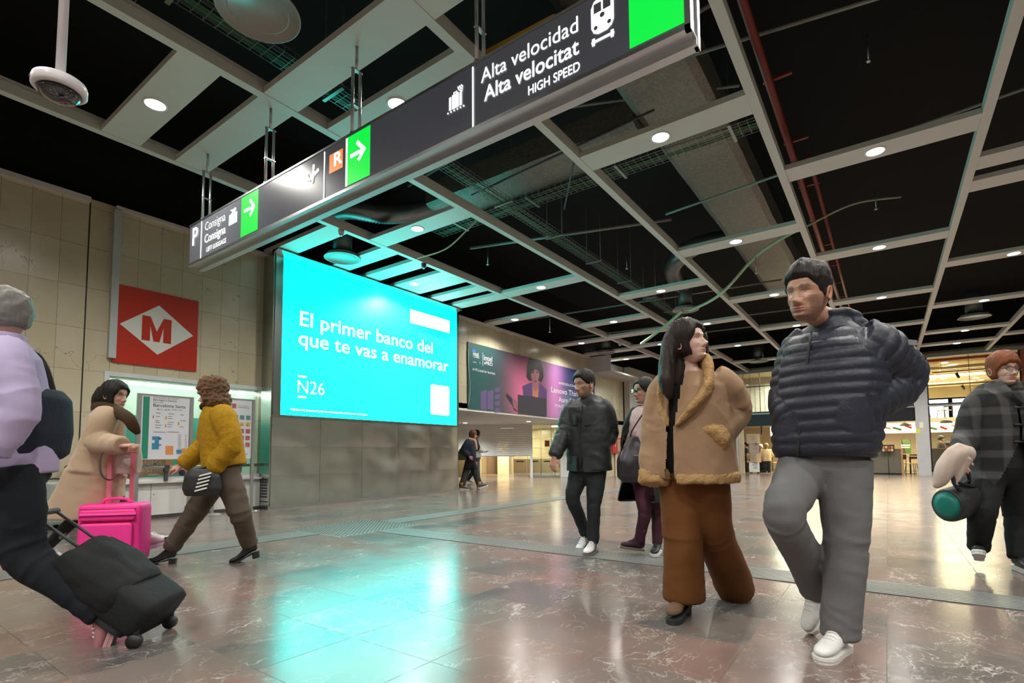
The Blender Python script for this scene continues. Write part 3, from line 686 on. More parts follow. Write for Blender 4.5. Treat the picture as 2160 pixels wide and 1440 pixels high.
# ------------------------------------------------------------------ metro sign
MS = WY-.03
ms = root('metro_sign', (3.3, WY, 2.3), 'square red sign with a white diamond and letter M on the beige wall', 'sign')
def mq(px, py): return onY(px, py, MS)
c1, c2 = mq(243, 597), mq(416.5, 783); 
b = MB(); b.box(c1[0], mq(420, 700)[0]-.02, MS+.002, WY, c2[2]-.005, c1[2]); part('board', b, mat('red_enamel', (0.50, 0.035, 0.018), 0.22, scale=2, var=.04), ms)
L_, T_, R_, B_ = mq(252.8, 682.2), mq(336, 644.2), mq(407.5, 708), mq(332.5, 748)
cx_, cz_ = (L_[0]+R_[0])/2, (T_[2]+B_[2])/2; hw, hh = (R_[0]-L_[0])/2, (T_[2]-B_[2])/2
b = MB(); b.prism([(cx_-hw, MS, cz_), (cx_, MS, cz_-hh), (cx_+hw, MS, cz_), (cx_, MS, cz_+hh)], (0, .002, 0)); part('diamond', b, mat('white_enamel', (0.72, 0.74, 0.70), 0.3, var=.01), ms)
l, r, t = mq(304, 714), mq(362.8, 722), mq(305.5, 668)
b = MB(); zb = cz_-.19; mw = (r[0]-l[0])/2+.01; [b.prism([(cx_-.02+mw*u, MS, zb+.38*v) for u, v in P], (0, -.002, 0)) for P in (((-1, 0), (-.45, 0), (-.45, .62), (-.45, 1), (-1, 1)), ((1, 0), (.45, 0), (.45, .62), (.45, 1), (1, 1)), ((-.45, 1), (-.45, .62), (-.2, 0), (0, 0), (0, .42)), ((.45, 1), (.45, .62), (.2, 0), (0, 0), (0, .42)))]; part('letter', b, mat('red_enamel', (0.50, 0.035, 0.018), 0.22), ms)

# ------------------------------------------------------------------ computer advert on the wall
AY = WY-.03
A0, A1 = onY(987, 721, AY), onY(1254, 885, AY); ax0, ax1 = A0[0], onY(1254, 800, AY)[0]; az1, az0 = onY(987, 721, AY)[2]+.01, onY(987, 862, AY)[2]-.0
ad = root('wall_advert', ((ax0+ax1)/2, WY, az0), 'wide purple and blue computer advert on the far wall', 'advert')
def vcol_mat(name, rough=.5):
    m, nt, bb = newmat(name); a = N(nt, 'ShaderNodeVertexColor', layer_name='Col'); nt.links.new(a.outputs[0], bb.inputs['Base Color']); bb.inputs['Roughness'].default_value = rough; _M[name] = m; return m
M_PRINT = vcol_mat('printed_vinyl', .45)
def grid_print(nm, x0, x1, z0, z1, y, nx, nz, fn, parent):
    vs, fs, cs = [], [], []
    for j in range(nz+1):
        for i in range(nx+1): vs.append((x0+(x1-x0)*i/nx, y, z0+(z1-z0)*j/nz)); cs.append(fn(i/nx, j/nz))
    for j in range(nz):
        for i in range(nx): q = j*(nx+1)+i; fs.append((q, q+1, q+nx+2, q+nx+1))
    mb = MB(); mb.add(vs, fs); me = mb.mesh(nm); ca = me.color_attributes.new('Col', 'FLOAT_COLOR', 'POINT')
    ca.data.foreach_set('color', np.array([tuple(c[:3])+(1.0,) for c in cs], dtype=np.float32).ravel())
    return link_mesh(nm, me, M_PRINT, parent)
def adcol(u, v):
    g = lambda c, s, cv=.5, sv=9: math.exp(-((u-c)/s)**2-((v-cv)/sv)**2)
    base = np.array([.015, .10, .10])*max(0, 1-u*2.6)+np.array([.06, .045, .065])*min(1, u*2.6)*max(0, 1-max(0, (u-.5)*3))+np.array([.012, .03, .16])*min(1, max(0, (u-.5)*3))
    base = base + np.array([.75, .12, .30])*g(.36, .10, .35, .6) + np.array([.55, .18, .45])*g(.60, .075, .30, .7) + np.array([.05, .30, .45])*g(.72, .05, .0, .35)
    return np.clip(base, 0, 1)
b = MB(); b.box(ax0, ax1, AY+.001, WY, az0, az1); part('board', b, M_DARK, ad)
grid_print('printed_sheet', ax0, ax1, az0, az1, AY-.001, 90, 26, adcol, ad)
def aq(X, Y): return onY(960+X/6, 680+Y/6, AY-.003)
def apoly(mbx, P, mi, off=0.0): mbx.prism([aq(*p)+np.array([0, -off, 0]) for p in P][::-1], (0, .001, 0), mi)
b = MB()
mats = [mat('print_hair', (.008, .006, .010), .5), mat('print_skin', (.34, .13, .17), .5), mat('print_blazer', (.10, .045, .17), .5), mat('print_laptop', (.035, .03, .05), .5), mat('print_blouse', (.55, .2, .14), .5), mat('print_lip', (.12, .01, .03), .5), mat('print_window', (.13, .09, .22), .5)]
for X0 in (325, 410): apoly(b, [(X0, 870), (X0+75, 850), (X0+75, 1110), (X0, 1095)], 6)
for k in range(4): apoly(b, [(503, 830+k*85), (565, 822+k*85), (568, 875+k*85), (505, 885+k*85)], 6)
apoly(b, [(850, 805), (955, 760), (1075, 770), (1160, 850), (1160, 960), (1100, 1000), (870, 1000)], 2)
apoly(b, [(975, 770), (1060, 775), (1050, 960), (980, 930)], 4, .001); apoly(b, [(985, 730), (1050, 735), (1058, 830), (1015, 880), (975, 820)], 1, .002)
apoly(b, [(940, 447), (1080, 478), (1112, 590), (1118, 690), (1092, 758), (1062, 735), (940, 738), (905, 690), (912, 560)], 0, .003)
apoly(b, [(1012+52*math.cos(a), 660+(104 if math.sin(a) > 0 else 85)*math.sin(a)) for a in np.linspace(0, 2*PI, 22)[:-1]], 1, .004)
apoly(b, [(955, 575), (1068, 580), (1060, 612), (1010, 590), (960, 640)], 0, .005)
for ex in (985, 1040): apoly(b, [(ex-17, 632), (ex, 622), (ex+17, 634), (ex, 642)], 0, .005); apoly(b, [(ex-20, 612), (ex+18, 606), (ex+18, 612), (ex-18, 619)], 0, .005)
apoly(b, [(995, 738), (1016, 730), (1034, 742), (1016, 756)], 5, .005); apoly(b, [(1004, 700), (1024, 702), (1014, 709)], 5, .005)
apoly(b, [(793, 912), (1157, 962), (1157, 1195), (795, 1150)], 3, .006)
apoly(b, [(655, 895), (722, 958), (770, 990), (790, 1060), (780, 1125), (745, 1100), (720, 1040), (640, 925)], 3, .006)
for k in range(4): apoly(b, [(722+k*16, 955+k*10), (735+k*16, 965+k*10), (748+k*14, 1080+k*14), (736+k*14, 1075+k*12)], 1, .007)
part('printed_woman', b, mats, ad)
M_WPR = mat('white_print', (.75, .76, .78), .5)
def aline(s, bl, br, h, bold=0):
    B, R2 = aq(*bl), aq(*br); R2[2] = B[2]; R2[1] = B[1]
    q = MB(); lettering(q, s, B, R2, aq(bl[0], bl[1]-h)*np.array([0, 0, 1])+B*np.array([1, 1, 0]), (0, -.002, 0), bold); part('lettering', q, M_WPR, ad)
aline('intel', (228, 408), (296, 425), 42, .006); aline('CORE', (228, 440), (304, 450), 30); aline('ULTRA', (228, 506), (268, 510), 15); aline('7', (308, 524), (320, 526), 22)
aline('intel', (364, 475), (468, 492), 66, .006); aline('vPRO', (364, 528), (472, 550), 42); aline('AI PCs built for business', (218, 604), (504, 660), 32)
aline('INTRODUCING', (1313, 780), (1530, 815), 30); aline('Lenovo ThinkPad', (1217, 880), (1660, 930), 70, .006); aline('Aura Edition', (1308, 1000), (1600, 1040), 62, .006); aline('IMAGINE', (1263, 1070), (1440, 1090), 42)
b = MB(); p, q = aq(347, 380), aq(350, 548); b.box(p[0], p[0]+.012, AY-.005, AY-.003, q[2], p[2])
part('divider', b, M_WPR, ad)
b = MB(); p, q = aq(218, 335), aq(262, 380); b.box(p[0], q[0], AY-.0035, AY-.0025, q[2], p[2]); part('blue_corner', b, mat('blue_print', (.02, .16, .6), .5), ad)
b = MB(); b.tube([onY(987.5, 735, AY-.01), onY(989, 780, AY-.015), onY(991.5, 820, AY-.015), onY(988, 855, AY-.01)], .006, 6, 0, 6)
thing('loose_cable', b, M_WHITE, 'thin white cable hanging down the left edge of the computer advert', 'cable')
# ------------------------------------------------------------------ metro ticket kiosk in the wall
M_MINT = mat('mint_white_paint', (0.62, 0.70, 0.62), 0.5, var=.02)
M_TEAL = mat('teal_wall_panel', (0.07, 0.30, 0.26), 0.35, var=.05)
b = MB()
b.box(2.5, 5.1, 10.75, 10.85, 0, 2.35); b.box(2.5, 2.6, 9.35, 10.75, 0, 2.35); b.box(5.0, 5.1, 9.35, 10.75, 0, 2.35); b.box(2.5, 5.1, 9.35, 10.85, 2.35, 2.42)
struct('wall_inner', b, M_MINT, 'pale mint inner walls and ceiling of the lit kiosk window')
b = MB(); b.box(2.6, 5.0, 9.35, 10.75, .42, .5); struct('trim_22', b, M_MINT, 'inner floor of the kiosk')
b = MB(); b.box(2.6, 5.0, 10.7, 10.75, .5, 1.66); struct('trim_23', b, M_TEAL, 'teal panel across the back of the kiosk')
# white window frame
b = MB(); b.box(2.63, 4.962, WY-.03, WY+.03, 2.10, 2.165); b.box(2.63, 2.69, WY-.03, WY+.03, .6, 2.10)
wf = struct('window_1', b, mat('pale_grey_frame', (0.62, 0.65, 0.66), .4))
b = MB(); b.box(2.69, 4.962, WY+.10, WY+.106, .62, 2.10); struct('pane', b, glass('window_glass', (.86, .95, .92, 1)), None, wf)
M_TUBE = emat('lit_fluorescent_tube', (0.95, 1.0, 0.90, 1), 22.0)
for k, (y, z, x0, x1, l) in enumerate(((9.55, 2.16, 2.75, 4.93, 'lit fluorescent tube nearest the kiosk glass'), (9.95, 2.12, 2.9, 4.95, 'lit fluorescent tube in the middle of the kiosk ceiling'), (10.35, 2.20, 2.8, 4.9, 'lit fluorescent tube at the back of the kiosk ceiling'))):
    r = root('tube_light', ((x0+x1)/2, y, z), l, 'tube light', 'fluorescent tubes inside the kiosk')
    b = MB(); b.box(x0, x1, y-.03, y+.03, z+.03, z+.08); part('batten', b, M_WHITE, r)
    b = MB(); b.cyl((x0, y, z), (x1, y, z), .016, 10); part('tube', b, M_TUBE, r)
# cabinets and ledge below the window
for k in range(4):
    x0 = 2.70+k*.565; b = MB(); b.box(x0+.003, x0+.56, WY-.045, WY-.001, .05, .53)
    r = thing('counter_cabinet', b, M_WHITE, ('first', 'second', 'third', 'fourth')[k]+' white cabinet panel from the suitcase end, under the kiosk window', 'cabinet', 'white cabinet panels under the kiosk window')
    b = MB(); b.cyl((x0+.04, WY-.05, .36), (x0+.04, WY-.044, .36), .008, 10); part('lock', b, M_DARK, r)
b = MB(); b.box(2.69, 4.962, WY-.04, WY, 0, .05); struct('baseboard_left', b, M_DARK)
b = MB(); b.box(2.692, 4.955, WY-.12, WY-.002, .531, .56); b.box(2.692, 4.955, WY-.03, WY-.006, .56, .62); thing('counter_ledge', b, M_WHITE, 'white ledge along the bottom of the kiosk window', 'ledge')
rl = root('hand_rail', (3.9, WY-.1, .56), 'chrome bag rail running along the kiosk ledge', 'rail')
b = MB(); b.cyl((3.10, WY-.12, .775), (4.955, WY-.12, .775), .024, 16); part('bar', b, M_ALU, rl)
for x in (3.43, 4.35):
    b = MB(); b.box(x-.02, x+.02, WY-.15, WY-.09, .56, .76); b.box(x-.03, x+.03, WY-.16, WY-.08, .70, .80); part('bracket', b, M_DARK, rl)
b = MB(); b.cyl((3.085, WY-.12, .775), (3.10, WY-.12, .775), .028, 16); part('end_cap', b, M_DARK, rl)
# posters behind the glass
PY = WY+.09
def posterbox(x0, x1, z0, z1, m, name, label, y=PY):
    b = MB(); b.box(x0, x1, y, y+.006, z0, z1); return thing(name, b, m, label, 'poster')
M_PEACH = mat('peach_paper', (.80, .42, .22), .5); M_YEL = mat('yellow_paper', (.80, .80, .03), .5); M_INK = mat('black_print', (.02, .02, .025), .5); M_CREAM = mat('cream_print', (.85, .85, .74), .5); M_LILAC = mat('lilac_paper', (.55, .36, .62), .5)
o = posterbox(2.95, 3.60, .64, .90, M_PEACH, 'window_poster', 'peach poster reading ANIMAL TESTING low in the kiosk window')
b = MB(); lettering(b, 'ANIMAL', (3.14, PY-.002, .79), (3.50, PY-.002, .79), (3.14, PY-.002, .875), (0, -.001, 0), .01); lettering(b, 'TESTING', (3.12, PY-.002, .69), (3.52, PY-.002, .69), (3.12, PY-.002, .76), (0, -.001, 0), .01); b.ell((3.34, PY-.002, .655), (.09, 0, 0), (0, .002, 0), (0, 0, .018)); part('lettering', b, M_CREAM, o)
o = posterbox(3.60, 3.95, .64, .76, M_LILAC, 'window_poster', 'lilac leaflet strip beside the peach poster in the kiosk window')
b = MB(); b.ell((3.74, PY-.002, .67), (.05, 0, 0), (0, .002, 0), (0, 0, .05)); b.ell((3.88, PY-.002, .67), (.05, 0, 0), (0, .002, 0), (0, 0, .05)); part('printed_shape', b, M_DARK, o)
for k, z0 in enumerate((1.07, .93)):
    o = posterbox(3.79, 4.12, z0, z0+.12, M_YEL, 'window_notice', ('upper', 'lower')[k]+' of two bright yellow notices reading TOPE in the kiosk window')
    b = MB(); lettering(b, 'TOPE', (3.80, PY-.002, z0+.03), (4.08, PY-.002, z0+.03), (3.80, PY-.002, z0+.095), (0, -.001, 0), .008); part('lettering', b, M_INK, o)
# poster stands
M_PWHT = mat('white_poster_paper', (.66, .67, .72), .35, var=.01)
M_PGRN = mat('green_print', (.02, .24, .15), .4); M_PBLU = mat('blue_print2', (.04, .22, .38), .5); M_PORA = mat('orange_print', (.66, .26, .08), .5); M_PRED = mat('dull_red_print', (.42, .10, .10), .5); M_POCH = mat('ochre_print', (.62, .42, .14), .5); M_PTEA = mat('teal_print', (.08, .27, .25), .5); M_PGRY = mat('grey_print', (.22, .22, .25), .5)
TY = 8.86
def stand(x0, x1, z0, z1, label, legs):
    r = root('poster_stand', ((x0+x1)/2, TY, 0), label, 'poster stand')
    b = MB(); b.box(x0+.03, x1-.03, TY-.012, TY+.012, z0, z1-.02); part('panel', b, M_PWHT, r)
    for i, x in enumerate((x0, x1)):
        b = MB(); b.box(x-.025, x+.025, TY-.02, TY+.02, .012, z1); part('post', b, M_ALU, r)
        b = MB(); b.lathe([(.001, .016), (.12, .012), (.145, .004), (.145, 0), (.001, 0)], (x, TY, 0), 36); part('base_disc', b, M_ALU, r)
    b = MB(); b.box(x0-.02, x1+.02, TY-.016, TY+.016, z1-.025, z1); part('top_rail', b, M_ALU, r)
    return r
s1 = stand(3.0, 3.71, .89, 1.86, 'poster stand with the Barcelona Sants station map between the two women', 2)
def tq(px, py): return onY(px, py, TY-.013)
b = MB(); p, q = tq(303, 830), tq(312, 968); b.box(p[0]-.0, q[0]-.005, TY-.0135, TY-.012, .90, 1.82); part('green_band', b, M_PGRN, s1)
b = MB()
def tline(mbx, s, bl, br, h, bold=0):
    B, R2 = tq(*bl), tq(*br); R2[2] = B[2]; lettering(mbx, s, B, R2, B+UPZ*h, (0, -.001, 0), bold)
tline(b, 'Barcelona Sants', (323.5, 857), (391, 861), .046, .006)
tline(b, 'Benvingut a l\'estació', (323.5, 844.5), (372.5, 847.5), .028, .004); tline(b, 'WELCOME TO', (323.5, 849), (345, 850.5), .014)
tline(b, '04:15 - 00:30', (331, 864.5), (358, 865.5), .022, .004); tline(b, '|  05:00 - 00:30', (360, 865), (384, 866), .018)
part('lettering', b, M_INK, s1)
b = MB(); tline(b, 'Bienvenido a la estación', (323.5, 839.5), (377, 843), .028)
for (X, Y, w) in [(1160, 995, 90), (1160, 1060, 75), (1400, 1010, 110), (1390, 1060, 75), (1380, 1100, 90), (1620, 1030, 70), (1150, 1140, 70), (1150, 1175, 85), (1390, 1170, 110), (1380, 1210, 90), (1380, 1255, 80), (1620, 1140, 110), (1150, 1225, 120), (1150, 1270, 90), (1610, 1260, 80), (1110, 1355, 230), (1370, 1355, 230)]:
    p, q = tq(200+X/9, 760+Y/9), tq(200+(X+w)/9, 760+Y/9); b.box(p[0], q[0], TY-.0145, TY-.0125, p[2]-.006, p[2]+.004)
for k in range(10):
    p, q = tq(200+1575/9, 900+(150+k*29)/9), tq(200+1640/9, 900+(150+k*29)/9); b.box(p[0], q[0], TY-.0145, TY-.0125, p[2]-.004, p[2]+.003); b.box(p[0]+.1, q[0]+.08, TY-.0145, TY-.0125, p[2]-.004, p[2]+.003)
part('small_print', b, M_PGRY, s1)
b = MB()
def trect(mbx, X0, Y0, X1, Y1, mi=0): p, q = tq(200+X0/9, 900+Y0/9), tq(200+X1/9, 900+Y1/9); mbx.box(p[0], q[0], TY-.0145, TY-.0125, q[2], p[2], mi)
for r_ in ((1090, 180, 1225, 250), (1140, 250, 1215, 310), (1085, 305, 1215, 425), (1215, 200, 1265, 245), (1215, 330, 1262, 358), (1550, 432, 1645, 505)): trect(b, *r_)
trect(b, 1345, 360, 1485, 530, 1); trect(b, 1650, 408, 1715, 500, 1); trect(b, 1550, 510, 1745, 525, 2)
for X, Y in ((1100, 1040), (1340, 1060), (1335, 1210), (1580, 1170)): trect(b, X, Y-1260, X+22, Y-1200, 1)
part('station_map', b, [M_PBLU, M_PORA, M_LILAC], s1)
s2 = stand(4.06, 4.70, .89, 1.90, 'poster stand with a grid of square pictures beside the steel column', 2)
b = MB()
for i in range(5):
    for j in range(5):
        if i < 1: mi = 0
        mi = (0, 1, 2, 2, 2)[j]
        x = 4.15+i*.105; z = 1.62-j*.115
        b.box(x, x+.075, TY-.0145, TY-.0125, z-.075, z, mi); b.box(x+.01*((i*3+j) % 4), x+.03+.01*((i*3+j) % 4), TY-.0155, TY-.0125, z-.06, z-.035, 3)
p = 4.33; b.box(4.33, 4.40, TY-.0145, TY-.0125, 1.73, 1.81, 2); b.box(4.425, 4.63, TY-.0145, TY-.0125, 1.745, 1.755, 3); b.box(4.425, 4.6, TY-.0145, TY-.0125, 1.775, 1.782, 3)
part('picture_grid', b, [M_PTEA, M_POCH, M_PRED, M_PGRY], s2)
b = MB(); rr = random.Random(3); pts = [np.array([4.46+i*.013, TY-.014, .965+.025*math.sin(i*1.7)*(1 if i < 7 else .4)]) for i in range(13)]; b.tube(pts, .003, 5, 0, 3); part('signature', b, M_INK, s2)
# bin and hard-shell suitcases by the wall
bn = root('litter_bin', (2.36, 8.95, 0), 'dark round litter bin against the wall by the black joint', 'bin')
b = MB(); b.cyl((2.36, 8.9, 0), (2.36, 8.9, .78), .15, 28); part('body', b, M_DARK, bn)
b = MB(); b.lathe([(.17, .78), (.17, .80), (.15, .825), (.001, .845)], (2.36, 8.9, 0), 28); part('lid', b, M_BLACK, bn)
def hard_case(x, y, w, d, h, ang, m, label, grp=None, z0=.07):
    r = root('suitcase', (x, y, 0), label, 'suitcase', grp)
    c, s = math.cos(ang), math.sin(ang); T = lambda p: (x+p[0]*c-p[1]*s, y+p[0]*s+p[1]*c, p[2])
    rings = []
    for z, k in ((z0, .9), (z0+.03, .98), (z0+.06, 1), (h-.06, 1), (h-.03, .98), (h, .9)):
        ring = []
        for i in range(48):
            a = 2*PI*i/48; ca, sa = math.cos(a), math.sin(a); e = .28
            px_ = w/2*k*abs(ca)**e*(1 if ca > 0 else -1); py_ = d/2*k*abs(sa)**e*(1 if sa > 0 else -1)
            rib = 1+(.012 if i % 2 else 0); ring.append(T((px_*rib, py_*rib, z)))
        rings.append(ring)
    b = MB(); b.loft(rings, 0, True, False); part('shell', b, m, r)
    b = MB(); b.tube([T((-.08, 0, h)), T((-.075, 0, h+.03)), T((.075, 0, h+.03)), T((.08, 0, h))], .01, 8, 0, 3); part('carry_handle', b, M_BLACK, r)
    for sx in (-1, 1):
        for sy in (-1, 1):
            b = MB(); p = T((sx*w*.38, sy*d*.3, .03)); b.ell(p, (.03, 0, 0), (0, .02, 0), (0, 0, .03), 12); b.cyl((p[0], p[1], .04), (p[0], p[1], z0+.01), .012, 8); part('wheel', b, M_BLACK, r)
    return r
M_RIBG = mat('ribbed_grey_shell', (.30, .34, .33), .3, .3)
hard_case(2.05, 8.78, .34, .24, .62, .5, M_RIBG, 'ribbed grey suitcase standing by the wall behind the lavender shirt')
hard_case(2.62, 8.72, .34, .24, .50, .4, mat('ribbed_white_shell', (.6, .6, .6), .35), 'ribbed pale suitcase mostly hidden behind the beige coat')

# ------------------------------------------------------------------ shop recess under the computer advert
e_ = np.array([.585, -.811, 0]); n_ = np.array([.811, .585, 0]); O_ = np.array([17.8, 11.75, 0])
def D(s, t, z): return O_+e_*s+n_*t+np.array([0, 0, z])
def dbox(mb, s0, s1, t0, t1, z0, z1, mi=0): mb.obox(D((s0+s1)/2, (t0+t1)/2, (z0+z1)/2), e_*(s1-s0)/2, n_*(t1-t0)/2, (0, 0, (z1-z0)/2), mi)
b = MB(); b.box(9.93, 20.9, 9.1, 16.8, 2.14, 2.3); b.box(9.93, 18.9, WY-.02, WY+.02, 2.10, 2.16); struct('trim_24', b, mat('white_soffit', (.72, .72, .68), .6), 'white soffit over the shop recess')
b = MB(); b.box(9.85, 9.93, 9.1, 16.8, 0, 2.2); b.box(9.93, 16, 16.7, 16.8, 0, 2.2); struct('wall_side', b, mat('white_soffit', (.72, .72, .68), .6))
b = MB(); b.lathe([(.001, -.03), (.05, -.02), (.06, 0), (.001, 0)], onZ(988, 873, 2.14), 14); thing('detector', b, M_WHITE, 'small white detector under the soffit of the shop recess', 'detector')
M_SHUT = mat('white_roller_slats', (.66, .66, .64), .5, var=.03)
sh = root('roller_shutter', D(-2.5, 0, .87), 'white roller shutter half lowered in the shop recess', 'shutter')
b = MB()
for k in range(17): dbox(b, -6.2, -.08, -.012+.004*(k % 2), .012, .87+k*.0748+.002, .87+(k+1)*.0748-.001)
part('curtain', b, M_SHUT, sh)
b = MB(); dbox(b, -6.2, -.08, -.02, .02, .845, .872); part('bottom_bar', b, M_ALU, sh)
b = MB(); dbox(b, -.08, .02, -.05, .05, 0, 2.14); thing('shutter_post', b, M_WHITE, 'white upright post at the right end of the roller shutter', 'post')
M_GL = glass('shop_glass', (.93, .97, .95, 1))
sw = root('shop_window', D(.6, 0, 0), 'tall glazed shop window right of the roller shutter post', 'shop window')
b = MB(); dbox(b, .03, 1.12, -.004, .004, .05, 2.14); part('pane', b, M_GL, sw)
b = MB(); dbox(b, .03, 1.12, -.03, .03, 0, .05); dbox(b, .78, .80, -.01, .01, .05, 2.14); part('frame', b, M_ALU, sw)
b = MB(); dbox(b, 1.14, 1.5, -.1, .3, 0, 2.14); dbox(b, 1.5, 1.53, -.1, .1, 0, 2.14, 1); struct('trim_25', b, [M_WHITE, M_DARK], 'white pier beside the shop window in the recess')
b = MB()
for k in range(28): dbox(b, 1.53, 2.9, 0, .03, k*.0765, k*.0765+.07)
thing('louvred_shutter', b, M_WHITE, 'closed white slatted shutter behind the man in the black coat', 'shutter')
M_CRM = mat('warm_cream_wall', (.68, .60, .42), .6)
b = MB(); dbox(b, -6.5, 4.0, 4.6, 4.7, 0, 2.14); dbox(b, 3.4, 3.5, .1, 4.6, 0, 2.14); dbox(b, -6.6, -6.5, 0, 4.7, 0, 2.14); struct('wall_rear', b, M_CRM)
b = MB(); dbox(b, -2.05, -1.55, 4.0, 4.2, 0, 1.9); struct('door_1', b, mat('dark_wood_door', (.16, .11, .07), .5, stretch=(20, 20, 1)))
b = MB(); dbox(b, -1.5, -.95, 3.6, 3.8, 0, 1.5); struct('door_2', b, mat('cream_door', (.75, .66, .46), .5))
M_OAK = mat('pale_oak', (.50, .42, .28), .5, stretch=(14, 14, 1.2), var=.12)
for k in range(4):
    s0 = -.75+k*.62; r = root('display_cabinet', D(s0+.3, 2.2, 0), ('first', 'second', 'third', 'fourth')[k]+' pale oak display cabinet from the cream door inside the recess shop', 'cabinet', 'display cabinets inside the recess shop')
    b = MB(); dbox(b, s0, s0+.6, 2.0, 2.4, .1, .72); part('carcass', b, M_OAK, r)
    b = MB(); dbox(b, s0+.12, s0+.48, 1.985, 2.0, .6, .64); part('slot_handle', b, M_BLACK, r)
    b = MB(); dbox(b, s0, s0+.6, 2.0, 2.4, 0, .1); part('plinth', b, M_WHITE, r)
    b = MB()
    for z in (.76, 1.2, 1.62): dbox(b, s0+.01, s0+.59, 2.05, 2.4, z, z+.02)
    dbox(b, s0, s0+.02, 2.05, 2.4, .72, 2.1); part('shelf', b, mat('pale_shelf', (.62, .62, .50), .5), r)
r = root('counter', D(-3.2, 1.8, 0), 'cream shop counter with slatted ends below the roller shutter', 'counter')
b = MB(); dbox(b, -4.4, -2.2, 1.6, 2.2, 0, .78); part('body', b, mat('warm_counter', (.66, .56, .36), .5), r)
b = MB(); dbox(b, -4.45, -2.15, 1.55, 2.25, .78, .82); part('top', b, M_CRM, r)
b = MB(); dbox(b, .55, .75, .5, .52, 1.25, 1.5); thing('shop_poster', b, mat('red_white_print', (.7, .12, .10), .5, scale=9, var=.5), 'small red and white poster inside the recess shop window', 'poster')
for s, t, wdt, c in ((-1.0, 2.6, 150, (1, .83, .52)), (-3.6, 2.6, 120, (1, .85, .56)), (1.2, 1.2, 45, (1, .9, .66))):
    r = root('ceiling_panel_light', D(s, t, 2.13), ('warm ceiling panel light over the cabinets in the recess shop', 'warm ceiling panel light over the counter in the recess shop', 'warm ceiling panel light just inside the recess shop window')[[-1.0, -3.6, 1.2].index(s)], 'ceiling light')
    b = MB(); dbox(b, s-.3, s+.3, t-.3, t+.3, 2.11, 2.14); part('panel', b, emat('warm_panel', (1, .86, .6, 1), 5), r)
    L = bpy.data.lights.new('panel_glow', 'AREA'); L.energy = wdt; L.color = c; L.size = .6; lo = bpy.data.objects.new('panel_glow', L); COL.objects.link(lo); lo.parent = r; lo.location = (0, 0, -.04)
for s, t, l in ((-2.6, -1.4, 'cool white soffit spotlight in front of the roller shutter'), (-.2, -2.0, 'cool white soffit spotlight near the shop window')):
    r = root('soffit_light', D(s, t, 2.135), l, 'ceiling light')
    b = MB(); b.lathe([(.001, 0), (.07, 0), (.07, .006), (.001, .006)], D(s, t, 2.13), 20); part('lens', b, emat('cool_lens', (.95, 1, .95, 1), 22), r)
    L = bpy.data.lights.new('soffit_glow', 'SPOT'); L.energy = 330; L.spot_size = 2.5; L.spot_blend = .7; L.shadow_soft_size = .07; L.color = (.95, 1, .92); lo = bpy.data.objects.new('soffit_glow', L); COL.objects.link(lo); lo.parent = r; lo.location = (0, 0, -.03)
# fire point on the far wall
fp = root('fire_cabinet', onY(1300, 955, WY-.08), 'red fire hose cabinet on the far beige wall', 'fire cabinet')
p, q = onY(1290.5, 923, WY-.1), onY(1309.5, 955, WY-.1)
b = MB(); b.box(p[0], q[0], WY-.15, WY, q[2], p[2]); part('box', b, mat('fire_red', (.45, .03, .02), .4), fp)
b = MB(); b.box(p[0]+(q[0]-p[0])*.5, q[0]-.03, WY-.156, WY-.15, q[2]+.06, p[2]-.06); part('window', b, mat('cabinet_window', (.5, .32, .2), .2), fp)
b = MB(); b.box(p[0]+.2, p[0]+.23, WY-.165, WY-.15, (p[2]+q[2])/2-.05, (p[2]+q[2])/2+.05); part('handle', b, M_WHITE, fp)
p, q = onY(1302, 905, WY-.02), onY(1306, 917, WY-.02); b = MB(); b.box(p[0], q[0], WY-.012, WY, q[2], p[2]); o = thing('fire_sign', b, mat('fire_red', (.45, .03, .02), .4), 'small red fire sign above the hose cabinet', 'sign')
b = MB(); w_ = q[0]-p[0]; b.box(p[0]+w_*.25, p[0]+w_*.7, WY-.015, WY-.012, q[2]+.1, q[2]+.17); b.box(p[0]+w_*.4, p[0]+w_*.55, WY-.015, WY-.012, q[2]+.17, q[2]+.26); part('symbol', b, M_CREAM, o)

# ------------------------------------------------------------------ far shopfront
SX = 25.8
M_PIL = mat('pale_grey_marble', (.55, .55, .56), .25, scale=3, var=.05)
M_FASC = mat('dark_fascia', (.018, .022, .026), .3)
M_FRAME = mat('black_window_frame', (.02, .02, .022), .4)
for k, (y0, y1, z1) in enumerate(((-1.33, -.93, 4.6), (5.57, 6.1, 2.2), (-5.2, -4.0, 4.6), (9.0, 9.2, 4.6))):
    b = MB(); b.box(SX-.1, SX+.35, y0, y1, 0, z1)
    struct('trim_%d' % (26+k), b, M_PIL if k != 2 else mat('terracotta_pier', (.42, .12, .05), .6), ('pale grey marble pier between the two shop windows', 'pale pier left of the shop entrance', 'terracotta pier at the far right edge', 'pale pier at the end of the left wall')[k])
b = MB(); b.box(SX-.12, SX+.1, -14, 9.1, 4.56, 4.70); struct('trim_31', b, mat('grey_green_steel', (.30, .33, .31), .4), 'steel transom along the top of the far shopfront')
b = MB(); b.box(SX-.06, SX+.06, -14, 9.0, 2.66, 2.72); struct('trim_32', b, M_ALU, 'steel rail across the far shopfront at first floor')
b = MB(); b.box(SX-.02, SX+.2, -.93, 9.0, 2.14, 2.66); struct('trim_33', b, M_FASC, 'dark fascia over the shop entrance')
b = MB(); b.box(SX, SX+.2, 6.1, 9.0, 0, 2.14); struct('wall_front', b, M_PIL)
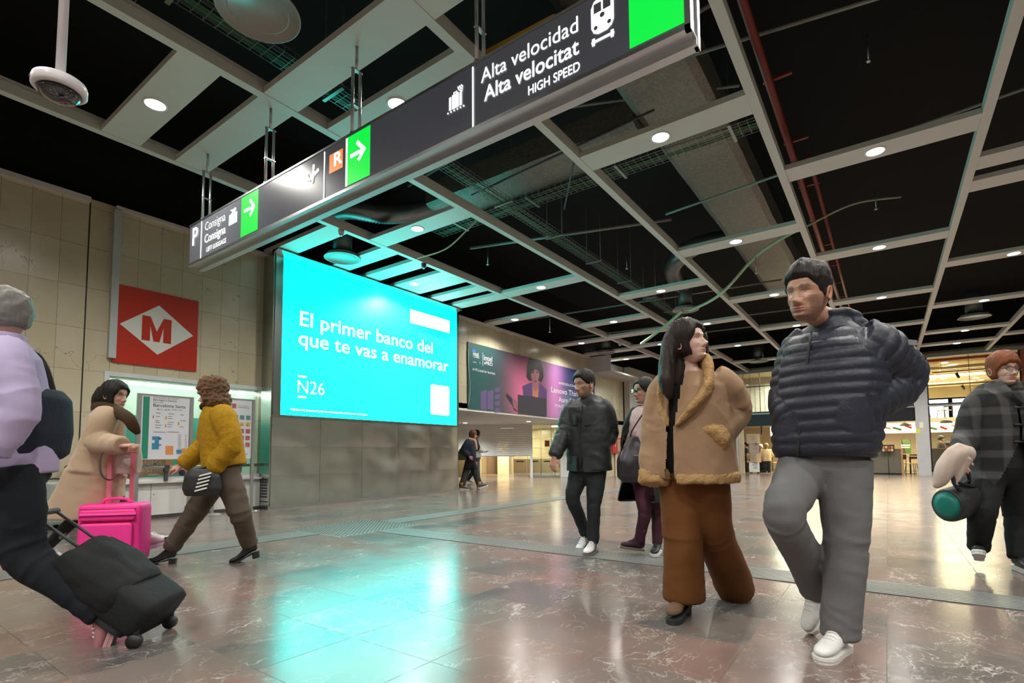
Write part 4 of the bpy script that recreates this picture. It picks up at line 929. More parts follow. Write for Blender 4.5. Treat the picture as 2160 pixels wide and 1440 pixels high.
def wpane(i, y0, y1, z0, z1, mull, label=None):
    b = MB()
    b.box(SX-.03, SX+.03, y0, y0+.05, z0, z1); b.box(SX-.03, SX+.03, y1-.05, y1, z0, z1); b.box(SX-.03, SX+.03, y0, y1, z0, z0+.06)
    for m_ in mull: b.box(SX-.008, SX+.008, m_-.008, m_+.008, z0, z1)
    w = struct('window_%d' % i, b, M_FRAME, label); b = MB(); b.box(SX-.005, SX+.005, y0+.05, y1-.05, z0+.06, z1); struct('pane', b, M_GL, None, w)
wpane(2, -.92, 9.0, 2.72, 4.56, (1.2, 3.0, 4.6, 5.3)); wpane(3, -4.0, -1.33, 2.72, 4.56, (-2.6,)); wpane(4, -4.0, -1.33, .16, 2.66, ())
b = MB(); b.box(SX-.06, SX+.06, -4.0, -1.33, 0, .16); struct('trim_34', b, M_ALU, 'steel sill under the right shop window')
b = MB(); b.box(SX-.03, SX+.03, 3.85, 3.95, 0, 2.14); b.box(SX-.03, SX+.03, 4.55, 4.62, 1.75, 2.14); b.box(SX-.02, SX+.02, 5.35, 5.57, 0, 2.14, 1); struct('door_3', b, [M_FRAME, mat('cream_jamb', (.66, .58, .42), .5)])
# inside
b = MB(); b.box(26.2, 40, -14, 9.5, 4.75, 4.85); b.box(39.9, 40, -14, 17, 0, 2.5); b.box(26, 40, 9.4, 9.5, 0, 4.8); b.box(39.9, 40, -14, 17, 4.1, 4.8); struct('wall_far', b, mat('warm_plaster', (.60, .50, .32), .7, scale=1))
b = MB(); b.box(30.5, 40, -14, 9.4, 2.30, 2.46); struct('trim_35', b, M_CRM, 'edge of the upper dining floor inside the shop')
b = MB(); b.box(33, 33.1, -14, 9.4, 0, 2.3); struct('wall_lower', b, M_CRM)
M_DAY = emat('daylight_window', (1.0, 1.0, 1.0, 1), 3.2)
for k, (y0, y1) in enumerate(((-6.2, -4.6), (-4.3, -3.2), (-3.0, -1.7), (-1.5, -.2), (.3, 2.0))):
    b = MB(); b.box(39.86, 39.9, y0, y1, 2.6, 4.0); struct('window_%d' % (5+k), b, M_DAY)
b = MB(); b.box(30.46, 30.5, -8, 5, 1.80, 2.28); o = thing('menu_fascia', b, emat('lit_menu_fascia', (1.0, .86, .62, 1), 1.8), 'long backlit food picture band over the shop counters', 'sign')
b = MB(); rr = random.Random(4)
for k in range(16):
    y = -4.6+k*.42; b.obox((30.455, y, 2.04+rr.uniform(-.08, .08)), (.003, 0, 0), (0, .11+rr.random()*.08, .06), (0, -.015, .04), k % 3)
part('food_picture', b, [mat('red_food', (.5, .06, .03), .5), mat('green_food', (.12, .3, .06), .5), mat('cream_food', (.8, .6, .35), .5)], o)
M_GRC = mat('olive_grey_counter', (.19, .175, .13), .4); M_WOODT = mat('light_wood', (.58, .36, .15), .5)
for y0, y1, x, l in ((-.47, .75, 26.6, 'olive grey counter with a wooden top inside the shop entrance'), (-4.0, -1.36, 26.9, 'olive grey counter behind the right shop window')):
    r = root('counter', (x, (y0+y1)/2, 0), l, 'counter')
    b = MB(); b.box(x, x+.7, y0, y1, .06, 1.03); part('body', b, M_GRC, r)
    b = MB(); b.box(x-.03, x+.73, y0-.03, y1+.03, 1.03, 1.07); b.box(x-.03, x+.02, y0-.03, y0+.04, 0, 1.03); part('top', b, M_WOODT, r)
    b = MB(); b.box(x+.02, x+.7, y0, y1, 0, .06); part('plinth', b, M_BLACK, r)
p, q = onX(1858, 938, 26.4), onX(1887, 953, 26.4)
r = root('menu_stand', (26.4, (p[1]+q[1])/2, 0), 'framed menu board on a thin black stand before the counter', 'menu stand')
b = MB(); b.box(26.38, 26.4, q[1], p[1], q[2], p[2]); part('frame', b, M_BLACK, r)
b = MB(); ym = (p[1]+q[1])/2; b.cyl((26.42, ym, 0), (26.42, ym, 1.2), .012, 8); b.cyl((26.42, ym, 0), (26.42, ym, .015), .15, 16); part('pole', b, M_BLACK, r)
b = MB()
for i in range(4):
    for j in range(2):
        w = (p[1]-q[1]-.06)/4; y = q[1]+.03+i*w; b.box(26.375, 26.38, y+.01, y+w-.01, q[2]+.03+j*.12, q[2]+.03+j*.12+.1, (i+j) % 3)
part('menu_picture', b, [mat('cream_food', (.8, .6, .35), .5), M_PORA, mat('brown_food', (.3, .12, .06), .5)], r)
# promo cube tower
for k, (za, zb, w, ang, l) in enumerate(((.08, .50, .40, .15, 'white printed cube at the foot of the promotional tower'), (.50, .92, .44, -.25, 'cardboard brown cube with a wheel picture, second from the bottom of the tower'), (.92, 1.34, .40, .3, 'grey brown printed cube, third from the bottom of the tower'), (1.34, 1.76, .44, -.1, 'cardboard brown cube on top of the promotional tower'))):
    c = onX(1590, 950, 25.2); r = root('promo_cube', (25.2, c[1], za), l, 'display box', 'promotional cube tower by the shop entrance')
    ca, sa = math.cos(ang), math.sin(ang); b = MB(); b.obox((25.2, c[1], (za+zb)/2), (ca*w/2, sa*w/2, 0), (-sa*w/2, ca*w/2, 0), (0, 0, (zb-za)/2-.004)); part('box', b, mat('white_card', (.62, .64, .60), .6) if k == 0 else mat('kraft_card%d' % (k % 2), (.42, .32, .21) if k % 2 else (.34, .27, .20), .6), r)
    b = MB(); f = np.array([-ca, -sa, 0]); sd = np.array([-sa, ca, 0]); fc = np.array([25.2, c[1], (za+zb)/2])+f*(w/2+.001)
    for i in range(3): b.obox(fc+sd*-.05+UPZ*(.02-i*.03), sd*.07, UPZ*.008, f*.002)
    b.obox(fc+sd*-.02+UPZ*.1, sd*.11, UPZ*.015, f*.002)
    part('printed_text', b, M_PGRY, r)
    if k == 1:
        b = MB(); b.lathe([(.06, 0), (.13, 0), (.13, .004), (.06, .004)], tuple(fc+sd*.09-np.array([.006, 0, 0])), 20, axis='x'); part('wheel_picture', b, mat('brown_food', (.3, .12, .06), .5), r)
    if k == 0:
        for sx in (-1, 1):
            for sy in (-1, 1): b = MB(); b.ell((25.2+sx*.14, c[1]+sy*.14, .04), (.03, 0, 0), (0, .02, 0), (0, 0, .04), 10); part('castor', b, M_BLACK, r)
# small notices on the piers
for (px, py, w, h, m, l) in ((1943.5, 896, .12, .22, M_CREAM, 'pale notice on the marble pier'), (1937.5, 909, .10, .17, M_YEL, 'yellow notice on the marble pier'), (1545, 912, .10, .18, M_YEL, 'yellow notice on the pier left of the shop entrance'), (1544, 921, .16, .12, mat('pink_paper', (.7, .5, .42), .5), 'pinkish notice on the pier left of the shop entrance'), (1546, 934, .09, .22, M_PGRY, 'dark striped notice on the pier left of the shop entrance')):
    p = onX(px, py, SX-.105); b = MB(); b.box(SX-.108, SX-.1, p[1]-w/2, p[1]+w/2, p[2]-h/2, p[2]+h/2); thing('wall_notice', b, m, l, 'notice')
# tables, chairs, lamps inside
M_CHAIRB = mat('black_chair_metal', (.02, .02, .02), .45)
def make_chair():
    r = root('cafe_chair', (0, 0, 0), 'black metal cafe chair', 'chair')
    b = MB(); b.box(-.2, .2, -.2, .2, .44, .47); part('seat', b, M_WOODT, r)
    b = MB(); b.box(-.2, .2, .19, .21, .62, .82); part('backrest', b, M_CHAIRB, r)
    for sx in (-1, 1):
        for sy in (-1, 1): b = MB(); b.cyl((sx*.22, sy*.22, 0), (sx*.17, sy*.17, .44 if sy < 0 else .82), .013, 8); part('leg', b, M_CHAIRB, r)
    return r
def copy_thing(r, loc, label, rot=0):
    c = r.copy(); COL.objects.link(c); c.location = loc; c.rotation_euler = (0, 0, rot); c['label'] = label
    for ch in list(r.children):
        k = ch.copy(); COL.objects.link(k); k.parent = c
        for g in ch.children: h = g.copy(); COL.objects.link(h); h.parent = k
    return c
ch0 = make_chair(); first = True
spots = [(26.6, -.70, 0, .3, 'black cafe chair just inside the pier, nearest the glass'), (28.6, -.85, 0, 2.0, 'black cafe chair behind the first one inside the pier'), (28.3, 4.6, 0, 1, 'black cafe chair behind the promotional tower')] + [(31.3+(k % 2)*1.3, -5.0+k*.9, 2.46, k*1.3, 'cafe chair on the upper dining floor, %s from the right' % ('first', 'second', 'third', 'fourth', 'fifth', 'sixth')[k]) for k in range(6)]
for x, y, z, a, l in spots:
    if first: ch0.location = (x, y, z); ch0.rotation_euler = (0, 0, a); ch0['label'] = l; first = False; ch0['group'] = 'black cafe chairs inside the shop'
    else: copy_thing(ch0, (x, y, z), l, a)
def table(x, y, z, l):
    r = root('cafe_table', (x, y, z), l, 'table')
    b = MB(); b.box(x-.35, x+.35, y-.35, y+.35, z+.72, z+.75); part('top', b, M_WOODT, r)
    b = MB(); b.cyl((x, y, z), (x, y, z+.72), .03, 10); b.cyl((x, y, z), (x, y, z+.02), .22, 18); part('pedestal', b, M_CHAIRB, r)
table(27.9, -.75, 0, 'small wooden cafe table beside the marble pier'); table(31.9, -3.6, 2.46, 'small table on the upper dining floor, right one'); table(31.9, -1.6, 2.46, 'small table on the upper dining floor, left one')
def pendant(x, y, z, l):
    r = root('pendant_lamp', (x, y, z), l, 'pendant lamp')
    b = MB(); b.lathe([(.21, 0), (.2, .04), (.15, .1), (.06, .15), (.02, .16), (.018, .16), (.05, .145), (.14, .095), (.19, .04)], (x, y, z), 24); part('shade', b, mat('grey_shade', (.25, .24, .21), .5), r)
    b = MB(); b.cyl((x, y, z+.15), (x, y, z+.6), .006, 6); part('cord', b, M_BLACK, r)
    b = MB(); b.ell((x, y, z+.05), (.05, 0, 0), (0, .05, 0), (0, 0, .05), 12); part('bulb', b, emat('warm_bulb', (1, .85, .6, 1), 20), r)
p = onX(1910, 893, 28.0); pendant(28.0, p[1], p[2]-.1, 'grey dome pendant lamp over the counter left of the marble pier'); p = onX(1996, 889, 28.0); pendant(28.0, p[1], p[2]-.05, 'grey dome pendant lamp right of the marble pier')
def track(y0, y1, x, z, lab, heads):
    r = root('track_light', (x, (y0+y1)/2, z), lab, 'track light')
    b = MB(); b.box(x-.02, x+.02, y0, y1, z, z+.04)
    part('rail', b, M_BLACK, r)
    for h in heads: b = MB(); b.cyl((x, h, z), (x, h, z-.1), .012, 6); b.cyl((x-.05, h+.03, z-.08), (x+.08, h-.05, z-.24), .05, 12); part('spot_head', b, M_BLACK, r)
    for y in (y0+.3, y1-.3): b = MB(); b.cyl((x, y, z), (x, y, 4.75), .006, 6); part('cord', b, M_BLACK, r)
p = onX(1966, 787, 27.5); track(-6, p[1], 27.5, p[2], 'black track with a spotlight behind the right upper window', [onX(2019, 787, 27.5)[1]])
p = onX(1568, 818, 27.0); track(.6, p[1], 27.0, p[2], 'black track with a spotlight behind the left upper window', [onX(1639, 812, 27.0)[1]])
p = onX(2010, 811, 33); track(-8, -1.2, 33, p[2], 'far black track with a spotlight deep inside the right upper window', [onX(2031, 816, 33)[1]])
b = MB(); b.cyl((27.0, -8, 4.6), (27.0, -1.35, 4.6), .06, 12); thing('ceiling_pipe', b, mat('orange_red_pipe', (.5, .09, .03), .4), 'orange red pipe under the ceiling inside the right shop window', 'pipe')
for x, z, l in ((29, 4.5, 'ochre service pipe nearest the right upper window'), (31, 4.4, 'ochre service pipe second behind the right upper window'), (34, 4.3, 'ochre service pipe deepest behind the right upper window')):
    b = MB(); b.cyl((x, -9, z), (x, 3, z), .1, 12); thing('ceiling_pipe', b, M_CRM, l, 'pipe')
b = MB()
for k in range(26): b.box(29.0, 29.06, .8+k*.22, .8+k*.22+.2, 2.46, 4.75)
thing('screen_wall', b, mat('white_fluted_panel', (.70, .68, .58), .5), 'pale vertical-slat screen wall behind the left upper window', 'screen')
for k, (x, y, z, wt, c, l) in enumerate(((28.5, 3.2, 2.1, 120, (1, .78, .45), 'warm shop light over the entrance passage'), (28.2, -.2, 2.1, 110, (1, .78, .45), 'warm shop light behind the olive grey counter'), (29, -2.6, 2.2, 120, (1, .84, .56), 'warm shop light over the right counter'),
        (30, -2.5, 4.7, 330, (1, .84, .55), 'warm shop light high behind the right upper window'), (35, -2.5, 4.7, 330, (1, .84, .55), 'warm shop light deep in the upper dining floor'), (27.6, 3.4, 4.7, 260, (1, .93, .75), 'warm shop light washing the pale slat screen'), (30.0, 1.6, 2.1, 100, (1, .78, .45), 'warm shop light deeper inside the entrance'))):
    r = root('shop_light', (x, y, z), l, 'ceiling light')
    b = MB(); b.lathe([(.001, 0), (.14, 0), (.14, .02), (.001, .02)], (x, y, z), 20); part('panel', b, emat('warm_shop_panel', (1, .88, .66, 1), 14), r)
    L = bpy.data.lights.new('shop_glow', 'AREA'); L.energy = wt*1.3; L.color = c; L.shape = 'SQUARE'; L.size = 2.2; lo = bpy.data.objects.new('shop_glow', L); COL.objects.link(lo); lo.parent = r; lo.location = (0, 0, -.25)
for k, (px, py) in enumerate(((1992, 765), (1983, 780), (1968, 799), (2068, 790), (2058, 797), (2069, 801), (2051, 804))):
    p = onZ(px, py, 4.74); 
    if p[0] < 39: 
        b = MB(); b.lathe([(.001, 0), (.11, 0), (.11, .01), (.001, .01)], p-np.array([0, 0, .012]), 18); thing('recessed_lamp', b, emat('warm_shop_panel', (1, .88, .66, 1), 14), ('first', 'second', 'third', 'fourth', 'fifth', 'sixth', 'seventh')[k]+' small lit ceiling disc behind the right upper window counted from the glass', 'ceiling light', 'small lit discs in the shop ceiling')
p, q = onX(1907, 926, 28.6), onX(1922, 956, 28.6)
b = MB(); b.box(28.6, 28.63, q[1], p[1]+.1, q[2], p[2]); o = thing('menu_board', b, mat('dark_board', (.05, .045, .05), .4), 'dark menu board with green stripes beside the marble pier', 'sign')
b = MB()
for k in range(5): b.obox((28.597, (p[1]+q[1])/2-.1+k*.05, (p[2]+q[2])/2), (.002, 0, 0), (0, .012, 0), (0, .06, .3))
part('green_stripe', b, mat('green_print3', (.08, .28, .05), .5), o)
b = MB(); zc = (p[2]+q[2])/2
for k in range(2): b.box(28.592, 28.596, (p[1]+q[1])/2-.08, (p[1]+q[1])/2+.22, zc+.02-k*.09, zc+.07-k*.09)
part('white_lettering', b, M_CREAM, o)
# ------------------------------------------------------------------ figures
def unit(v): v = np.asarray(v, float); return v/(np.linalg.norm(v)+1e-9)
def remesh(mb, voxel, smooth=2, fac=.5):
    me = mb.mesh('tmp'); o = bpy.data.objects.new('tmp', me); COL.objects.link(o)
    m = o.modifiers.new('r', 'REMESH'); m.mode = 'VOXEL'; m.voxel_size = voxel; m.use_smooth_shade = True
    if smooth: s = o.modifiers.new('s', 'SMOOTH'); s.iterations = smooth; s.factor = fac
    dg = bpy.context.evaluated_depsgraph_get(); out = bpy.data.meshes.new_from_object(o.evaluated_get(dg))
    bpy.data.objects.remove(o); bpy.data.meshes.remove(me)
    return out
def arr(me):
    v = np.empty(len(me.vertices)*3, np.float32); me.vertices.foreach_get('co', v); v = v.reshape(-1, 3).astype(float)
    n = np.empty(len(me.vertices)*3, np.float32); me.vertices.foreach_get('normal', n); return v, n.reshape(-1, 3).astype(float)
def setv(me, v):
    me.vertices.foreach_set('co', v.astype(np.float32).ravel()); me.update()
def vnoise(v, s, seed=0.0):
    """cheap smooth value noise, vectorised (sum of rotated sines)"""
    out = np.zeros(len(v)); rr = np.random.RandomState(int(seed*10)+3)
    for k in range(6):
        d = rr.normal(size=3); d /= np.linalg.norm(d); f = s*(1+k*.55)
        w = v@d*f + rr.rand()*6 + 1.3*np.sin(v@np.roll(d, 1)*f*.7+rr.rand()*6)
        out += np.sin(w)/(1+k*.45)
    return out/2.6
def bones(v, segs, rad=None):
    """nearest bone (distance over its radius), parameter along it and distance"""
    best = np.full(len(v), 1e9); idx = np.zeros(len(v), int); tt = np.zeros(len(v))
    for k, (p, q) in enumerate(segs):
        p, q = np.asarray(p), np.asarray(q); d = q-p; t = np.clip(((v-p)@d)/(d@d), 0, 1); ds = np.linalg.norm(v-(p+t[:, None]*d), axis=1)/(rad[k] if rad else 1)
        m = ds < best; best[m] = ds[m]; idx[m] = k; tt[m] = t[m]
    return idx, tt, best
def wrinkle(me, segs, amp=.006, freq=16, seed=0.0):
    """soft folds running across the limbs, deepest near the joints"""
    v, n = arr(me); idx, t, ds = bones(v, segs); D = np.array([unit(np.asarray(q)-np.asarray(p)) for p, q in segs])[idx]; joint = np.zeros(len(v))
    for p, q in segs: joint = np.maximum(joint, np.exp(-(np.linalg.norm(v-np.asarray(q), axis=1)/.15)**2))
    sq = v+D*(np.sum(v*D, axis=1)*1.3)[:, None]          # squeeze the noise along the limb: folds lie across it
    f = 1-2*np.abs(vnoise(sq, freq*.95, seed+1))**.8; w = vnoise(v, freq*.4, seed)
    setv(me, v+n*(amp*(w*.55+f*(.22+.75*joint)))[:, None])
def ring(c, side, front, hw, hd, n=20, e=.85):
    r = []
    for i in range(n):
        a = 2*PI*i/n; ca, sa = math.cos(a), math.sin(a)
        r.append(c+side*hw*(abs(ca)**e)*(1 if ca >= 0 else -1)+front*hd*(abs(sa)**e)*(1 if sa >= 0 else -1))
    return r
# ---- head (built round the origin: x forward, y left, z up; about 23 cm tall)
_PZ = np.array([-.125, -.115, -.10, -.085, -.07, -.05, -.03, 0, .02, .05, .08, .10, .112, .118])
_XF = np.array([.03, .070, .086, .084, .086, .085, .087, .086, .092, .087, .066, .038, .015, .0])
_XB = np.array([-.03, -.045, -.058, -.068, -.076, -.086, -.094, -.101, -.104, -.101, -.085, -.06, -.03, .0])
_WD = np.array([.022, .034, .044, .053, .060, .066, .071, .075, .077, .074, .062, .044, .022, .001])
def head_profile(z): return np.interp(z, _PZ, _XF), np.interp(z, _PZ, _XB), np.interp(z, _PZ, _WD)
def head_mesh(mb_v, mb_f, cols, spec, M3, c, fem=False):
    nz, na = spec.get('res', (84, 110)); g = np.exp
    zs = -.125+.243*(1-np.cos(np.linspace(0, 1, nz)*PI))/2*1.0
    zs = np.linspace(-.125, .118, nz); V = []; Cc = []
    skin = np.array(spec.get('skin', (.42, .23, .16))); lip = skin*np.array([.85, .52, .5]); brow = np.array(spec.get('brow', (.03, .02, .015)))
    beard = spec.get('beard', 0); glasses = spec.get('glasses')
    for z in zs:
        xf, xb, w = head_profile(z); cx0 = (xf+xb)/2; rx = (xf-xb)/2
        if fem: w = w*(.97 if z > -.05 else .93)
        for i in range(na):
            a = 2*PI*i/na; ca, sa = math.cos(a), math.sin(a)
            x = cx0+rx*math.copysign(abs(ca)**.92, ca); y = w*math.copysign(abs(sa)**.88, sa); zz = z
            if ca > 0:
                fr = min(1, ca*1.6)
                nose = .027*g(-((z+.040)/.0125)**2)+.016*g(-((z+.022)/.018)**2)+.006*g(-(z/.018)**2)
                x += nose*g(-(y/(.0095 if z > -.03 else .0135))**2)*fr
                x += .008*g(-((abs(y)-.014)/.007)**2-((z+.046)/.008)**2)*fr       # nostril wings
                x -= .012*g(-((abs(y)-.031)/.015)**2-((z-.001)/.012)**2)*fr        # sockets
                x += .0075*g(-((abs(y)-.031)/.0105)**2-((z+.001)/.0075)**2)*fr     # eyeballs
                x += .005*g(-((abs(y)-.028)/.018)**2-((z-.020)/.008)**2)*fr        # brow ridge
                x += .005*g(-((abs(y)-.042)/.014)**2-((z+.030)/.014)**2)*fr        # cheekbones
                x += .0055*g(-(y/.020)**2-((z+.0675)/.0038)**2)*fr + .0065*g(-(y/.017)**2-((z+.0775)/.0042)**2)*fr
                x -= .004*g(-(y/.023)**2-((z+.0723)/.0018)**2)*fr - .004*g(-(y/.018)**2-((z+.103)/.010)**2)*fr
                x -= .003*g(-(y/.02)**2-((z+.088)/.005)**2)*fr
            col = skin*(1+.10*g(-((abs(y)-.04)/.02)**2-((z+.035)/.02)**2)*(ca > .2)*np.array([1, .2, .2]))
            if ca > .15:
                ay = abs(y)
                ml = g(-(y/.024)**4)*max(g(-((z+.0675)/.0042)**4), g(-((z+.0775)/.005)**4)); col = col*(1-ml)+lip*ml
                slit = g(-(y/.023)**4-((z+.0723)/.0015)**2); col = col*(1-slit*.8)
                arch = .021+.004*(1-((ay-.032)/.02)**2); bm = g(-((ay-.032)/.019)**4-((z-arch)/.0055)**4)*.95; col = col*(1-bm)+brow*bm
                em = g(-((ay-.031)/.0135)**4-((z+.001+((ay-.031)/.03)**2*2)/.0062)**4)
                wht = np.array([.55, .52, .48]); ir = g(-((ay-.031)/.0055)**4-((z+.0005)/.0052)**4)
                ec = wht*(1-ir)+np.array([.02, .012, .008])*ir; col = col*(1-em)+ec*em
                lash = g(-((ay-.031)/.0145)**4-((z-.0045)/.0017)**2); col = col*(1-lash*.85)
                if beard:
                    mask = max(g(-(y/.03)**4-((z+.058)/.006)**4), g(-((z+.098)/.022)**6)*(1 if z < -.078 or ay > .026 else .4), g(-((ay-.055)/.014)**4)*(1 if -.10 < z < -.02 else 0))
                    mask *= (1-ml); bc = brow*1.2; col = col*(1-mask*beard)+bc*mask*beard
            elif beard and z < -.02 and ca > -.15: col = col*(1-beard*.7)+brow*beard*.7
            V.append((x, y, zz)); Cc.append(col)
    fs = []
    for k in range(nz-1):
        for i in range(na): j = (i+1) % na; fs.append((k*na+i, k*na+j, (k+1)*na+j, (k+1)*na+i))
    o = len(V); V += [((head_profile(zs[0])[0]+head_profile(zs[0])[1])/2, 0, zs[0]), (0, 0, .1185)]; Cc += [skin, skin]
    for i in range(na): j = (i+1) % na; fs.append((o, j, i)); fs.append((o+1, (nz-1)*na+i, (nz-1)*na+j))
    # ears
    for sg in (-1, 1):
        eo = len(V); ne = 14; prof = ((.0, .002, .75), (.012, .010, 1.0), (.019, .006, 1.0), (.016, .004, .78), (.011, .006, .45), (.009, .002, .1))
        for (oy, th, sc) in prof:
            for i in range(ne):
                a = 2*PI*i/ne; V.append((-.014+.017*sc*math.cos(a)-.004*math.sin(a), sg*(.070+oy), -.014+.032*sc*math.sin(a)*(1 if math.sin(a) > 0 else .9))); Cc.append(skin*np.array([1.05, .9, .9]))
        for k in range(len(prof)-1):
            for i in range(ne): j = (i+1) % ne; q = (eo+k*ne+i, eo+k*ne+j, eo+(k+1)*ne+j, eo+(k+1)*ne+i); fs.append(q if sg > 0 else q[::-1])
    V = np.array(V)*spec.get('hs', 1.0)@M3.T+c
    base = len(mb_v); mb_v += [tuple(p) for p in V]; mb_f += [tuple(q+base for q in f) for f in fs]; cols += [tuple(q) for q in Cc]
def hand(mb, wrist, d, palm_n, curl=.35, size=1.0, thumb_side=1):
    """wrist point, hand direction d, palm normal (the side the fingers curl to)"""
    d = unit(d); pn = np.asarray(palm_n, float); pn = unit(pn-d*(pn@d)); s = np.cross(d, pn)*thumb_side; k = size
    w = np.asarray(wrist, float)
    mb.loft([ring(w-d*.02*k, s, pn, .024*k, .019*k, 12), ring(w+d*.01*k, s, pn, .027*k, .017*k, 12), ring(w+d*.05*k, s, pn, .038*k, .015*k, 12), ring(w+d*.085*k, s, pn, .040*k, .013*k, 12), ring(w+d*.1*k, s, pn, .036*k, .009*k, 12)])
    for i, (o, L, cc) in enumerate(((.029, .072, 1.0), (.010, .080, 1.1), (-.010, .075, 1.2), (-.028, .058, 1.35))):
        p = w+d*(.088 if i < 3 else .08)*k+s*o*k; pts = [p-d*.02*k, p]; cum = 0
        for j in range(3):
            cum += curl*cc*(.7+.25*j); p = p+(d*math.cos(cum)+pn*math.sin(cum))*L*k*(.42, .33, .25)[j]; pts.append(p)
        mb.tube(pts, [r*k for r in (.0085, .0092, .0088, .0082, .0066)], 8, 0, 2)
    b0 = w+d*.03*k+s*.026*k; t1 = b0+unit(d*.6+s*.75+pn*.3)*.035*k; t2 = t1+unit(d*.85+s*.35+pn*.35)*.030*k; t3 = t2+unit(d*.9+pn*.4)*.022*k
    mb.tube([b0-s*.012*k, t1, t2, t3], [.013*k, .0105*k, .0095*k, .0075*k], 8, 0, 2)
M_SKIN = vcol_mat('skin', .45)
_sk = M_SKIN.node_tree.nodes['Principled BSDF']; _sk.inputs['Subsurface Weight'].default_value = .12; _sk.inputs['Subsurface Radius'].default_value = (.01, .004, .002)
def hair_mat(name, c, freq=90, rough=.5): return mat(name, c, rough, spec=.25, var=.25, scale=5, bump=.5, bscale=freq, stretch=(1, 1, .12))
def head_frame(fwd, roll=0.0):
    f = unit(fwd); l = unit(np.cross((0, 0, 1), f)); u = np.cross(f, l)
    if roll: l, u = l*math.cos(roll)+u*math.sin(roll), u*math.cos(roll)-l*math.sin(roll)
    return np.array([f, l, u]).T
def hair_cap(mb, M3, c, hs, th, hairline, puff=0.0):
    """shell over the skull; th(a, z) thickness, hairline(a) the lowest z at angle a (0 = front)"""
    nz, na = 26, 48; rings = []
    for k in range(nz+1):
        r = []
        for i in range(na):
            a = 2*PI*i/na; aa = abs((a+PI) % (2*PI)-PI); z0 = hairline(aa); z = z0+(.117-z0)*k/nz
            xf, xb, w = head_profile(z); cx0, rx = (xf+xb)/2, (xf-xb)/2; ca, sa = math.cos(a), math.sin(a)
            t = th(aa, z)*min(1, .25+k/4)
            s = 1+t/max(rx, .03) if k < nz else 1
            p = np.array([cx0+(rx+t)*math.copysign(abs(ca)**.92, ca), (w+t)*math.copysign(abs(sa)**.88, sa), z+t*max(0, (z-.03)/.088)])
            r.append(M3@(p*hs)+c)
        rings.append(r)
    mb.loft(rings, 0, True, True)
def boot_shoe(root_, ank, toe, heel_h=0.0, L=.27, mats=None, kind='sneaker', sole_h=.028, lift_pitch=0.0, extras=None, W=.95):
    """ank: ankle joint; toe: direction of the foot (3-D); builds shoe > sole (+laces etc.)"""
    t = unit(toe); s = unit(np.cross((0, 0, 1), t)); u = np.cross(t, s); k = L/.27
    base = np.asarray(ank, float)-u*(.085*k+heel_h)
    P = lambda f, l, h: base+t*f*k+s*l*k*W+u*h*k
    up, so = mats[0], mats[1]
    # upper: rings along the foot, x = distance from the heel
    prof = [(-.062, .020, .02, .075), (-.05, .032, .004, .098), (-.02, .036, .0, .108), (.02, .036, .0, .104), (.055, .037, .0, .086), (.09, .041, .0, .066), (.13, .044, .0, .052), (.165, .041, .0, .045), (.19, .031, .002, .036), (.203, .014, .008, .024)]
    drop = lambda f: heel_h*max(0, min(1, 1-(f+.01)/.13)) if heel_h else 0
    dz0 = heel_h
    rings = []
    for f, w, z0, z1 in prof:
        e = drop(f); zc = (z0+z1)/2+sole_h/k+e-0; hh = (z1-z0)/2
        rings.append([P(f, w*math.cos(a)*(1-.18*max(0, math.sin(a))), zc+hh*math.copysign(abs(math.sin(a))**.8, math.sin(a))) for a in np.linspace(0, 2*PI, 19)[:-1]])
    b = MB(); b.loft(rings)
    if kind == 'boot':
        b.loft([ring(P(-.014, 0, .085+heel_h*.95), s, t, .044*k, .054*k), ring(P(-.006, 0, .14+heel_h), s, t, .043*k, .05*k), ring(P(-.002, 0, .2+heel_h), s, t, .046*k, .054*k)])
    else:
        b.loft([ring(P(-.012, 0, .07+sole_h/k), s, t, .036*k, .052*k), ring(P(-.012, 0, .105+sole_h/k+dz0), s, t, .037*k, .05*k)])
    me = remesh(b, .007*k if L > .2 else .006, 2); sh_ = link_mesh('shoe' if kind != 'boot' else 'boot', me, up, root_)
    b = MB(); out = [(-.066, 0), (-.058, .026), (-.035, .036), (.0, .036), (.05, .036), (.1, .043), (.14, .046), (.175, .040), (.197, .024), (.205, 0)]
    poly = out+[(f, -l) for f, l in out[-2:0:-1]]
    if heel_h:
        b.prism([P(f, l, drop(f)+.0) for f, l in poly if f > -.1], u*(sole_h*.6))
        hp = [(-.062, -.02), (-.03, -.028), (-.006, -.024), (-.006, .024), (-.03, .028), (-.062, .02)]
        b.prism([P(f, l, 0) for f, l in hp], u*heel_h*1.06+t*-.006)
    else: b.prism([P(f, l, 0) for f, l in poly], u*sole_h); b.prism([P(f*1.02+.0, l*1.06, sole_h/k*.55) for f, l in poly], u*sole_h*.5)
    part('sole', b, so, sh_)
    if kind == 'sneaker':
        b = MB()
        for i in range(5):
            f = .035+i*.019; z = np.interp(f, [q[0] for q in prof], [q[3] for q in prof])+sole_h/k; b.tube([P(f, -.026, z-.012), P(f+.004, -.012, z), P(f+.004, .012, z), P(f, .026, z-.012)], .0032*k, 6, 0, 3)
        for sg in (-1, 1): b.tube([P(.03, 0, .103+sole_h/k), P(.035, sg*.022, .11+sole_h/k), P(.05, sg*.034, .085+sole_h/k)], .003*k, 6, 0, 4)
        part('laces', b, mats[2] if len(mats) > 2 else so, sh_)
    if extras: extras(sh_, P, k, sole_h)
    return sh_
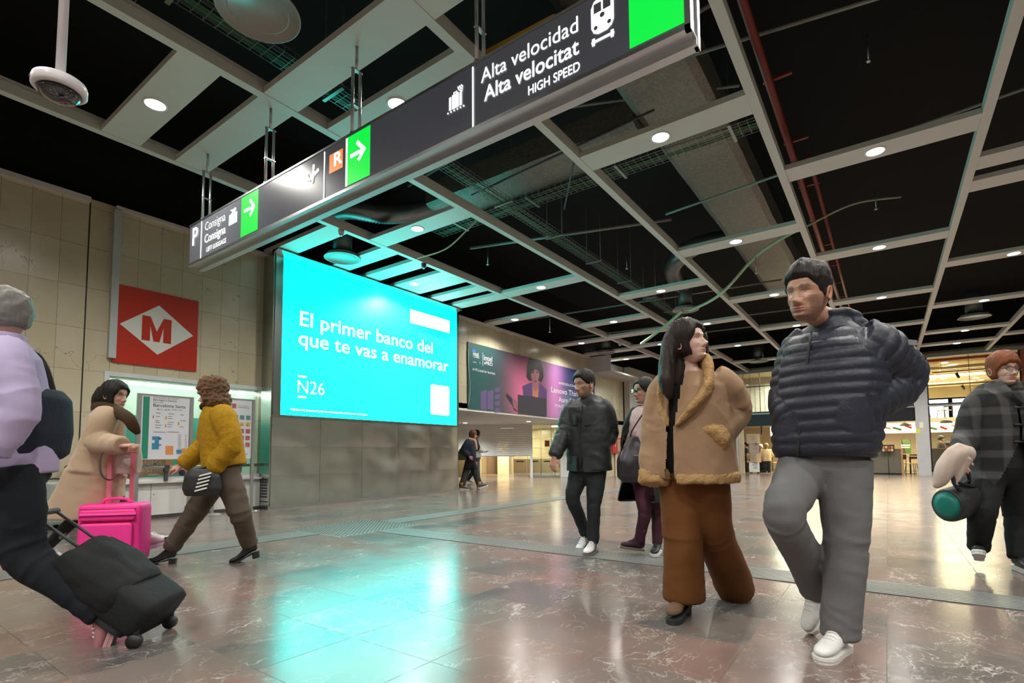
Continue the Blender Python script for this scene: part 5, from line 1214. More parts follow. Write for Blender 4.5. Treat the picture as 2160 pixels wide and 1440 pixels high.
def plain_body(J, sp, M3):
    """skin body: torso, limbs, hands and the detailed head in one mesh"""
    b = MB(); up = unit(J['N']-J['P']); cl = unit(J['SL']-J['SR']); cf = unit(np.cross(cl, up)); pl_ = unit(J['HL']-J['HR']); pf = unit(np.cross(pl_, up)); k = sp.get('k', 1.0)
    C = (J['SL']+J['SR'])/2; P = J['P']
    b.loft([ring(P-up*.05*k, pl_, pf, .13*k, .09*k), ring(P+up*.06*k, pl_, pf, .14*k, .09*k), ring(P*.55+C*.45, unit(pl_+cl), unit(pf+cf), .125*k, .08*k), ring(C-up*.13*k, cl, cf, .15*k, .10*k), ring(C-up*.02*k, cl, cf, .15*k, .075*k), ring(J['N'], cl, cf, .06*k, .055*k)])
    nk = M3@(np.array([-.028, 0, -.085])*sp.get('hs', 1.0))+J['H']
    b.tube([J['N']-up*.04, J['N']+up*.02, nk], [.062*k, .054*k, .05*k], 16, 0, 3)
    for q in 'LR':
        b.tube([J['S'+q], J['E'+q], J['W'+q]], [.045*k, .038*k, .024*k], 12, 0, 4)
        b.tube([J['H'+q], J['K'+q], J['A'+q]], [.075*k, .05*k, .034*k], 12, 0, 4)
    v, f, cols = [], [], []
    me = remesh(b, sp.get('vox', .011), 2); a, _ = arr(me); skin = np.array(sp['head'].get('skin', (.42, .23, .16)))
    v += [tuple(q) for q in a]; f += [tuple(p.vertices) for p in me.polygons]; cols += [tuple(skin)]*len(a); bpy.data.meshes.remove(me)
    for q in 'LR':
        h = sp.get('hand'+q)
        if h:
            hb = MB(); hand(hb, J['W'+q], h[0], h[1], h[2] if len(h) > 2 else .4, k*.98, 1 if q == 'R' else -1); me = remesh(hb, .0045, 2, .4); a, _ = arr(me); o = len(v)
            v += [tuple(p) for p in a]; f += [tuple(i+o for i in p.vertices) for p in me.polygons]; cols += [tuple(skin*np.array([1.05, .95, .92]))]*len(a); bpy.data.meshes.remove(me)
    head_mesh(v, f, cols, sp['head'], M3, J['H'], sp.get('fem', False))
    me = bpy.data.meshes.new('body'); me.from_pydata(v, [], f); me.polygons.foreach_set('use_smooth', [True]*len(f))
    ca = me.color_attributes.new('Col', 'FLOAT_COLOR', 'POINT'); ca.data.foreach_set('color', np.array([tuple(c)+(1.0,) for c in cols], np.float32).ravel()); me.update()
    return me
def cloth(name, mb, mats, r, voxel=.012, smooth=3, segs=None, amp=.006, freq=14, seed=0, fn=None, label=None):
    me = remesh(mb, voxel, smooth)
    if segs: wrinkle(me, segs, amp, freq, seed)
    if fn: fn(me)
    me.polygons.foreach_set('use_smooth', [True]*len(me.polygons)); me.update()
    return link_mesh(name, me, mats, r, label)
def torso(mb, J, prof, bend=.0):
    """prof: list of (fraction from shoulder line 0 to pelvis 1 and beyond, half width, half depth, forward shift)"""
    cl = unit(J['SL']-J['SR']); pl_ = unit(J['HL']-J['HR']); C = (J['SL']+J['SR'])/2; P = J['P']; up = unit(C-P); rings = []
    for t, hw, hd, sh in prof:
        m = min(1, max(0, t)); s = unit(cl*(1-m)+pl_*m); fr = unit(np.cross(s, up)); c = C+(P-C)*t if t <= 1 else P+(P-C)*(t-1)*0+np.array([0, 0, -1])*(t-1)*np.linalg.norm(P-C)
        rings.append(ring(c+fr*sh, s, fr, hw, hd, 28))
    mb.loft(rings)
def sleeves(mb, J, rad, sides='LR', cuff=True, sub=7):
    for q in sides:
        S_, E_, W_ = J['S'+q], J['E'+q], J['W'+q]; o = 1 if q == 'L' else -1; inner = S_+unit(J['SR']-J['SL'])*o*.05
        mb.tube([inner, S_*.72+E_*.28, E_, E_*.4+W_*.6, W_], rad, 16, 0, sub)
def legs(mb, J, rad, sides='LR', flat=1.0, ext=0.0):
    for q in sides:
        H_, K_, A_ = J['H'+q]+UPZ*.04, J['K'+q], J['A'+q]; A_ = A_+unit(A_-K_)*ext
        mb.tube([H_, H_*.5+K_*.5, K_, K_*.5+A_*.5, A_], rad, 20, 0, 6)
def hips(mb, J, hw=.17, hd=.125, hi=.12, lo=-.10, low_hw=.165):
    pl_ = unit(J['HL']-J['HR']); P = J['P']; up = np.array([0, 0, 1.0]); fr = unit(np.cross(pl_, up))
    mb.loft([ring(P+up*(lo-.05), pl_, fr, low_hw*.55, hd*.5), ring(P+up*lo, pl_, fr, low_hw*.85, hd*.8), ring(P+up*lo*.4, pl_, fr, low_hw, hd), ring(P+up*hi*.4, pl_, fr, hw, hd*.98), ring(P+up*hi, pl_, fr, hw*.9, hd*.9)])
def joints(d, spec):
    """spec: name -> (px, py, extra depth)"""
    return {k: at(v[0], v[1], d+(v[2] if len(v) > 2 else 0)) for k, v in spec.items()}
RH, FH = unit((RGT[0], RGT[1], 0)), unit((FWD[0], FWD[1], 0))     # horizontal right / away
def hdir(right, away, up=0.0): return unit(RH*right+FH*away+UPZ*up)
def glasses(r, M3, c, hs, m, lens=None):
    b = MB(); T = lambda p: M3@(np.array(p)*hs)+c
    for sg in (-1, 1):
        pts = [T((.106, sg*(.033+.023*math.cos(a)), -.001+.017*math.sin(a))) for a in np.linspace(0, 2*PI, 17)]; b.tube(pts, .0018, 6)
        b.tube([T((.104, sg*.055, .004)), T((.07, sg*.078, .004)), T((-.02, sg*.082, .0))], .0016, 6)
    b.tube([T((.108, -.010, .002)), T((.112, 0, .004)), T((.108, .010, .002))], .0016, 6)
    g = part('glasses', b, m, r); b = MB()
    for sg in (-1, 1): b.prism([T((.105, sg*(.033+.022*math.cos(a)), -.001+.016*math.sin(a))) for a in np.linspace(0, 2*PI, 15)[:-1]], M3@np.array([.001, 0, 0]))
    part('lens', b, lens or glass('spectacle_lens', (.9, .95, .95, 1)), g)
# ------------------------------------------------------------------ the people
def person(label, base):
    return root('person', (base[0], base[1], 0), label, 'person')
def open_front(me, J, half, ztop, zbot=-1, off=0.0):
    """cut the front of a coat open along the breastbone"""
    cl = unit(J['SL']-J['SR']); fr = unit(np.cross(cl, UPZ)); C = (J['SL']+J['SR'])/2*.5+J['P']*.5
    bm_ = bmesh.new(); bm_.from_mesh(me); kill = []
    for f in bm_.faces:
        c = np.array(f.calc_center_median()); 
        if not zbot < c[2] < ztop: continue
        t = (C[2]-c[2]); ax = C-(J['P']-(J['SL']+J['SR'])/2)*(-t/np.linalg.norm(J['P']-(J['SL']+J['SR'])/2))*0
        w = c-(((J['SL']+J['SR'])/2)+(J['P']-(J['SL']+J['SR'])/2)*min(1, max(0, (((J['SL']+J['SR'])/2)[2]-c[2])/max(.1, ((J['SL']+J['SR'])/2)[2]-J['P'][2]))))
        a = math.atan2(w@cl, w@fr)-off
        h = half(c[2]) if callable(half) else half
        if abs(a) < h and w@fr > 0: kill.append(f)
    bmesh.ops.delete(bm_, geom=kill, context='FACES'); bm_.to_mesh(me); bm_.free()
def front_pt(J, z, off, out):
    cl = unit(J['SL']-J['SR']); fr = unit(np.cross(cl, UPZ)); C = (J['SL']+J['SR'])/2; t = (C[2]-z)/max(.1, C[2]-J['P'][2]); c = C+(J['P']-C)*min(1, max(-.3, t)); c = np.array([c[0], c[1], z])
    return c+fr*out*math.cos(off)+cl*out*math.sin(off)
def trousers(name, J, m, r, rad, hip=(.165, .12, .10), amp=.006, seed=1, voxel=.011, label=None, freq=11, ext=.0):
    b = MB(); hips(b, J, hip[0], hip[1], hip[2]); legs(b, J, rad, ext=ext)
    return cloth(name, b, m, r, voxel, 5, [(J['HL'], J['KL']), (J['KL'], J['AL']), (J['HR'], J['KR']), (J['KR'], J['AR'])], amp, freq, seed, None, label)

# ---- 1 man in the navy puffer jacket (nearest, right)
d0 = 2.5
J = joints(d0, dict(SL=(1836, 716, -.13), SR=(1698, 718, .17), N=(1756, 690, .03), H=(1704, 618, -.03), P=(1740, 972, .02), HL=(1782, 985, -.05), HR=(1700, 985, .08), EL=(1908, 800, .0), WL=(1802, 872, -.17), ER=(1668, 838, .13), WR=(1672, 892, .02), KL=(1784, 1160, -.07), KR=(1655, 1085, -.12), AR=(1722, 1238, .20)))
J['AL'] = onZ(1772, 1333, .092)
r = person('man in navy quilted puffer jacket and grey trousers walking with his hands in his pockets', J['AL'])
M3 = head_frame(hdir(-.84, -.52, -.10), -.06); HS = 1.07
sp = dict(k=1.04, hs=HS, head=dict(hs=HS, res=(110, 140), skin=(.45, .25, .17), brow=(.012, .009, .008), beard=.5), handL=(hdir(-.75, .62, -.25), hdir(-.3, -.6, -.3), .3))
link_mesh('body', plain_body(J, sp, M3), M_SKIN, r)
b = MB(); hair_cap(b, M3, J['H'], HS, lambda a, z: .006+.020*max(0, (z-.02)/.09)+(.012*(1-a) if a < 1 and z > .04 else 0), lambda a: (.060 if a < .55 else .060-(a-.55)*.11 if a < 1.15 else -.045 if a > 1.8 else -.006-(a-1.15)*.06))
M_HBLK = hair_mat('black_hair', (.012, .010, .009)); cloth('hair', b, M_HBLK, r, .008, 2, None, fn=lambda me: setv(me, arr(me)[0]+arr(me)[1]*(.004*vnoise(arr(me)[0]*np.array([1, 1, 1]), 70, 2))[:, None]))
M_NAVY = mat('navy_quilted_nylon', (.014, .018, .034), .5, var=.12, scale=30, bump=.25, bscale=60)
b = MB(); torso(b, J, [(-.13, .085, .085, .0), (-.06, .16, .11, .0), (.06, .225, .150, .015), (.3, .24, .175, .02), (.6, .235, .175, .03), (.85, .23, .17, .025), (.97, .215, .155, .02)]); sleeves(b, J, [.105, .108, .098, .09, .062])
b.tube([J['N']-UPZ*.05, J['N']+UPZ*.02+hdir(-.5, -.3)*.01, J['N']+UPZ*.075+hdir(-.6, -.4)*.02], [.10, .088, .085], 20, 0, 4)
hc = J['N']+hdir(.75, .45)*.075+UPZ*.0; b.ell(hc, hdir(.5, -.85)*.125, hdir(.85, .5)*.07, np.array([0, 0, .095])+hdir(-.2, -.1)*.05, 20); b.ell(hc-UPZ*.045, hdir(.5, -.85)*.15, hdir(.85, .5)*.075, UPZ*.06, 18)
def quilt(me):
    v, n = arr(me); C = (J['SL']+J['SR'])/2; segs = [(C, J['P'])]+[(J['S'+q], J['E'+q]) for q in 'LR']+[(J['E'+q], J['W'+q]) for q in 'LR']
    i, t, ds = bones(v, segs, [.21, .105, .105, .085, .085]); Ls = np.array([np.linalg.norm(q-p) for p, q in segs]); u = np.where(i == 0, v[:, 2]*1.0, t*Ls[i]*1.0) + .005*vnoise(v, 7, 3)
    per = np.where(i == 0, .054, .056); q = np.abs(np.sin(PI*u/per)); setv(me, v+n*(.012*(q**.6)-.006+.0025*vnoise(v, 22, 5))[:, None])
jk = cloth('puffer_jacket', b, M_NAVY, r, .009, 3, None, fn=quilt)
b = MB(); pt = J['S'+'L']*.55+J['EL']*.45+hdir(.35, -.9)*.112+UPZ*.05; b.obox(pt, hdir(.93, .35)*.028, UPZ*.012+hdir(.3, .1)*.004, hdir(.35, -.93)*.004); part('sleeve_patch', b, mat('grey_patch', (.22, .22, .23), .6), jk, 'small grey patch on the upper sleeve')
b = MB(); zz = np.linspace(J['P'][2]+.02, J['SL'][2]+.05, 16); b.tube([front_pt(J, z, .02, .197-.02*((z-zz[0])/(zz[-1]-zz[0]))**3) for z in zz], .007, 6); part('zip', b, M_BLACK, jk)
M_GREYT = mat('grey_cotton_twill', (.135, .135, .14), .8, var=.06, scale=6, bump=.15, bscale=160)
trousers('trousers', J, M_GREYT, r, [.118, .108, .090, .084, .080], (.178, .138, .10), .006, 2, .010, ext=.02)
M_SHWH = mat('white_leather', (.72, .72, .72), .45, var=.02); M_SOLEW = mat('white_rubber', (.68, .68, .67), .55, var=.02)
def stripe(sh_, P, k, sh):
    b = MB()
    for sg in (-1, 1):
        pts = [(-.045, .052), (-.02, .075), (.01, .080), (.03, .062), (.045, .036), (.02, .03), (-.01, .034), (-.035, .03)]
        b.prism([P(f, sg*.040, h+sh/k) for f, h in pts], (P(0, sg, 0)-P(0, 0, 0))/np.linalg.norm(P(0, sg, 0)-P(0, 0, 0))*.004)
    part('side_stripe', b, mat('black_suede', (.01, .012, .022), .7), sh_, 'black curved stripe on the side of the shoe')
    b = MB(); b.obox(P(.055, .039, .066+sh/k), (P(.01, 0, 0)-P(0, 0, 0)), (P(0, .004, 0)-P(0, 0, 0)), (P(0, 0, .005)-P(0, 0, 0))); part('emblem', b, mat('gold_foil', (.6, .4, .08), .35, .7), sh_)
boot_shoe(r, J['AL'], hdir(-.80, -.60), 0, .295, [M_SHWH, M_SOLEW, M_SHWH], extras=stripe)
boot_shoe(r, J['AR'], hdir(-.50, -.12, -.80), 0, .295, [M_SHWH, M_SOLEW, M_SHWH], extras=stripe)

# ---- 2 woman in the tan shearling coat
d0 = 3.05
J = joints(d0, dict(SL=(1520, 800, -.07), SR=(1404, 806, .12), N=(1454, 776, .02), H=(1452, 722, .0), P=(1462, 1000, .0), HL=(1492, 1012, -.04), HR=(1432, 1012, .06), EL=(1546, 868, .03), WL=(1500, 925, -.15), ER=(1388, 905, .10), WR=(1382, 1008, .03), KR=(1440, 1135, -.03), KL=(1505, 1120, .03), AL=(1548, 1232, .26)))
J['AR'] = onZ(1442, 1243, .15)
r = person('woman with long dark hair in tan shearling coat and wide brown trousers', J['AR'])
M3 = head_frame(hdir(.62, -.78, .16), .10); HS = 1.0
sp = dict(k=.94, hs=HS, fem=True, head=dict(hs=HS, res=(100, 130), skin=(.56, .36, .30), brow=(.03, .018, .014)))
link_mesh('body', plain_body(J, sp, M3), M_SKIN, r)
M_HDK = hair_mat('dark_brown_hair', (.016, .010, .008))
b = MB(); hair_cap(b, M3, J['H'], HS, lambda a, z: .016+.012*max(0, (z-.02)/.09), lambda a: (.066 if a < .35 else .066-(a-.35)*.12 if a < 1.1 else -.09))
hd = lambda dx, dz, dd: at(1452+dx, 722+dz, d0+dd)
b.tube([hd(-22, -38, .02), hd(-38, 0, .02), hd(-44, 45, -.02), hd(-46, 85, -.08), hd(-40, 118, -.10)], [.05, .065, .068, .062, .02], 14, 0, 5, flat=.7)
b.tube([hd(-5, -30, .08), hd(-18, 20, .08), hd(-28, 65, .04), hd(-34, 95, .0)], [.08, .085, .07, .04], 14, 0, 5); b.tube([hd(20, -20, .08), hd(22, 20, .08), hd(10, 50, .06)], [.05, .06, .04], 12, 0, 4)
cloth('hair', b, M_HDK, r, .010, 3, None, fn=lambda me: setv(me, arr(me)[0]+arr(me)[1]*(.005*vnoise(arr(me)[0]*np.array([1, 1, .15]), 120, 2))[:, None]))
M_TAN = mat('tan_suede', (.30, .19, .115), .75, var=.10, scale=7, bump=.15, bscale=40); M_SHEEP = mat('honey_shearling', (.42, .26, .115), .95, var=.22, scale=70, bump=1.0, bscale=120)
b = MB(); torso(b, J, [(-.10, .08, .08, .0), (-.03, .17, .11, .0), (.08, .215, .14, .01), (.4, .225, .165, .02), (.8, .235, .175, .02), (1.0, .245, .18, .01), (1.03, .245, .18, .01)]); sleeves(b, J, [.10, .105, .098, .098, .088])
segs = [((J['SL']+J['SR'])/2, J['P'])]+[(J['S'+q], J['E'+q]) for q in 'LR']+[(J['E'+q], J['W'+q]) for q in 'LR']
zt = J['SL'][2]-.06; z0 = J['P'][2]-.1
def coatfn(me): open_front(me, J, lambda z: .10+.30*max(0, min(1, (z-z0)/(zt-z0)-.55))**1.2+.10*max(0, .45-(z-z0)/(zt-z0)), zt+.12, off=-.35)
ct = cloth('shearling_coat', b, M_TAN, r, .011, 3, segs, .010, 9, 4, coatfn)
b = MB(); torso(b, J, [(-.05, .10, .08, 0), (.05, .18, .11, .0), (.4, .19, .13, .01), (.9, .19, .135, .01), (1.0, .18, .13, 0)]); cloth('jumper', b, mat('black_knit', (.012, .011, .012), .9), r, .013, 2)
b = MB()   # shearling trims: lapels, hem, cuffs
nb = J['N']; cl = unit(J['SL']-J['SR']); fr = unit(np.cross(cl, UPZ))
lp = lambda z, off, out: front_pt(J, z, off, out)
zs_ = [J['SL'][2]+.03, J['SL'][2]-.06, J['SL'][2]-.17, J['SL'][2]-.27]
b.tube([nb+cl*.02-fr*.09+UPZ*.03, nb+cl*.10+fr*.0+UPZ*.02, lp(zs_[1], .75, .17), lp(zs_[2], .30, .20), lp(zs_[3], -.16, .205)], [.05, .06, .068, .055, .02], 14, 0, 6, flat=.5)
b.tube([nb-cl*.02-fr*.09+UPZ*.03, nb-cl*.10+fr*.0+UPZ*.02, lp(zs_[1], -.95, .16), lp(zs_[2], -.75, .18), lp(zs_[3], -.52, .19)], [.05, .055, .055, .04, .018], 14, 0, 6, flat=.5)
def trimf(me): setv(me, arr(me)[0]+arr(me)[1]*(.004*vnoise(arr(me)[0], 90, 2))[:, None])
cloth('shearling_collar', b, M_SHEEP, ct, .009, 2, None, fn=trimf)
P_ = J['P']; pl_ = unit(J['HL']-J['HR']); pf = unit(np.cross(pl_, UPZ)); zc = (J['SL']+J['SR'])/2
hz = P_[2]-.03; rings = []; ns = 40; fa = math.atan2(pf[1], pf[0])
b = MB(); pts = []
for i in range(ns+1):
    a = .0+(2*PI-.42)*i/ns+.02-.35+.21-0; pts.append(np.array([P_[0], P_[1], hz+.012])+pl_*.245*math.sin(a+.0)*1.0+pf*(.18*math.cos(a)+.01))
b.tube(pts, .034, 12, 0, 1, ref=(0, 0, 1), flat=.55); cloth('shearling_hem', b, M_SHEEP, ct, .009, 2, None, fn=trimf)
for q in 'LR':
    b = MB(); dv = unit(J['W'+q]-J['E'+q]); b.tube([J['W'+q]-dv*.05, J['W'+q]-dv*.03, J['W'+q]+dv*.03, J['W'+q]+dv*.045], [.088, .1, .098, .08], 16); cloth('shearling_cuff', b, M_SHEEP, ct, .009, 2, None, fn=trimf)
b = MB(); b.tube([front_pt(J, J['P'][2]+.27, .9, .20), front_pt(J, J['P'][2]+.16, .62, .215)], .012, 8); part('pocket_edge', b, M_SHEEP, ct)
M_BRN = mat('rust_brown_wool', (.115, .042, .010), .85, var=.10, scale=6, bump=.1, bscale=120)
trousers('trousers', J, M_BRN, r, [.120, .116, .110, .112, .116], (.18, .135, .10), .007, 3, .011, freq=6, ext=.06)
M_RUB = mat('black_rubber', (.015, .015, .016), .6); M_SUEDE = mat('brown_suede', (.12, .07, .042), .85, var=.08, scale=9)
ab = np.array([J['AR'][0], J['AR'][1], .135]); boot_shoe(r, ab, hdir(-.62, -.75), .05, .27, [M_SUEDE, M_RUB], 'boot', .045)
boot_shoe(r, J['AL']-UPZ*.02, hdir(-.45, -.2, -.85), .05, .27, [M_SUEDE, M_RUB], 'boot', .045)

# ---- 3 man in the black field coat
d0 = 5.0
J = joints(d0, dict(SL=(1275, 852, -.06), SR=(1208, 854, .12), N=(1242, 842, .02), H=(1232, 810, -.02), P=(1243, 982, .0), HL=(1260, 985, -.05), HR=(1226, 985, .06), EL=(1288, 915, .03), WL=(1268, 946, -.14), ER=(1190, 912, .04), WR=(1170, 962, -.08), KL=(1253, 1062, -.10), KR=(1208, 1050, -.02), AR=(1236, 1128, .25)))
J['AL'] = onZ(1251, 1145, .09)
r = person('bearded man in black field coat and dark jeans with white trainers', J['AL'])
M3 = head_frame(hdir(-.80, -.55, -.14)); HS = 1.04
sp = dict(k=1.0, hs=HS, vox=.014, head=dict(hs=HS, res=(80, 100), skin=(.48, .28, .21), brow=(.02, .014, .01), beard=.6), handR=(hdir(-.25, -.1, -1), hdir(.4, .5, 0), .45))
link_mesh('body', plain_body(J, sp, M3), M_SKIN, r)
b = MB(); hair_cap(b, M3, J['H'], HS, lambda a, z: .014+.014*max(0, (z-.03)/.09), lambda a: (.064 if a < .5 else .064-(a-.5)*.10 if a < 1.2 else -.04 if a > 1.75 else -.006)); cloth('hair', b, M_HBLK, r, .010, 2)
M_BCOAT = mat('black_waxed_cotton', (.012, .016, .017), .55, var=.15, scale=8, bump=.3, bscale=20)
b = MB(); torso(b, J, [(-.12, .08, .08, .0), (-.04, .17, .11, .0), (.06, .215, .135, .01), (.4, .22, .155, .015), (.8, .215, .16, .01), (1.0, .22, .165, .0), (1.08, .225, .165, .0)]); sleeves(b, J, [.09, .09, .078, .07, .058]); b.tube([J['N']-UPZ*.03, J['N']+UPZ*.03+hdir(.1, .1)*.02], [.105, .095], 18); b.ell(J['N']+hdir(.5, .4)*.09-UPZ*.02, hdir(.6, -.8)*.11, hdir(.8, .6)*.06, UPZ*.07, 16)
segs = [((J['SL']+J['SR'])/2, J['P'])]+[(J['S'+q], J['E'+q]) for q in 'LR']+[(J['E'+q], J['W'+q]) for q in 'LR']
ct = cloth('field_coat', b, M_BCOAT, r, .012, 3, segs, .008, 12, 6)
for off in (-.62, .55):
    for z, h in ((J['SL'][2]-.15, .05), (J['P'][2]+.02, .07)):
        b = MB(); c = front_pt(J, z, off, .178); nrm_ = unit(c-front_pt(J, z, off, 0)); sd = unit(np.cross(UPZ, nrm_)); b.obox(c, sd*.075, UPZ*h, nrm_*.008); part('pocket_flap', b, M_BCOAT, ct)
b = MB(); zz = np.linspace(J['P'][2]-.02, J['SL'][2], 10); b.tube([front_pt(J, z, -.05, .172-.03*((z-zz[0])/(zz[-1]-zz[0]))**3) for z in zz], .008, 6); part('placket', b, M_BLACK, ct)
M_JEAN = mat('black_denim', (.020, .024, .028), .8, var=.15, scale=9)
trousers('jeans', J, M_JEAN, r, [.098, .09, .066, .06, .054], (.165, .125, .10), .006, 5, .012)
def stripes3(sh_, P, k, sh):
    b = MB()
    for sg in (-1, 1):
        for i in range(3): b.obox(P(.02+i*.02, sg*.0405, .045+sh/k), (P(.004, 0, 0)-P(0, 0, 0)), (P(0, .002, 0)-P(0, 0, 0)), (P(-.012, 0, .03)-P(0, 0, 0)))
    part('side_stripe', b, mat('grey_stripe', (.12, .12, .12), .6), sh_)
M_GUM = mat('grey_gum_sole', (.16, .14, .125), .6)
boot_shoe(r, J['AL'], hdir(-.45, -.9), 0, .285, [M_SHWH, M_GUM, M_SHWH], extras=stripes3, sole_h=.022)
boot_shoe(r, J['AR'], hdir(-.62, -.5, -.52), 0, .285, [M_SHWH, M_GUM, M_SHWH], extras=stripes3, sole_h=.022)

# ---- 4 woman with glasses, pink jumper and mauve trousers
d0 = 4.85
J = joints(d0, dict(SL=(1383, 866, -.08), SR=(1342, 868, .16), N=(1366, 856, .04), H=(1358, 824, .0), P=(1362, 1000, .02), HL=(1374, 1005, -.03), HR=(1350, 1005, .06), EL=(1394, 925, .0), WL=(1388, 975, -.08), ER=(1326, 925, .10), WR=(1318, 985, .02), KR=(1360, 1080, -.08), AR=(1348, 1143, .02), KL=(1386, 1082, .0)))
J['AL'] = onZ(1387, 1148, .09)
r = person('woman with glasses in open black coat over pale pink jumper and plum trousers', J['AL'])
M3 = head_frame(hdir(-.93, -.35, -.04)); HS = .98
sp = dict(k=.92, hs=HS, vox=.014, fem=True, head=dict(hs=HS, res=(80, 100), skin=(.42, .24, .18), brow=(.02, .013, .01)), handL=(hdir(-.3, -.1, -1), hdir(-.4, .5, 0), .5), handR=(hdir(-.2, 0, -1), hdir(.4, .5, 0), .6))
link_mesh('body', plain_body(J, sp, M3), M_SKIN, r)
b = MB(); hair_cap(b, M3, J['H'], HS, lambda a, z: .012+.008*max(0, (z-.02)/.09), lambda a: (.066 if a < .35 else .066-(a-.35)*.11 if a < 1.2 else -.06 if a > 1.7 else -.02)); b.ell(J['H']+hdir(.95, .35)*.125+UPZ*.0, hdir(.95, .35)*.05, hdir(.35, -.95)*.045, UPZ*.05, 14); cloth('hair', b, M_HBLK, r, .010, 2)
glasses(r, M3, J['H'], HS, M_BLACK)
b = MB(); torso(b, J, [(-.08, .07, .07, .0), (-.02, .16, .09, .0), (.08, .18, .115, .0), (.4, .18, .135, .01), (.75, .185, .14, .01), (.9, .18, .13, .0)]); cloth('jumper', b, mat('pale_pink_knit', (.60, .45, .46), .9, bump=.3, bscale=90), r, .013, 3, [((J['SL']+J['SR'])/2, J['P'])], .010, 9, 7)
b = MB(); torso(b, J, [(-.10, .09, .08, -.01), (-.03, .18, .11, -.02), (.08, .215, .135, -.02), (.5, .215, .155, -.02), (1.0, .23, .175, -.02), (1.18, .25, .20, -.01), (1.42, .27, .23, .0)]); sleeves(b, J, [.085, .085, .075, .065, .055])
segs = [((J['SL']+J['SR'])/2, J['P'])]+[(J['S'+q], J['E'+q]) for q in 'LR']+[(J['E'+q], J['W'+q]) for q in 'LR']
cloth('long_coat', b, mat('black_wool', (.010, .013, .013), .85, sheen=.2), r, .013, 3, segs, .010, 8, 8, lambda me: open_front(me, J, .85, J['N'][2]+.05, off=.30))
trousers('trousers', J, mat('plum_cotton', (.060, .018, .032), .8), r, [.085, .078, .058, .052, .046], (.155, .115, .10), .005, 9, .012)
M_PLS = mat('dark_plum_mesh', (.05, .022, .03), .7)
boot_shoe(r, J['AL'], hdir(-.45, -.9), 0, .255, [M_BLACK, M_SOLEW, M_BLACK], sole_h=.024)
boot_shoe(r, J['AR'], hdir(-.75, -.3, .15), 0, .255, [M_PLS, M_GUM, M_PLS], sole_h=.024)
bg = root('handbag', at(1336, 970, d0-.10), 'dark slouchy shoulder bag carried by the woman with glasses', 'bag')
c = at(1340, 965, d0-.10); b = MB(); b.loft([ring(c+UPZ*.20, hdir(-.9, -.4), hdir(.4, -.9), .05, .02, 18), ring(c+UPZ*.12, hdir(-.9, -.4), hdir(.4, -.9), .14, .045, 18), ring(c-UPZ*.03, hdir(-.9, -.4), hdir(.4, -.9), .19, .075, 18), ring(c-UPZ*.17, hdir(-.9, -.4), hdir(.4, -.9), .19, .08, 18), ring(c-UPZ*.23, hdir(-.9, -.4), hdir(.4, -.9), .13, .05, 18)])
cloth('bag_body', b, mat('black_purple_leather', (.022, .018, .024), .42, bump=.4, bscale=12), bg, .011, 3, None, fn=lambda me: setv(me, arr(me)[0]+arr(me)[1]*(.012*vnoise(arr(me)[0], 14, 3))[:, None]))
b = MB(); b.tube([c+UPZ*.18+hdir(-.9, -.4)*.05, at(1335, 905, d0-.12), at(1366, 862, d0-.12), at(1386, 868, d0-.14)], .012, 8, 0, 6, flat=.5); part('strap', b, M_BLACK, bg)
b = MB(); b.obox(c+hdir(-.1, -.95)*.085+UPZ*.02, hdir(.9, .4)*.03, UPZ*.006, hdir(.4, -.9)*.004); part('buckle', b, M_ALU, bg)

# ---- 5 red-haired woman in the plaid coat (right edge)
d0 = 4.15
J = joints(d0, dict(SL=(2165, 835, -.04), SR=(2068, 838, .03), N=(2116, 815, .02), H=(2117, 780, -.04), P=(2115, 985, .02), HL=(2138, 990, .0), HR=(2093, 990, .02), ER=(2040, 915, .03), WR=(2022, 965, -.14), EL=(2180, 915, .02), WL=(2178, 980, -.06), KR=(2072, 1085, -.12), AR=(2064, 1158, .05), KL=(2146, 1090, .02)))
J['AL'] = onZ(2148, 1180, .085)
r = person('red-haired woman with glasses in dark plaid coat and black trousers', J['AL'])
M3 = head_frame(hdir(-.16, -.98, -.02)); HS = 1.02
sp = dict(k=.96, hs=HS, vox=.013, fem=True, head=dict(hs=HS, res=(96, 120), skin=(.54, .34, .28), brow=(.10, .04, .02)), handR=(hdir(-.3, -.6, -.7), hdir(.4, .3, 0), .5), handL=(hdir(-.1, -.3, -1), hdir(-.5, .3, 0), .5))
link_mesh('body', plain_body(J, sp, M3), M_SKIN, r)
b = MB(); hair_cap(b, M3, J['H'], HS, lambda a, z: .012+.020*max(0, (z-.02)/.09), lambda a: (.040+.012*math.sin(a*9) if a < .6 else .040-(a-.6)*.12 if a < 1.25 else -.07))
cloth('hair', b, hair_mat('copper_red_hair', (.17, .045, .014)), r, .009, 2, None, fn=lambda me: setv(me, arr(me)[0]+arr(me)[1]*(.005*vnoise(arr(me)[0]*np.array([1, 1, .4]), 80, 2))[:, None]))
glasses(r, M3, J['H'], HS, M_BLACK)
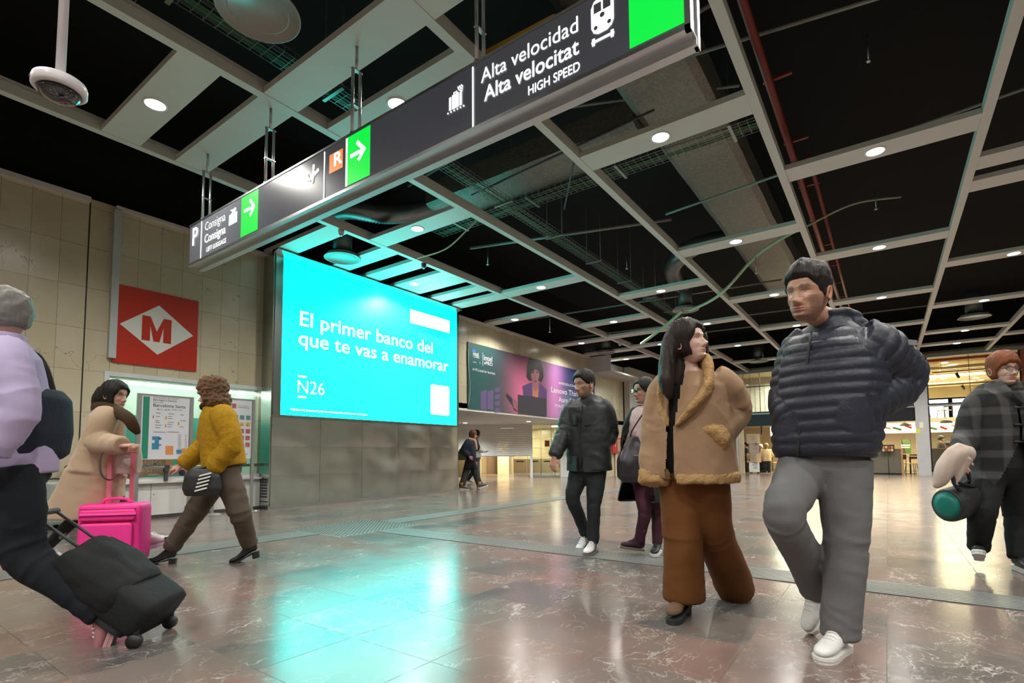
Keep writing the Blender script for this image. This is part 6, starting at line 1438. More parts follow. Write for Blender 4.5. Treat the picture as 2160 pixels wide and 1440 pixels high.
def mat_plaid():
    m, nt, bb = newmat('dark_plaid_wool'); L = nt.links.new
    tc = N(nt, 'ShaderNodeTexCoord'); mp = N(nt, 'ShaderNodeMapping'); mp.inputs['Rotation'].default_value = (0, 0, -YAW); L(tc.outputs['Object'], mp.inputs[0])
    cols = []
    for d_, sc in (('Y', 2.1), ('Z', 1.9)):
        w = N(nt, 'ShaderNodeTexWave', wave_type='BANDS', bands_direction=d_, i_Scale=sc); w.inputs['Distortion'].default_value = .8; L(mp.outputs[0], w.inputs[0])
        q = N(nt, 'ShaderNodeMapRange'); q.inputs[1].default_value = .62; q.inputs[2].default_value = .85; L(w.outputs['Fac'], q.inputs[0]); cols.append(q.outputs[0])
    a = N(nt, 'ShaderNodeMath', operation='ADD'); L(cols[0], a.inputs[0]); L(cols[1], a.inputs[1]); k = N(nt, 'ShaderNodeMath', operation='MULTIPLY'); L(a.outputs[0], k.inputs[0]); k.inputs[1].default_value = .5
    mx = N(nt, 'ShaderNodeMix', data_type='RGBA'); L(k.outputs[0], mx.inputs[0]); mx.inputs[6].default_value = (.012, .013, .014, 1); mx.inputs[7].default_value = (.085, .08, .08, 1); L(mx.outputs[2], bb.inputs['Base Color']); bb.inputs['Roughness'].default_value = .9
    return m
M_PLAID = mat_plaid()
b = MB(); torso(b, J, [(-.10, .08, .08, .0), (-.03, .18, .11, .0), (.07, .225, .14, .0), (.4, .225, .165, .01), (1.0, .25, .19, .0), (1.2, .28, .22, .0), (1.42, .31, .25, .0)]); sleeves(b, J, [.10, .10, .088, .08, .068])
b.tube([J['N']-UPZ*.03, J['N']+UPZ*.035], [.125, .10], 18); b.ell(J['N']+hdir(.1, .9)*.10-UPZ*.03, hdir(1, -.1)*.15, hdir(.1, 1)*.07, UPZ*.08, 16)
for sg in (-1, 1): b.tube([J['N']+hdir(sg*.5, -.3)*.11+UPZ*.02, J['N']+hdir(sg*.6, -.75)*.15-UPZ*.07, J['N']+hdir(sg*.15, -.95)*.17-UPZ*.16], [.04, .055, .02], 12, 0, 5, flat=.5)
segs = [((J['SL']+J['SR'])/2, J['P'])]+[(J['S'+q], J['E'+q]) for q in 'LR']+[(J['E'+q], J['W'+q]) for q in 'LR']
zsp = J['P'][2]+.22
ct = cloth('plaid_coat', b, M_PLAID, r, .012, 3, segs, .008, 9, 10, lambda me: open_front(me, J, lambda z: .04 if z > zsp else .04+.85*min(1, (zsp-z)/.4), J['N'][2]-.16, off=.08))
b = MB()
for k in range(3):
    c = front_pt(J, J['SL'][2]-.10-k*.13, .05, .175); b.cyl(c-RH*.045, c+RH*.045, .008, 8)
part('toggle', b, M_BLACK, ct)
b = MB(); torso(b, J, [(-.16, .062, .062, .01), (-.05, .10, .08, 0), (.06, .18, .11, .0), (.5, .18, .13, .0), (1.0, .18, .135, 0)]); cloth('black_top', b, M_BLACK, r, .014, 2)
trousers('trousers', J, mat('black_jersey', (.010, .011, .012), .85), r, [.105, .10, .085, .08, .07], (.175, .13, .10), .007, 11, .012)
boot_shoe(r, J['AL'], hdir(-.35, -.92), 0, .26, [M_BLACK, M_SOLEW], 'slip', .034)
boot_shoe(r, J['AR'], hdir(-.62, -.70, .36), 0, .26, [M_BLACK, M_SOLEW], 'slip', .034)
c = at(2012, 975, d0-.18)
b = MB(); b.tube([at(2046, 955, d0-.16), at(2020, 958, d0-.2), at(2000, 985, d0-.2), at(1984, 1012, d0-.19), at(1972, 1027, d0-.18)], [.055, .085, .085, .06, .025], 16, 0, 5, flat=.6); b.tube([at(2040, 968, d0-.2), at(2026, 1000, d0-.2), at(2012, 1022, d0-.19)], [.07, .05, .02], 14, 0, 4, flat=.6)
cl_ = cloth('folded_scarf', b, mat('beige_pink_fleece', (.52, .42, .37), .95), None, .010, 3, None, fn=lambda me: setv(me, arr(me)[0]+arr(me)[1]*(.013*vnoise(arr(me)[0]@np.array([[1, 0, 0], [0, 1, 0], [.6, .6, .4]]), 26, 3))[:, None])); cl_['label'] = 'pale beige folded scarf over the arm of the red-haired woman'; cl_['category'] = 'scarf'
bg = root('duffel_bag', at(2020, 1080, d0-.1), 'black and teal holdall hanging from the arm of the red-haired woman', 'bag')
b = MB(); a0, a1 = at(1998, 1066, d0-.16), at(2058, 1048, d0+.02); b.tube([a0-unit(a1-a0)*.02, a0, a0+unit(a1-a0)*.03, a1, a1+unit(a1-a0)*.03], [.05, .105, .13, .13, .09], 20, 0, 4, flat=.85); cloth('bag_body', b, mat('black_nylon', (.012, .013, .014), .5), bg, .010, 2)
b = MB(); u_ = unit(a1-a0); b.tube([a0-u_*.028, a0-u_*.004], [.06, .112], 20, flat=.85); part('teal_end', b, mat('teal_nylon', (.0, .16, .13), .45), bg)
b = MB()
for k in (.25, .75):
    m_ = a0*(1-k)+a1*k; b.tube([m_+UPZ*.10+hdir(-.2, -.9)*.08, at(2010, 1010, d0-.2), at(2030, 975, d0-.18), at(2044, 1010, d0-.1), m_+UPZ*.12], .012, 8, 0, 6)
part('strap', b, M_BLACK, bg)

# ---- 6 woman in the mustard jacket
d0 = 4.5
J = joints(d0, dict(SL=(468, 868, -.16), SR=(452, 866, .18), N=(455, 858, .02), H=(446, 834, .0), P=(474, 985, .0), HL=(474, 998, -.08), HR=(470, 998, .08), EL=(488, 938, -.20), WL=(446, 992, -.22), ER=(432, 938, .20), WR=(386, 982, .12), KR=(408, 1085, .06), KL=(506, 1080, -.08)))
J['AR'] = onZ(358, 1158, .125); J['AL'] = onZ(526, 1147, .155)
r = person('curly-haired woman in mustard jacket and brown trousers striding left', (J['AL']+J['AR'])/2)
M3 = head_frame(hdir(-1, -.03, -.06)); HS = .97
sp = dict(k=.94, hs=HS, vox=.014, fem=True, head=dict(hs=HS, res=(80, 100), skin=(.54, .31, .23), brow=(.08, .04, .02)), handL=(hdir(-.55, -.05, -.8), hdir(.3, .6, 0), .9), handR=(hdir(-.95, -.1, -.25), hdir(0, .6, -.8), .5))
link_mesh('body', plain_body(J, sp, M3), M_SKIN, r)
b = MB(); hair_cap(b, M3, J['H'], HS, lambda a, z: (.018 if a < .9 else .034)+.022*max(0, (z-.02)/.09), lambda a: (.052 if a < .8 else .052-(a-.8)*.22 if a < 1.6 else -.125)); b.ell(J['H']+hdir(.8, 0)*.07-UPZ*.05, hdir(1, 0)*.085, hdir(0, 1)*.115, UPZ*.10, 18)
cloth('curly_hair', b, hair_mat('curly_light_brown_hair', (.13, .070, .035), 60, .6), r, .008, 1, None, fn=lambda me: setv(me, arr(me)[0]+arr(me)[1]*(.012*vnoise(arr(me)[0], 95, 4)+.006*vnoise(arr(me)[0], 220, 5))[:, None]))
M_MUST = mat('mustard_boucle_wool', (.36, .20, .008), .9, var=.18, scale=40, bump=.8, bscale=90)
b = MB(); torso(b, J, [(-.12, .075, .08, .0), (-.04, .16, .11, .0), (.08, .205, .14, .0), (.45, .21, .165, .0), (.85, .215, .17, .0), (.98, .215, .175, .0)]); sleeves(b, J, [.092, .095, .085, .078, .062]); b.tube([J['N']-UPZ*.03, J['N']+UPZ*.03], [.10, .088], 16)
segs = [((J['SL']+J['SR'])/2, J['P'])]+[(J['S'+q], J['E'+q]) for q in 'LR']+[(J['E'+q], J['W'+q]) for q in 'LR']
ct = cloth('mustard_jacket', b, M_MUST, r, .011, 3, segs, .010, 11, 12)
b = MB(); b.tube([J['N']+hdir(-.1, -1)*.095+UPZ*.02, J['N']+hdir(-.9, -.5)*.10+UPZ*.01, J['N']+hdir(-1, 0)*.11-UPZ*.01, J['N']+hdir(-.9, .5)*.10+UPZ*.01], .02, 10, 0, 5); part('dark_collar', b, mat('dark_brown_knit', (.05, .03, .015), .9), ct)
trousers('trousers', J, mat('taupe_brown_wool', (.085, .066, .05), .85, var=.12), r, [.105, .102, .085, .074, .062], (.165, .135, .10), .010, 13, .011, freq=9)
M_BLEA = mat('black_leather', (.012, .011, .014), .32, var=.1)
boot_shoe(r, J['AR'], hdir(-1, -.15, .06), .055, .255, [M_BLEA, M_BLACK], 'boot', .012, W=.85)
boot_shoe(r, J['AL']-UPZ*.0, hdir(-.96, -.15, -.22), .055, .255, [M_BLEA, M_BLACK], 'boot', .012, W=.85)
bg = root('handbag', at(428, 1030, d0-.25), 'black handbag with white stripes held by the woman in the mustard jacket', 'bag')
c = at(427, 1014, d0-.25); b = MB(); S_, F_ = hdir(1, .1), hdir(-.1, 1)
b.loft([ring(c+UPZ*.10, S_, F_, .10, .03, 18), ring(c+UPZ*.04, S_, F_, .14, .05, 18), ring(c-UPZ*.06, S_, F_, .155, .06, 18), ring(c-UPZ*.12, S_, F_, .13, .05, 18)]); cloth('bag_body', b, mat('black_nylon', (.012, .013, .014), .5), bg, .010, 2)
b = MB()
for k in range(5): b.obox(c+S_*.05-F_*(.062)+UPZ*(.055-k*.03)+S_*(-.008*k), S_*.045+UPZ*.012, UPZ*.006, F_*.006)
part('white_stripe', b, M_SHWH, bg)
b = MB(); b.tube([c+UPZ*.09-S_*.09, at(434, 985, d0-.26), at(444, 975, d0-.24), c+UPZ*.09+S_*.09], .009, 8, 0, 6); part('handle', b, M_BLACK, bg)

# ---- 7 woman in the beige coat with the pink suitcase
d0 = 4.58
J = joints(d0, dict(SL=(238, 868, .18), SR=(224, 872, -.16), N=(236, 860, .02), H=(243, 834, .0), P=(205, 985, .0), HL=(207, 1000, .08), HR=(205, 1000, -.08), ER=(205, 930, -.22), WR=(258, 940, -.30), EL=(240, 935, .20), WL=(262, 985, .16), KR=(165, 1085, -.06), KL=(262, 1078, .06), AL=(316, 1138, .06)))
J['AR'] = onZ(98, 1155, .12)
r = person('dark-haired woman in long beige coat pushing a pink suitcase', (J['AR']+J['AL'])/2)
M3 = head_frame(hdir(1, -.12, -.08)); HS = .98
sp = dict(k=.94, hs=HS, vox=.014, fem=True, head=dict(hs=HS, res=(80, 100), skin=(.52, .31, .24), brow=(.02, .013, .01)), handR=(hdir(.9, -.1, .05), hdir(.1, .3, -1), 1.0), handL=(hdir(.6, .1, -.6), hdir(-.3, -.6, 0), .5))
link_mesh('body', plain_body(J, sp, M3), M_SKIN, r)
b = MB(); hair_cap(b, M3, J['H'], HS, lambda a, z: .016+.012*max(0, (z-.02)/.09), lambda a: (.06 if a < .4 else .06-(a-.4)*.13 if a < 1.1 else -.11)); q = J['H']
b.tube([q+hdir(-.6, 0)*.06+UPZ*.04, q+hdir(-1, 0)*.10-UPZ*.03, at(212, 868, d0), at(200, 893, d0-.02), at(194, 905, d0)], [.08, .085, .07, .05, .015], 14, 0, 5)
cloth('hair', b, M_HBLK, r, .010, 3, None, fn=lambda me: setv(me, arr(me)[0]+arr(me)[1]*(.005*vnoise(arr(me)[0]*np.array([1, 1, .2]), 90, 2))[:, None]))
M_BEI = mat('beige_wool', (.44, .32, .22), .9, var=.06, scale=6, sheen=.2)
b = MB(); torso(b, J, [(-.10, .08, .085, .0), (-.03, .165, .11, .0), (.08, .205, .135, .0), (.5, .20, .155, .0), (.95, .205, .19, .0), (1.12, .215, .215, .0)])
lo = [(985, 205, .20, .20), (1030, 192, .215, .24), (1060, 183, .23, .27), (1090, 176, .24, .30)]
b.loft([ring(at(px, py, d0), hdir(0, 1), hdir(1, 0), hw, hd, 28) for py, px, hw, hd in lo]); sleeves(b, J, [.095, .097, .09, .084, .07])
segs = [((J['SL']+J['SR'])/2, J['P']), (J['P'], at(176, 1090, d0))]+[(J['S'+q], J['E'+q]) for q in 'LR']+[(J['E'+q], J['W'+q]) for q in 'LR']
cloth('long_coat', b, M_BEI, r, .012, 3, segs, .010, 9, 14)
b = MB(); b.tube([J['N']+hdir(-.5, .7)*.09, J['N']+hdir(-.7, -.6)*.095, J['N']+hdir(.5, -.8)*.11-UPZ*.02, at(268, 880, d0-.16), at(282, 900, d0-.15), at(292, 915, d0-.12)], [.05, .055, .055, .05, .045, .02], 14, 0, 6); cloth('scarf', b, mat('dark_brown_fur', (.06, .035, .018), .95, bump=.8, bscale=80), r, .010, 2)
b = MB(); legs(b, J, [.08, .072, .055, .05, .042]); cloth('tights', b, mat('black_tights', (.012, .012, .013), .7), r, .012, 2)
M_LILS = mat('off_white_trainer', (.60, .57, .57), .6)
boot_shoe(r, J['AR'], hdir(.94, -.2, -.30), 0, .27, [M_LILS, mat('lilac_sole', (.62, .52, .66), .6), M_SHWH], sole_h=.034)
boot_shoe(r, J['AL'], hdir(.95, 0, .25), 0, .27, [M_LILS, mat('lilac_sole', (.62, .52, .66), .6), M_SHWH], sole_h=.034)
bg = root('handbag', at(245, 990, d0-.1), 'pale cream handbag on the forearm of the woman in the beige coat', 'bag')
c = at(262, 968, d0-.02); S_, F_ = hdir(1, .1), hdir(-.1, 1); b = MB()
b.loft([ring(c+UPZ*.13, S_, F_, .13, .03, 18), ring(c, S_, F_, .15, .05, 18), ring(c-UPZ*.13, S_, F_, .14, .05, 18)]); cloth('bag_body', b, mat('cream_leather', (.62, .56, .52), .5), bg, .010, 2)
b = MB(); b.tube([at(228, 938, d0-.30), at(212, 965, d0-.3), at(214, 1000, d0-.28), at(232, 1012, d0-.24), at(250, 1000, d0-.14)], .011, 8, 0, 6, flat=.5); part('strap', b, mat('dark_taupe_strap', (.10, .075, .065), .6), bg)
# the pink suitcase
M_PINK = mat('hot_pink_fabric', (.86, .03, .30), .55, var=.03, bump=.1, bscale=200); M_PINKD = mat('rose_plastic', (.62, .16, .22), .4)
pc = onZ(240, 1198, 0); pr = root('suitcase', pc, 'hot pink soft suitcase with a rose telescopic handle', 'suitcase')
ex, ey = hdir(1, .25), hdir(-.25, 1)
def pbox(c, w, d, h, m, nm, par=pr, rnd=.035):
    rings = []
    for z, k in ((-h/2, .93), (-h/2+.02, .985), (-h/2+.05, 1), (h/2-.05, 1), (h/2-.02, .985), (h/2, .93)):
        rings.append([c+UPZ*z+ex*(w/2*k*math.copysign(abs(math.cos(a))**.25, math.cos(a)))+ey*(d/2*k*math.copysign(abs(math.sin(a))**.3, math.sin(a))) for a in np.linspace(0, 2*PI, 41)[:-1]])
    bb = MB(); bb.loft(rings); return part(nm, bb, m, par)
body_ = pbox(pc+UPZ*.30, .46, .26, .48, M_PINK, 'case_body')
pbox(pc-ey*.142+UPZ*.24, .37, .05, .30, M_PINK, 'front_pocket'); pbox(pc-ey*.138+UPZ*.455, .40, .035, .09, M_PINK, 'front_pocket')
b = MB()
for z in (.40, .505):
    b.tube([pc-ey*.134+ex*x+UPZ*(z+.0) for x in np.linspace(-.2, .2, 6)], .004, 6)
part('zip', b, mat('dark_pink_zip', (.55, .01, .16), .5), body_)
b = MB(); b.tube([pc+ex*-.10+UPZ*.54, pc+ex*-.07+UPZ*.575, pc+ex*.07+UPZ*.575, pc+ex*.10+UPZ*.54], .013, 10, 0, 4); part('carry_handle', b, M_PINK, pr)
b = MB()
for sx in (-1, 1): b.obox(pc+ex*sx*.085+ey*.06+UPZ*.76, ex*.016, ey*.010, UPZ*.22)
b.obox(pc+ey*.06+UPZ*.99, ex*.11, ey*.016, UPZ*.02); part('telescopic_handle', b, M_PINKD, pr)
for sx in (-1, 1):
    for sy in (-1, 1): b = MB(); w_ = pc+ex*sx*.18+ey*sy*.08+UPZ*.03; b.cyl(w_-ey*.012, w_+ey*.012, .03, 14); b.cyl(w_, w_+UPZ*.04, .012, 8); part('wheel', b, M_BLACK, pr)

# ---- 8 grey-haired person in the lavender shirt (left edge)
d0 = 2.6
J = joints(d0, dict(SL=(10, 738, -.17), SR=(-6, 735, .19), N=(12, 718, .0), H=(6, 668, .0), P=(22, 985, .0), HL=(20, 1000, -.08), HR=(18, 1000, .08), EL=(40, 860, -.22), WL=(-10, 960, -.26), ER=(14, 860, .24), WR=(20, 960, .06), KL=(52, 1168, -.06), AL=(218, 1290, .0), KR=(-70, 1165, .06)))
J['AR'] = onZ(-140, 1322, .09)
r = person('grey-haired person in lavender shirt and dark trousers with a navy backpack', (J['AL']+J['AR'])/2)
M3 = head_frame(hdir(-1, .1, -.05)); HS = 1.03
sp = dict(k=1.02, hs=HS, head=dict(hs=HS, res=(90, 110), skin=(.40, .24, .17), brow=(.15, .13, .12)), handL=(hdir(-.6, -.1, -.7), hdir(.2, .7, 0), .5), handR=(hdir(.5, 0, -.7), hdir(-.3, -.6, 0), 1.0))
link_mesh('body', plain_body(J, sp, M3), M_SKIN, r)
b = MB(); hair_cap(b, M3, J['H'], HS, lambda a, z: .018+.012*max(0, (z-.02)/.09), lambda a: (.06 if a < .5 else .06-(a-.5)*.12 if a < 1.2 else -.06)); cloth('hair', b, hair_mat('silver_grey_hair', (.20, .19, .18)), r, .009, 2, None, fn=lambda me: setv(me, arr(me)[0]+arr(me)[1]*(.005*vnoise(arr(me)[0], 80, 2))[:, None]))
b = MB(); torso(b, J, [(-.10, .075, .08, .0), (-.03, .165, .11, .0), (.08, .21, .15, .0), (.4, .215, .175, .0), (.8, .21, .185, .0), (1.0, .205, .19, .0), (1.08, .20, .185, .0)]); sleeves(b, J, [.088, .09, .082, .07, .05]); b.tube([J['N']-UPZ*.03, J['N']+UPZ*.035], [.085, .072], 16)
segs = [((J['SL']+J['SR'])/2, J['P'])]+[(J['S'+q], J['E'+q]) for q in 'LR']+[(J['E'+q], J['W'+q]) for q in 'LR']
cloth('lavender_shirt', b, mat('lavender_cotton', (.42, .36, .56), .8, var=.04), r, .010, 3, segs, .007, 10, 15)
trousers('trousers', J, mat('black_navy_cloth', (.010, .013, .018), .85), r, [.125, .115, .09, .08, .075], (.18, .16, .10), .010, 16, .011)
boot_shoe(r, J['AL'], hdir(-.25, -.1, -.95), 0, .28, [mat('dusty_pink_trainer', (.36, .15, .17), .6), mat('pink_sole', (.45, .24, .25), .6), M_SHWH], sole_h=.03)
boot_shoe(r, J['AR'], hdir(-1, 0, 0), 0, .28, [mat('dusty_pink_trainer', (.36, .15, .17), .6), mat('pink_sole', (.45, .24, .25), .6), M_SHWH], sole_h=.03)
bp_ = root('backpack', at(105, 900, d0), 'navy backpack on the back of the person in the lavender shirt', 'bag')
c = at(92, 890, d0+.03); b = MB(); S_, F_ = hdir(0, 1), hdir(1, 0)
b.loft([ring(c+UPZ*.17-F_*.02, S_, F_, .12, .035, 20), ring(c+UPZ*.12, S_, F_, .15, .055, 20), ring(c-UPZ*.05, S_, F_, .16, .07, 20), ring(c-UPZ*.16, S_, F_, .15, .055, 20), ring(c-UPZ*.19, S_, F_, .11, .03, 20)]); cloth('pack_body', b, mat('navy_canvas', (.014, .020, .036), .7, bump=.2, bscale=80), bp_, .011, 3)
b = MB()
for y in (-.10, .10): b.tube([c+S_*y+UPZ*.15-F_*.05, at(52, 760, d0)+S_*y, at(10, 732, d0)+S_*y*1.1, at(-50, 800, d0)+S_*y*1.2, at(-20, 900, d0)+S_*y*1.6, c+S_*y*1.3-UPZ*.14-F_*.06], .02, 8, 0, 6, flat=.3)
part('strap', b, M_BLACK, bp_)
# black soft case trailing behind
M_BFAB = mat('black_soft_fabric', (.012, .013, .015), .75, bump=.3, bscale=50)
w0 = onZ(322, 1345, 0); cs = root('suitcase', w0, 'black soft suitcase tilted on its wheels behind the person in the lavender shirt', 'suitcase')
ax_ = unit(at(168, 1196, d0+.08)-at(330, 1310, d0+.08)); tn = unit(np.cross(ax_, FH)); tn = tn if tn[2] > 0 else -tn; wd = unit(np.cross(tn, ax_))
base = w0+UPZ*.06+tn*.07
def tbox(c, L, w, t, nm, m, par, k0=.9):
    rings = []
    for z, k in ((0, k0), (.03, .98), (.07, 1), (L-.07, 1), (L-.03, .97), (L, k0-.06)):
        rings.append([c+ax_*z+wd*(w/2*k*math.copysign(abs(math.cos(a))**.4, math.cos(a)))+tn*(t/2*k*math.copysign(abs(math.sin(a))**.4, math.sin(a))) for a in np.linspace(0, 2*PI, 33)[:-1]])
    bb = MB(); bb.loft(rings); return part(nm, bb, m, par)
tbox(base, .50, .34, .21, 'case_body', M_BFAB, cs); tbox(base+ax_*.06-tn*.115, .28, .28, .05, 'front_pocket', mat('charcoal_fabric', (.035, .037, .042), .7), cs)
for sg in (-1, 1): b = MB(); p = w0+UPZ*.035+wd*sg*.14; b.cyl(p-wd*.015, p+wd*.015, .035, 16); b.cyl(p, base+wd*sg*.14+ax_*.03, .015, 8); part('wheel', b, M_BLACK, cs)
b = MB()
for sg in (-1, 1): b.cyl(base+ax_*.5+wd*sg*.07+tn*.08, base+ax_*.80+wd*sg*.07+tn*.08, .008, 8)
b.cyl(base+ax_*.80+wd*.085+tn*.08, base+ax_*.80-wd*.085+tn*.08, .015, 10); part('telescopic_handle', b, M_DARK, cs)
b = MB(); q = base+ax_*.44+tn*.015; b.loft([ring(q+ax_*.10, wd, tn, .12, .07, 18), ring(q+ax_*.06, wd, tn, .19, .125, 18), ring(q-ax_*.10, wd, tn, .195, .135, 18), ring(q-ax_*.24, wd, tn, .19, .128, 18), ring(q-ax_*.28, wd, tn, .17, .11, 18)])
cd = cloth('draped_jacket', b, M_BFAB, None, .011, 3, None, fn=lambda me: setv(me, arr(me)[0]+arr(me)[1]*(.016*vnoise(arr(me)[0], 13, 6))[:, None])); cd['label'] = 'black jacket draped over the tilted black suitcase'; cd['category'] = 'jacket'

# ---- 9 and 10 the two far walkers by the screen
d0 = 14.45
J = joints(d0, dict(SL=(992, 930, .16), SR=(988, 931, -.16), N=(994, 926), H=(998, 917), P=(992, 968), HL=(992, 970, .08), HR=(991, 970, -.08), ER=(978, 950, -.2), WR=(990, 962, -.22), EL=(1006, 945, .16), WL=(1002, 925, .10), KR=(983, 995, -.06), KL=(1002, 995, .06)))
J['AR'] = onZ(974, 1025, .10); J['AL'] = onZ(1012, 1023, .12)
r = person('woman on the phone in navy jacket walking past the end of the screen', (J['AR']+J['AL'])/2)
M3 = head_frame(hdir(1, -.2, -.1)); HS = .98
sp = dict(k=.95, hs=HS, vox=.018, fem=True, head=dict(hs=HS, res=(50, 60), skin=(.44, .25, .18), brow=(.08, .05, .03)), handL=(hdir(-.2, -.3, 1), hdir(-.5, .2, 0), .6), handR=(hdir(.5, -.3, -.6), hdir(0, .6, 0), .5))
link_mesh('body', plain_body(J, sp, M3), M_SKIN, r)
b = MB(); hair_cap(b, M3, J['H'], HS, lambda a, z: .028, lambda a: (.05 if a < .5 else .05-(a-.5)*.2 if a < 1 else -.10)); cloth('hair', b, hair_mat('chestnut_bob', (.11, .05, .025)), r, .014, 2)
b = MB(); torso(b, J, [(-.10, .08, .08, .0), (-.03, .165, .11, .0), (.08, .21, .14, .0), (.5, .22, .17, .0), (.9, .21, .165, .0)]); sleeves(b, J, [.10, .10, .095, .085, .06]); cloth('navy_jacket', b, mat('navy_cloth', (.014, .022, .036), .8), r, .016, 3)
b = MB(); b.tube([J['N']+hdir(-.5, .5)*.07, J['N']+hdir(-.3, -.7)*.08, J['N']+hdir(1, -.2)*.10-UPZ*.05, J['N']+hdir(1, 0)*.15-UPZ*.30], [.045, .05, .05, .03], 12, 0, 4); cloth('scarf', b, mat('peach_scarf', (.62, .32, .25), .9), r, .014, 2)
trousers('trousers', J, mat('black_jersey', (.010, .011, .012), .85), r, [.11, .105, .09, .085, .08], (.17, .14, .1), .006, 17, .016)
M_ORS = mat('orange_sock', (.45, .16, .03), .9)
b = MB(); [b.cyl(J['A'+q]+UPZ*.09, J['A'+q], .045, 12) for q in 'LR']; part('socks', b, M_ORS, r)
boot_shoe(r, J['AR'], hdir(1, 0, -.12), 0, .27, [mat('olive_trainer', (.10, .10, .08), .7), M_SOLEW], 'slip', .03); boot_shoe(r, J['AL'], hdir(.96, 0, .28), 0, .27, [mat('olive_trainer', (.10, .10, .08), .7), M_SOLEW], 'slip', .03)
b = MB(); b.obox(J['WL']+UPZ*.10+hdir(.1, -.2)*.03, UPZ*.075, hdir(.8, .2)*.035, hdir(.2, -.9)*.005); thing('mobile_phone', b, M_BLACK, 'black mobile phone held to the ear of the woman by the screen', 'phone')
bg = root('shoulder_bag', at(975, 960, d0-.1), 'olive green shoulder bag on the woman by the screen', 'bag'); c = at(975, 957, d0-.1); b = MB(); b.loft([ring(c+UPZ*.14, hdir(1, 0), hdir(0, 1), .07, .03, 14), ring(c, hdir(1, 0), hdir(0, 1), .13, .07, 14), ring(c-UPZ*.17, hdir(1, 0), hdir(0, 1), .14, .07, 14)]); part('bag_body', b, mat('olive_canvas', (.13, .14, .08), .8), bg)
b = MB(); b.tube([c+UPZ*.13, at(986, 935, d0-.22), at(990, 929, d0-.18)], .012, 6, 0, 4); part('strap', b, mat('grey_strap', (.25, .23, .22), .7), bg)
d0 = 16.0
J = joints(d0, dict(SL=(1006, 928, -.1), SR=(1001, 928, .16), N=(1004, 924), H=(1006, 915), P=(1004, 965), HL=(1005, 967, -.06), HR=(1003, 967, .08), EL=(1010, 945, -.18), WL=(1020, 953, -.16), ER=(1000, 945, .2), WR=(1006, 958, .2), KL=(1000, 990), KR=(1006, 990, .1)))
J['AL'] = onZ(988, 1010, .14); J['AR'] = onZ(1010, 1015, .1)
r = person('person in white top and blue jeans half hidden behind the woman on the phone', J['AR'])
M3 = head_frame(hdir(1, -.1, 0)); sp = dict(k=.95, hs=.98, vox=.02, head=dict(hs=.98, res=(40, 50), skin=(.42, .24, .18)), handL=(hdir(1, 0, .05), hdir(0, .3, 1), .5))
link_mesh('body', plain_body(J, sp, M3), M_SKIN, r)
b = MB(); hair_cap(b, M3, J['H'], .98, lambda a, z: .02, lambda a: (.06 if a < .5 else -.05)); part('hair', b, M_HDK, r)
b = MB(); torso(b, J, [(-.1, .08, .08, 0), (0, .19, .11, 0), (.4, .2, .15, 0), (1, .2, .16, 0)]); sleeves(b, J, [.08, .08, .07, .06, .05]); cloth('white_top', b, M_SHWH, r, .018, 2)
trousers('jeans', J, mat('blue_denim', (.05, .11, .20), .8), r, [.1, .09, .07, .065, .06], voxel=.018); boot_shoe(r, J['AR'], hdir(1, 0, 0), 0, .27, [M_SHWH, M_SOLEW], 'slip', .03); boot_shoe(r, J['AL'], hdir(.9, 0, -.3), 0, .27, [M_SHWH, M_SOLEW], 'slip', .03)
b = MB(); b.obox(J['WL']+hdir(1, 0)*.13+UPZ*.015, hdir(1, 0)*.07, hdir(0, 1)*.035, UPZ*.005); thing('mobile_phone', b, M_BLACK, 'mobile phone in the outstretched hand beside the roller shutter', 'phone')

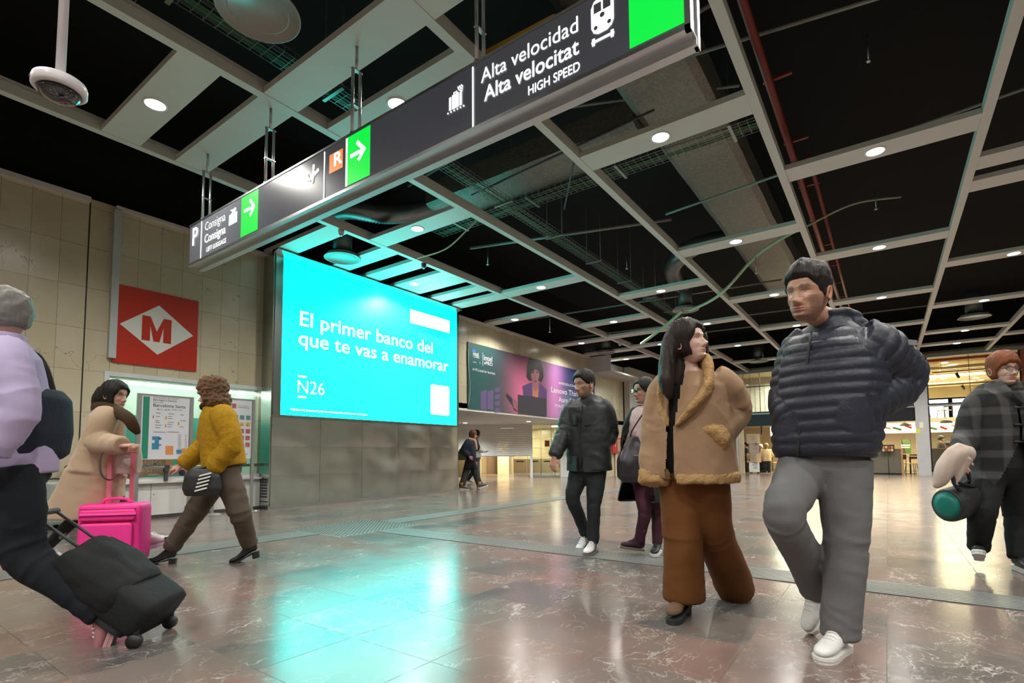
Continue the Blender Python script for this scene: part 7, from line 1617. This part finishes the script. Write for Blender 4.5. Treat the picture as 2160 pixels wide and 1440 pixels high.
# ---- small figures inside the shop
def shop_person(x, px, py_head, label, top, hairm, facing, seated=False, cap=None, h=1.7, skin=(.44, .26, .19), legm=None):
    c = onX(px, py_head, x); z = c[2]; R3 = facing; L3 = unit(np.cross(UPZ, R3)); H = np.array([x, c[1], z]); k = h/1.75
    zf = z-1.60*k if not seated else 0; o = lambda dx, dl, dz: np.array([x, c[1], zf])+R3*dx+L3*dl+UPZ*dz*k
    J = dict(H=H, N=H-UPZ*.14, SL=H-UPZ*.20+L3*.17, SR=H-UPZ*.20-L3*.17, P=H-UPZ*.70, HL=H-UPZ*.72+L3*.08, HR=H-UPZ*.72-L3*.08, EL=H-UPZ*.46+L3*.24+R3*.02, ER=H-UPZ*.46-L3*.24+R3*.02, WL=H-UPZ*.58+L3*.18+R3*.22, WR=H-UPZ*.58-L3*.18+R3*.22, KL=H-UPZ*1.12+L3*.09+R3*.03, KR=H-UPZ*1.12-L3*.09, AL=H-UPZ*1.50+L3*.1, AR=H-UPZ*1.50-L3*.1)
    r = person(label, (x, c[1])); r.location.z = max(0, z-1.6)
    M3 = head_frame(R3); sp = dict(k=.95, hs=1.0, vox=.025, head=dict(hs=1.0, res=(36, 44), skin=skin), handL=(R3, L3*-1, .6), handR=(R3, L3, .6))
    link_mesh('body', plain_body(J, sp, M3), M_SKIN, r)
    b = MB(); hair_cap(b, M3, H, 1.0, lambda a, z: .022, lambda a: (.055 if a < .5 else .0 if a < 1.2 else -.06)); part('hair' if not cap else 'cap', b, cap or hairm, r)
    if cap: b = MB(); b.prism([H+UPZ*.06+R3*.09+L3*.06, H+UPZ*.05+R3*.17+L3*.04, H+UPZ*.05+R3*.17-L3*.04, H+UPZ*.06+R3*.09-L3*.06], UPZ*.008); part('cap_peak', b, cap, r)
    b = MB(); torso(b, J, [(-.1, .08, .08, 0), (0, .2, .12, 0), (.4, .21, .16, 0), (1.05, .2, .16, 0)]); sleeves(b, J, [.085, .085, .075, .065, .05]); cloth('jacket', b, top, r, .02, 2)
    trousers('trousers', J, legm or M_JEAN, r, [.1, .09, .075, .07, .065], voxel=.022)
    if not seated:
        for q in 'LR': boot_shoe(r, np.array([J['A'+q][0], J['A'+q][1], max(J['A'+q][2], .09)]), R3, 0, .26, [M_BLACK, M_BLACK], 'slip', .03)
    return r
M_BLOND = hair_mat('blond_hair', (.5, .36, .16))
shop_person(28.3, 1985, 925, 'shop worker in dark apron and black cap behind the right counter', mat('dark_apron', (.05, .04, .04), .8), M_HBLK, unit((-.3, -1, 0)), cap=M_BLACK)
shop_person(28.5, 1999, 938, 'person in orange top sitting low behind the right counter', mat('orange_top', (.45, .18, .05), .8), M_HDK, unit((-.6, .8, 0)), seated=True)
shop_person(27.2, 1616, 940, 'person in puffy cream jacket inside the shop entrance', mat('cream_puffer', (.66, .52, .28), .7), M_BLOND, unit((.9, .4, 0)), h=1.6)
shop_person(27.4, 1604, 942, 'white-haired person in dark jacket inside the shop entrance', mat('teal_grey_jacket', (.06, .09, .10), .7), hair_mat('white_hair', (.62, .58, .5)), unit((-.9, .3, 0)), h=1.6)
shop_person(27.0, 1574, 938, 'person in dark clothes behind the promotional tower', M_BCOAT, M_HBLK, unit((-.5, .8, 0)), h=1.65)
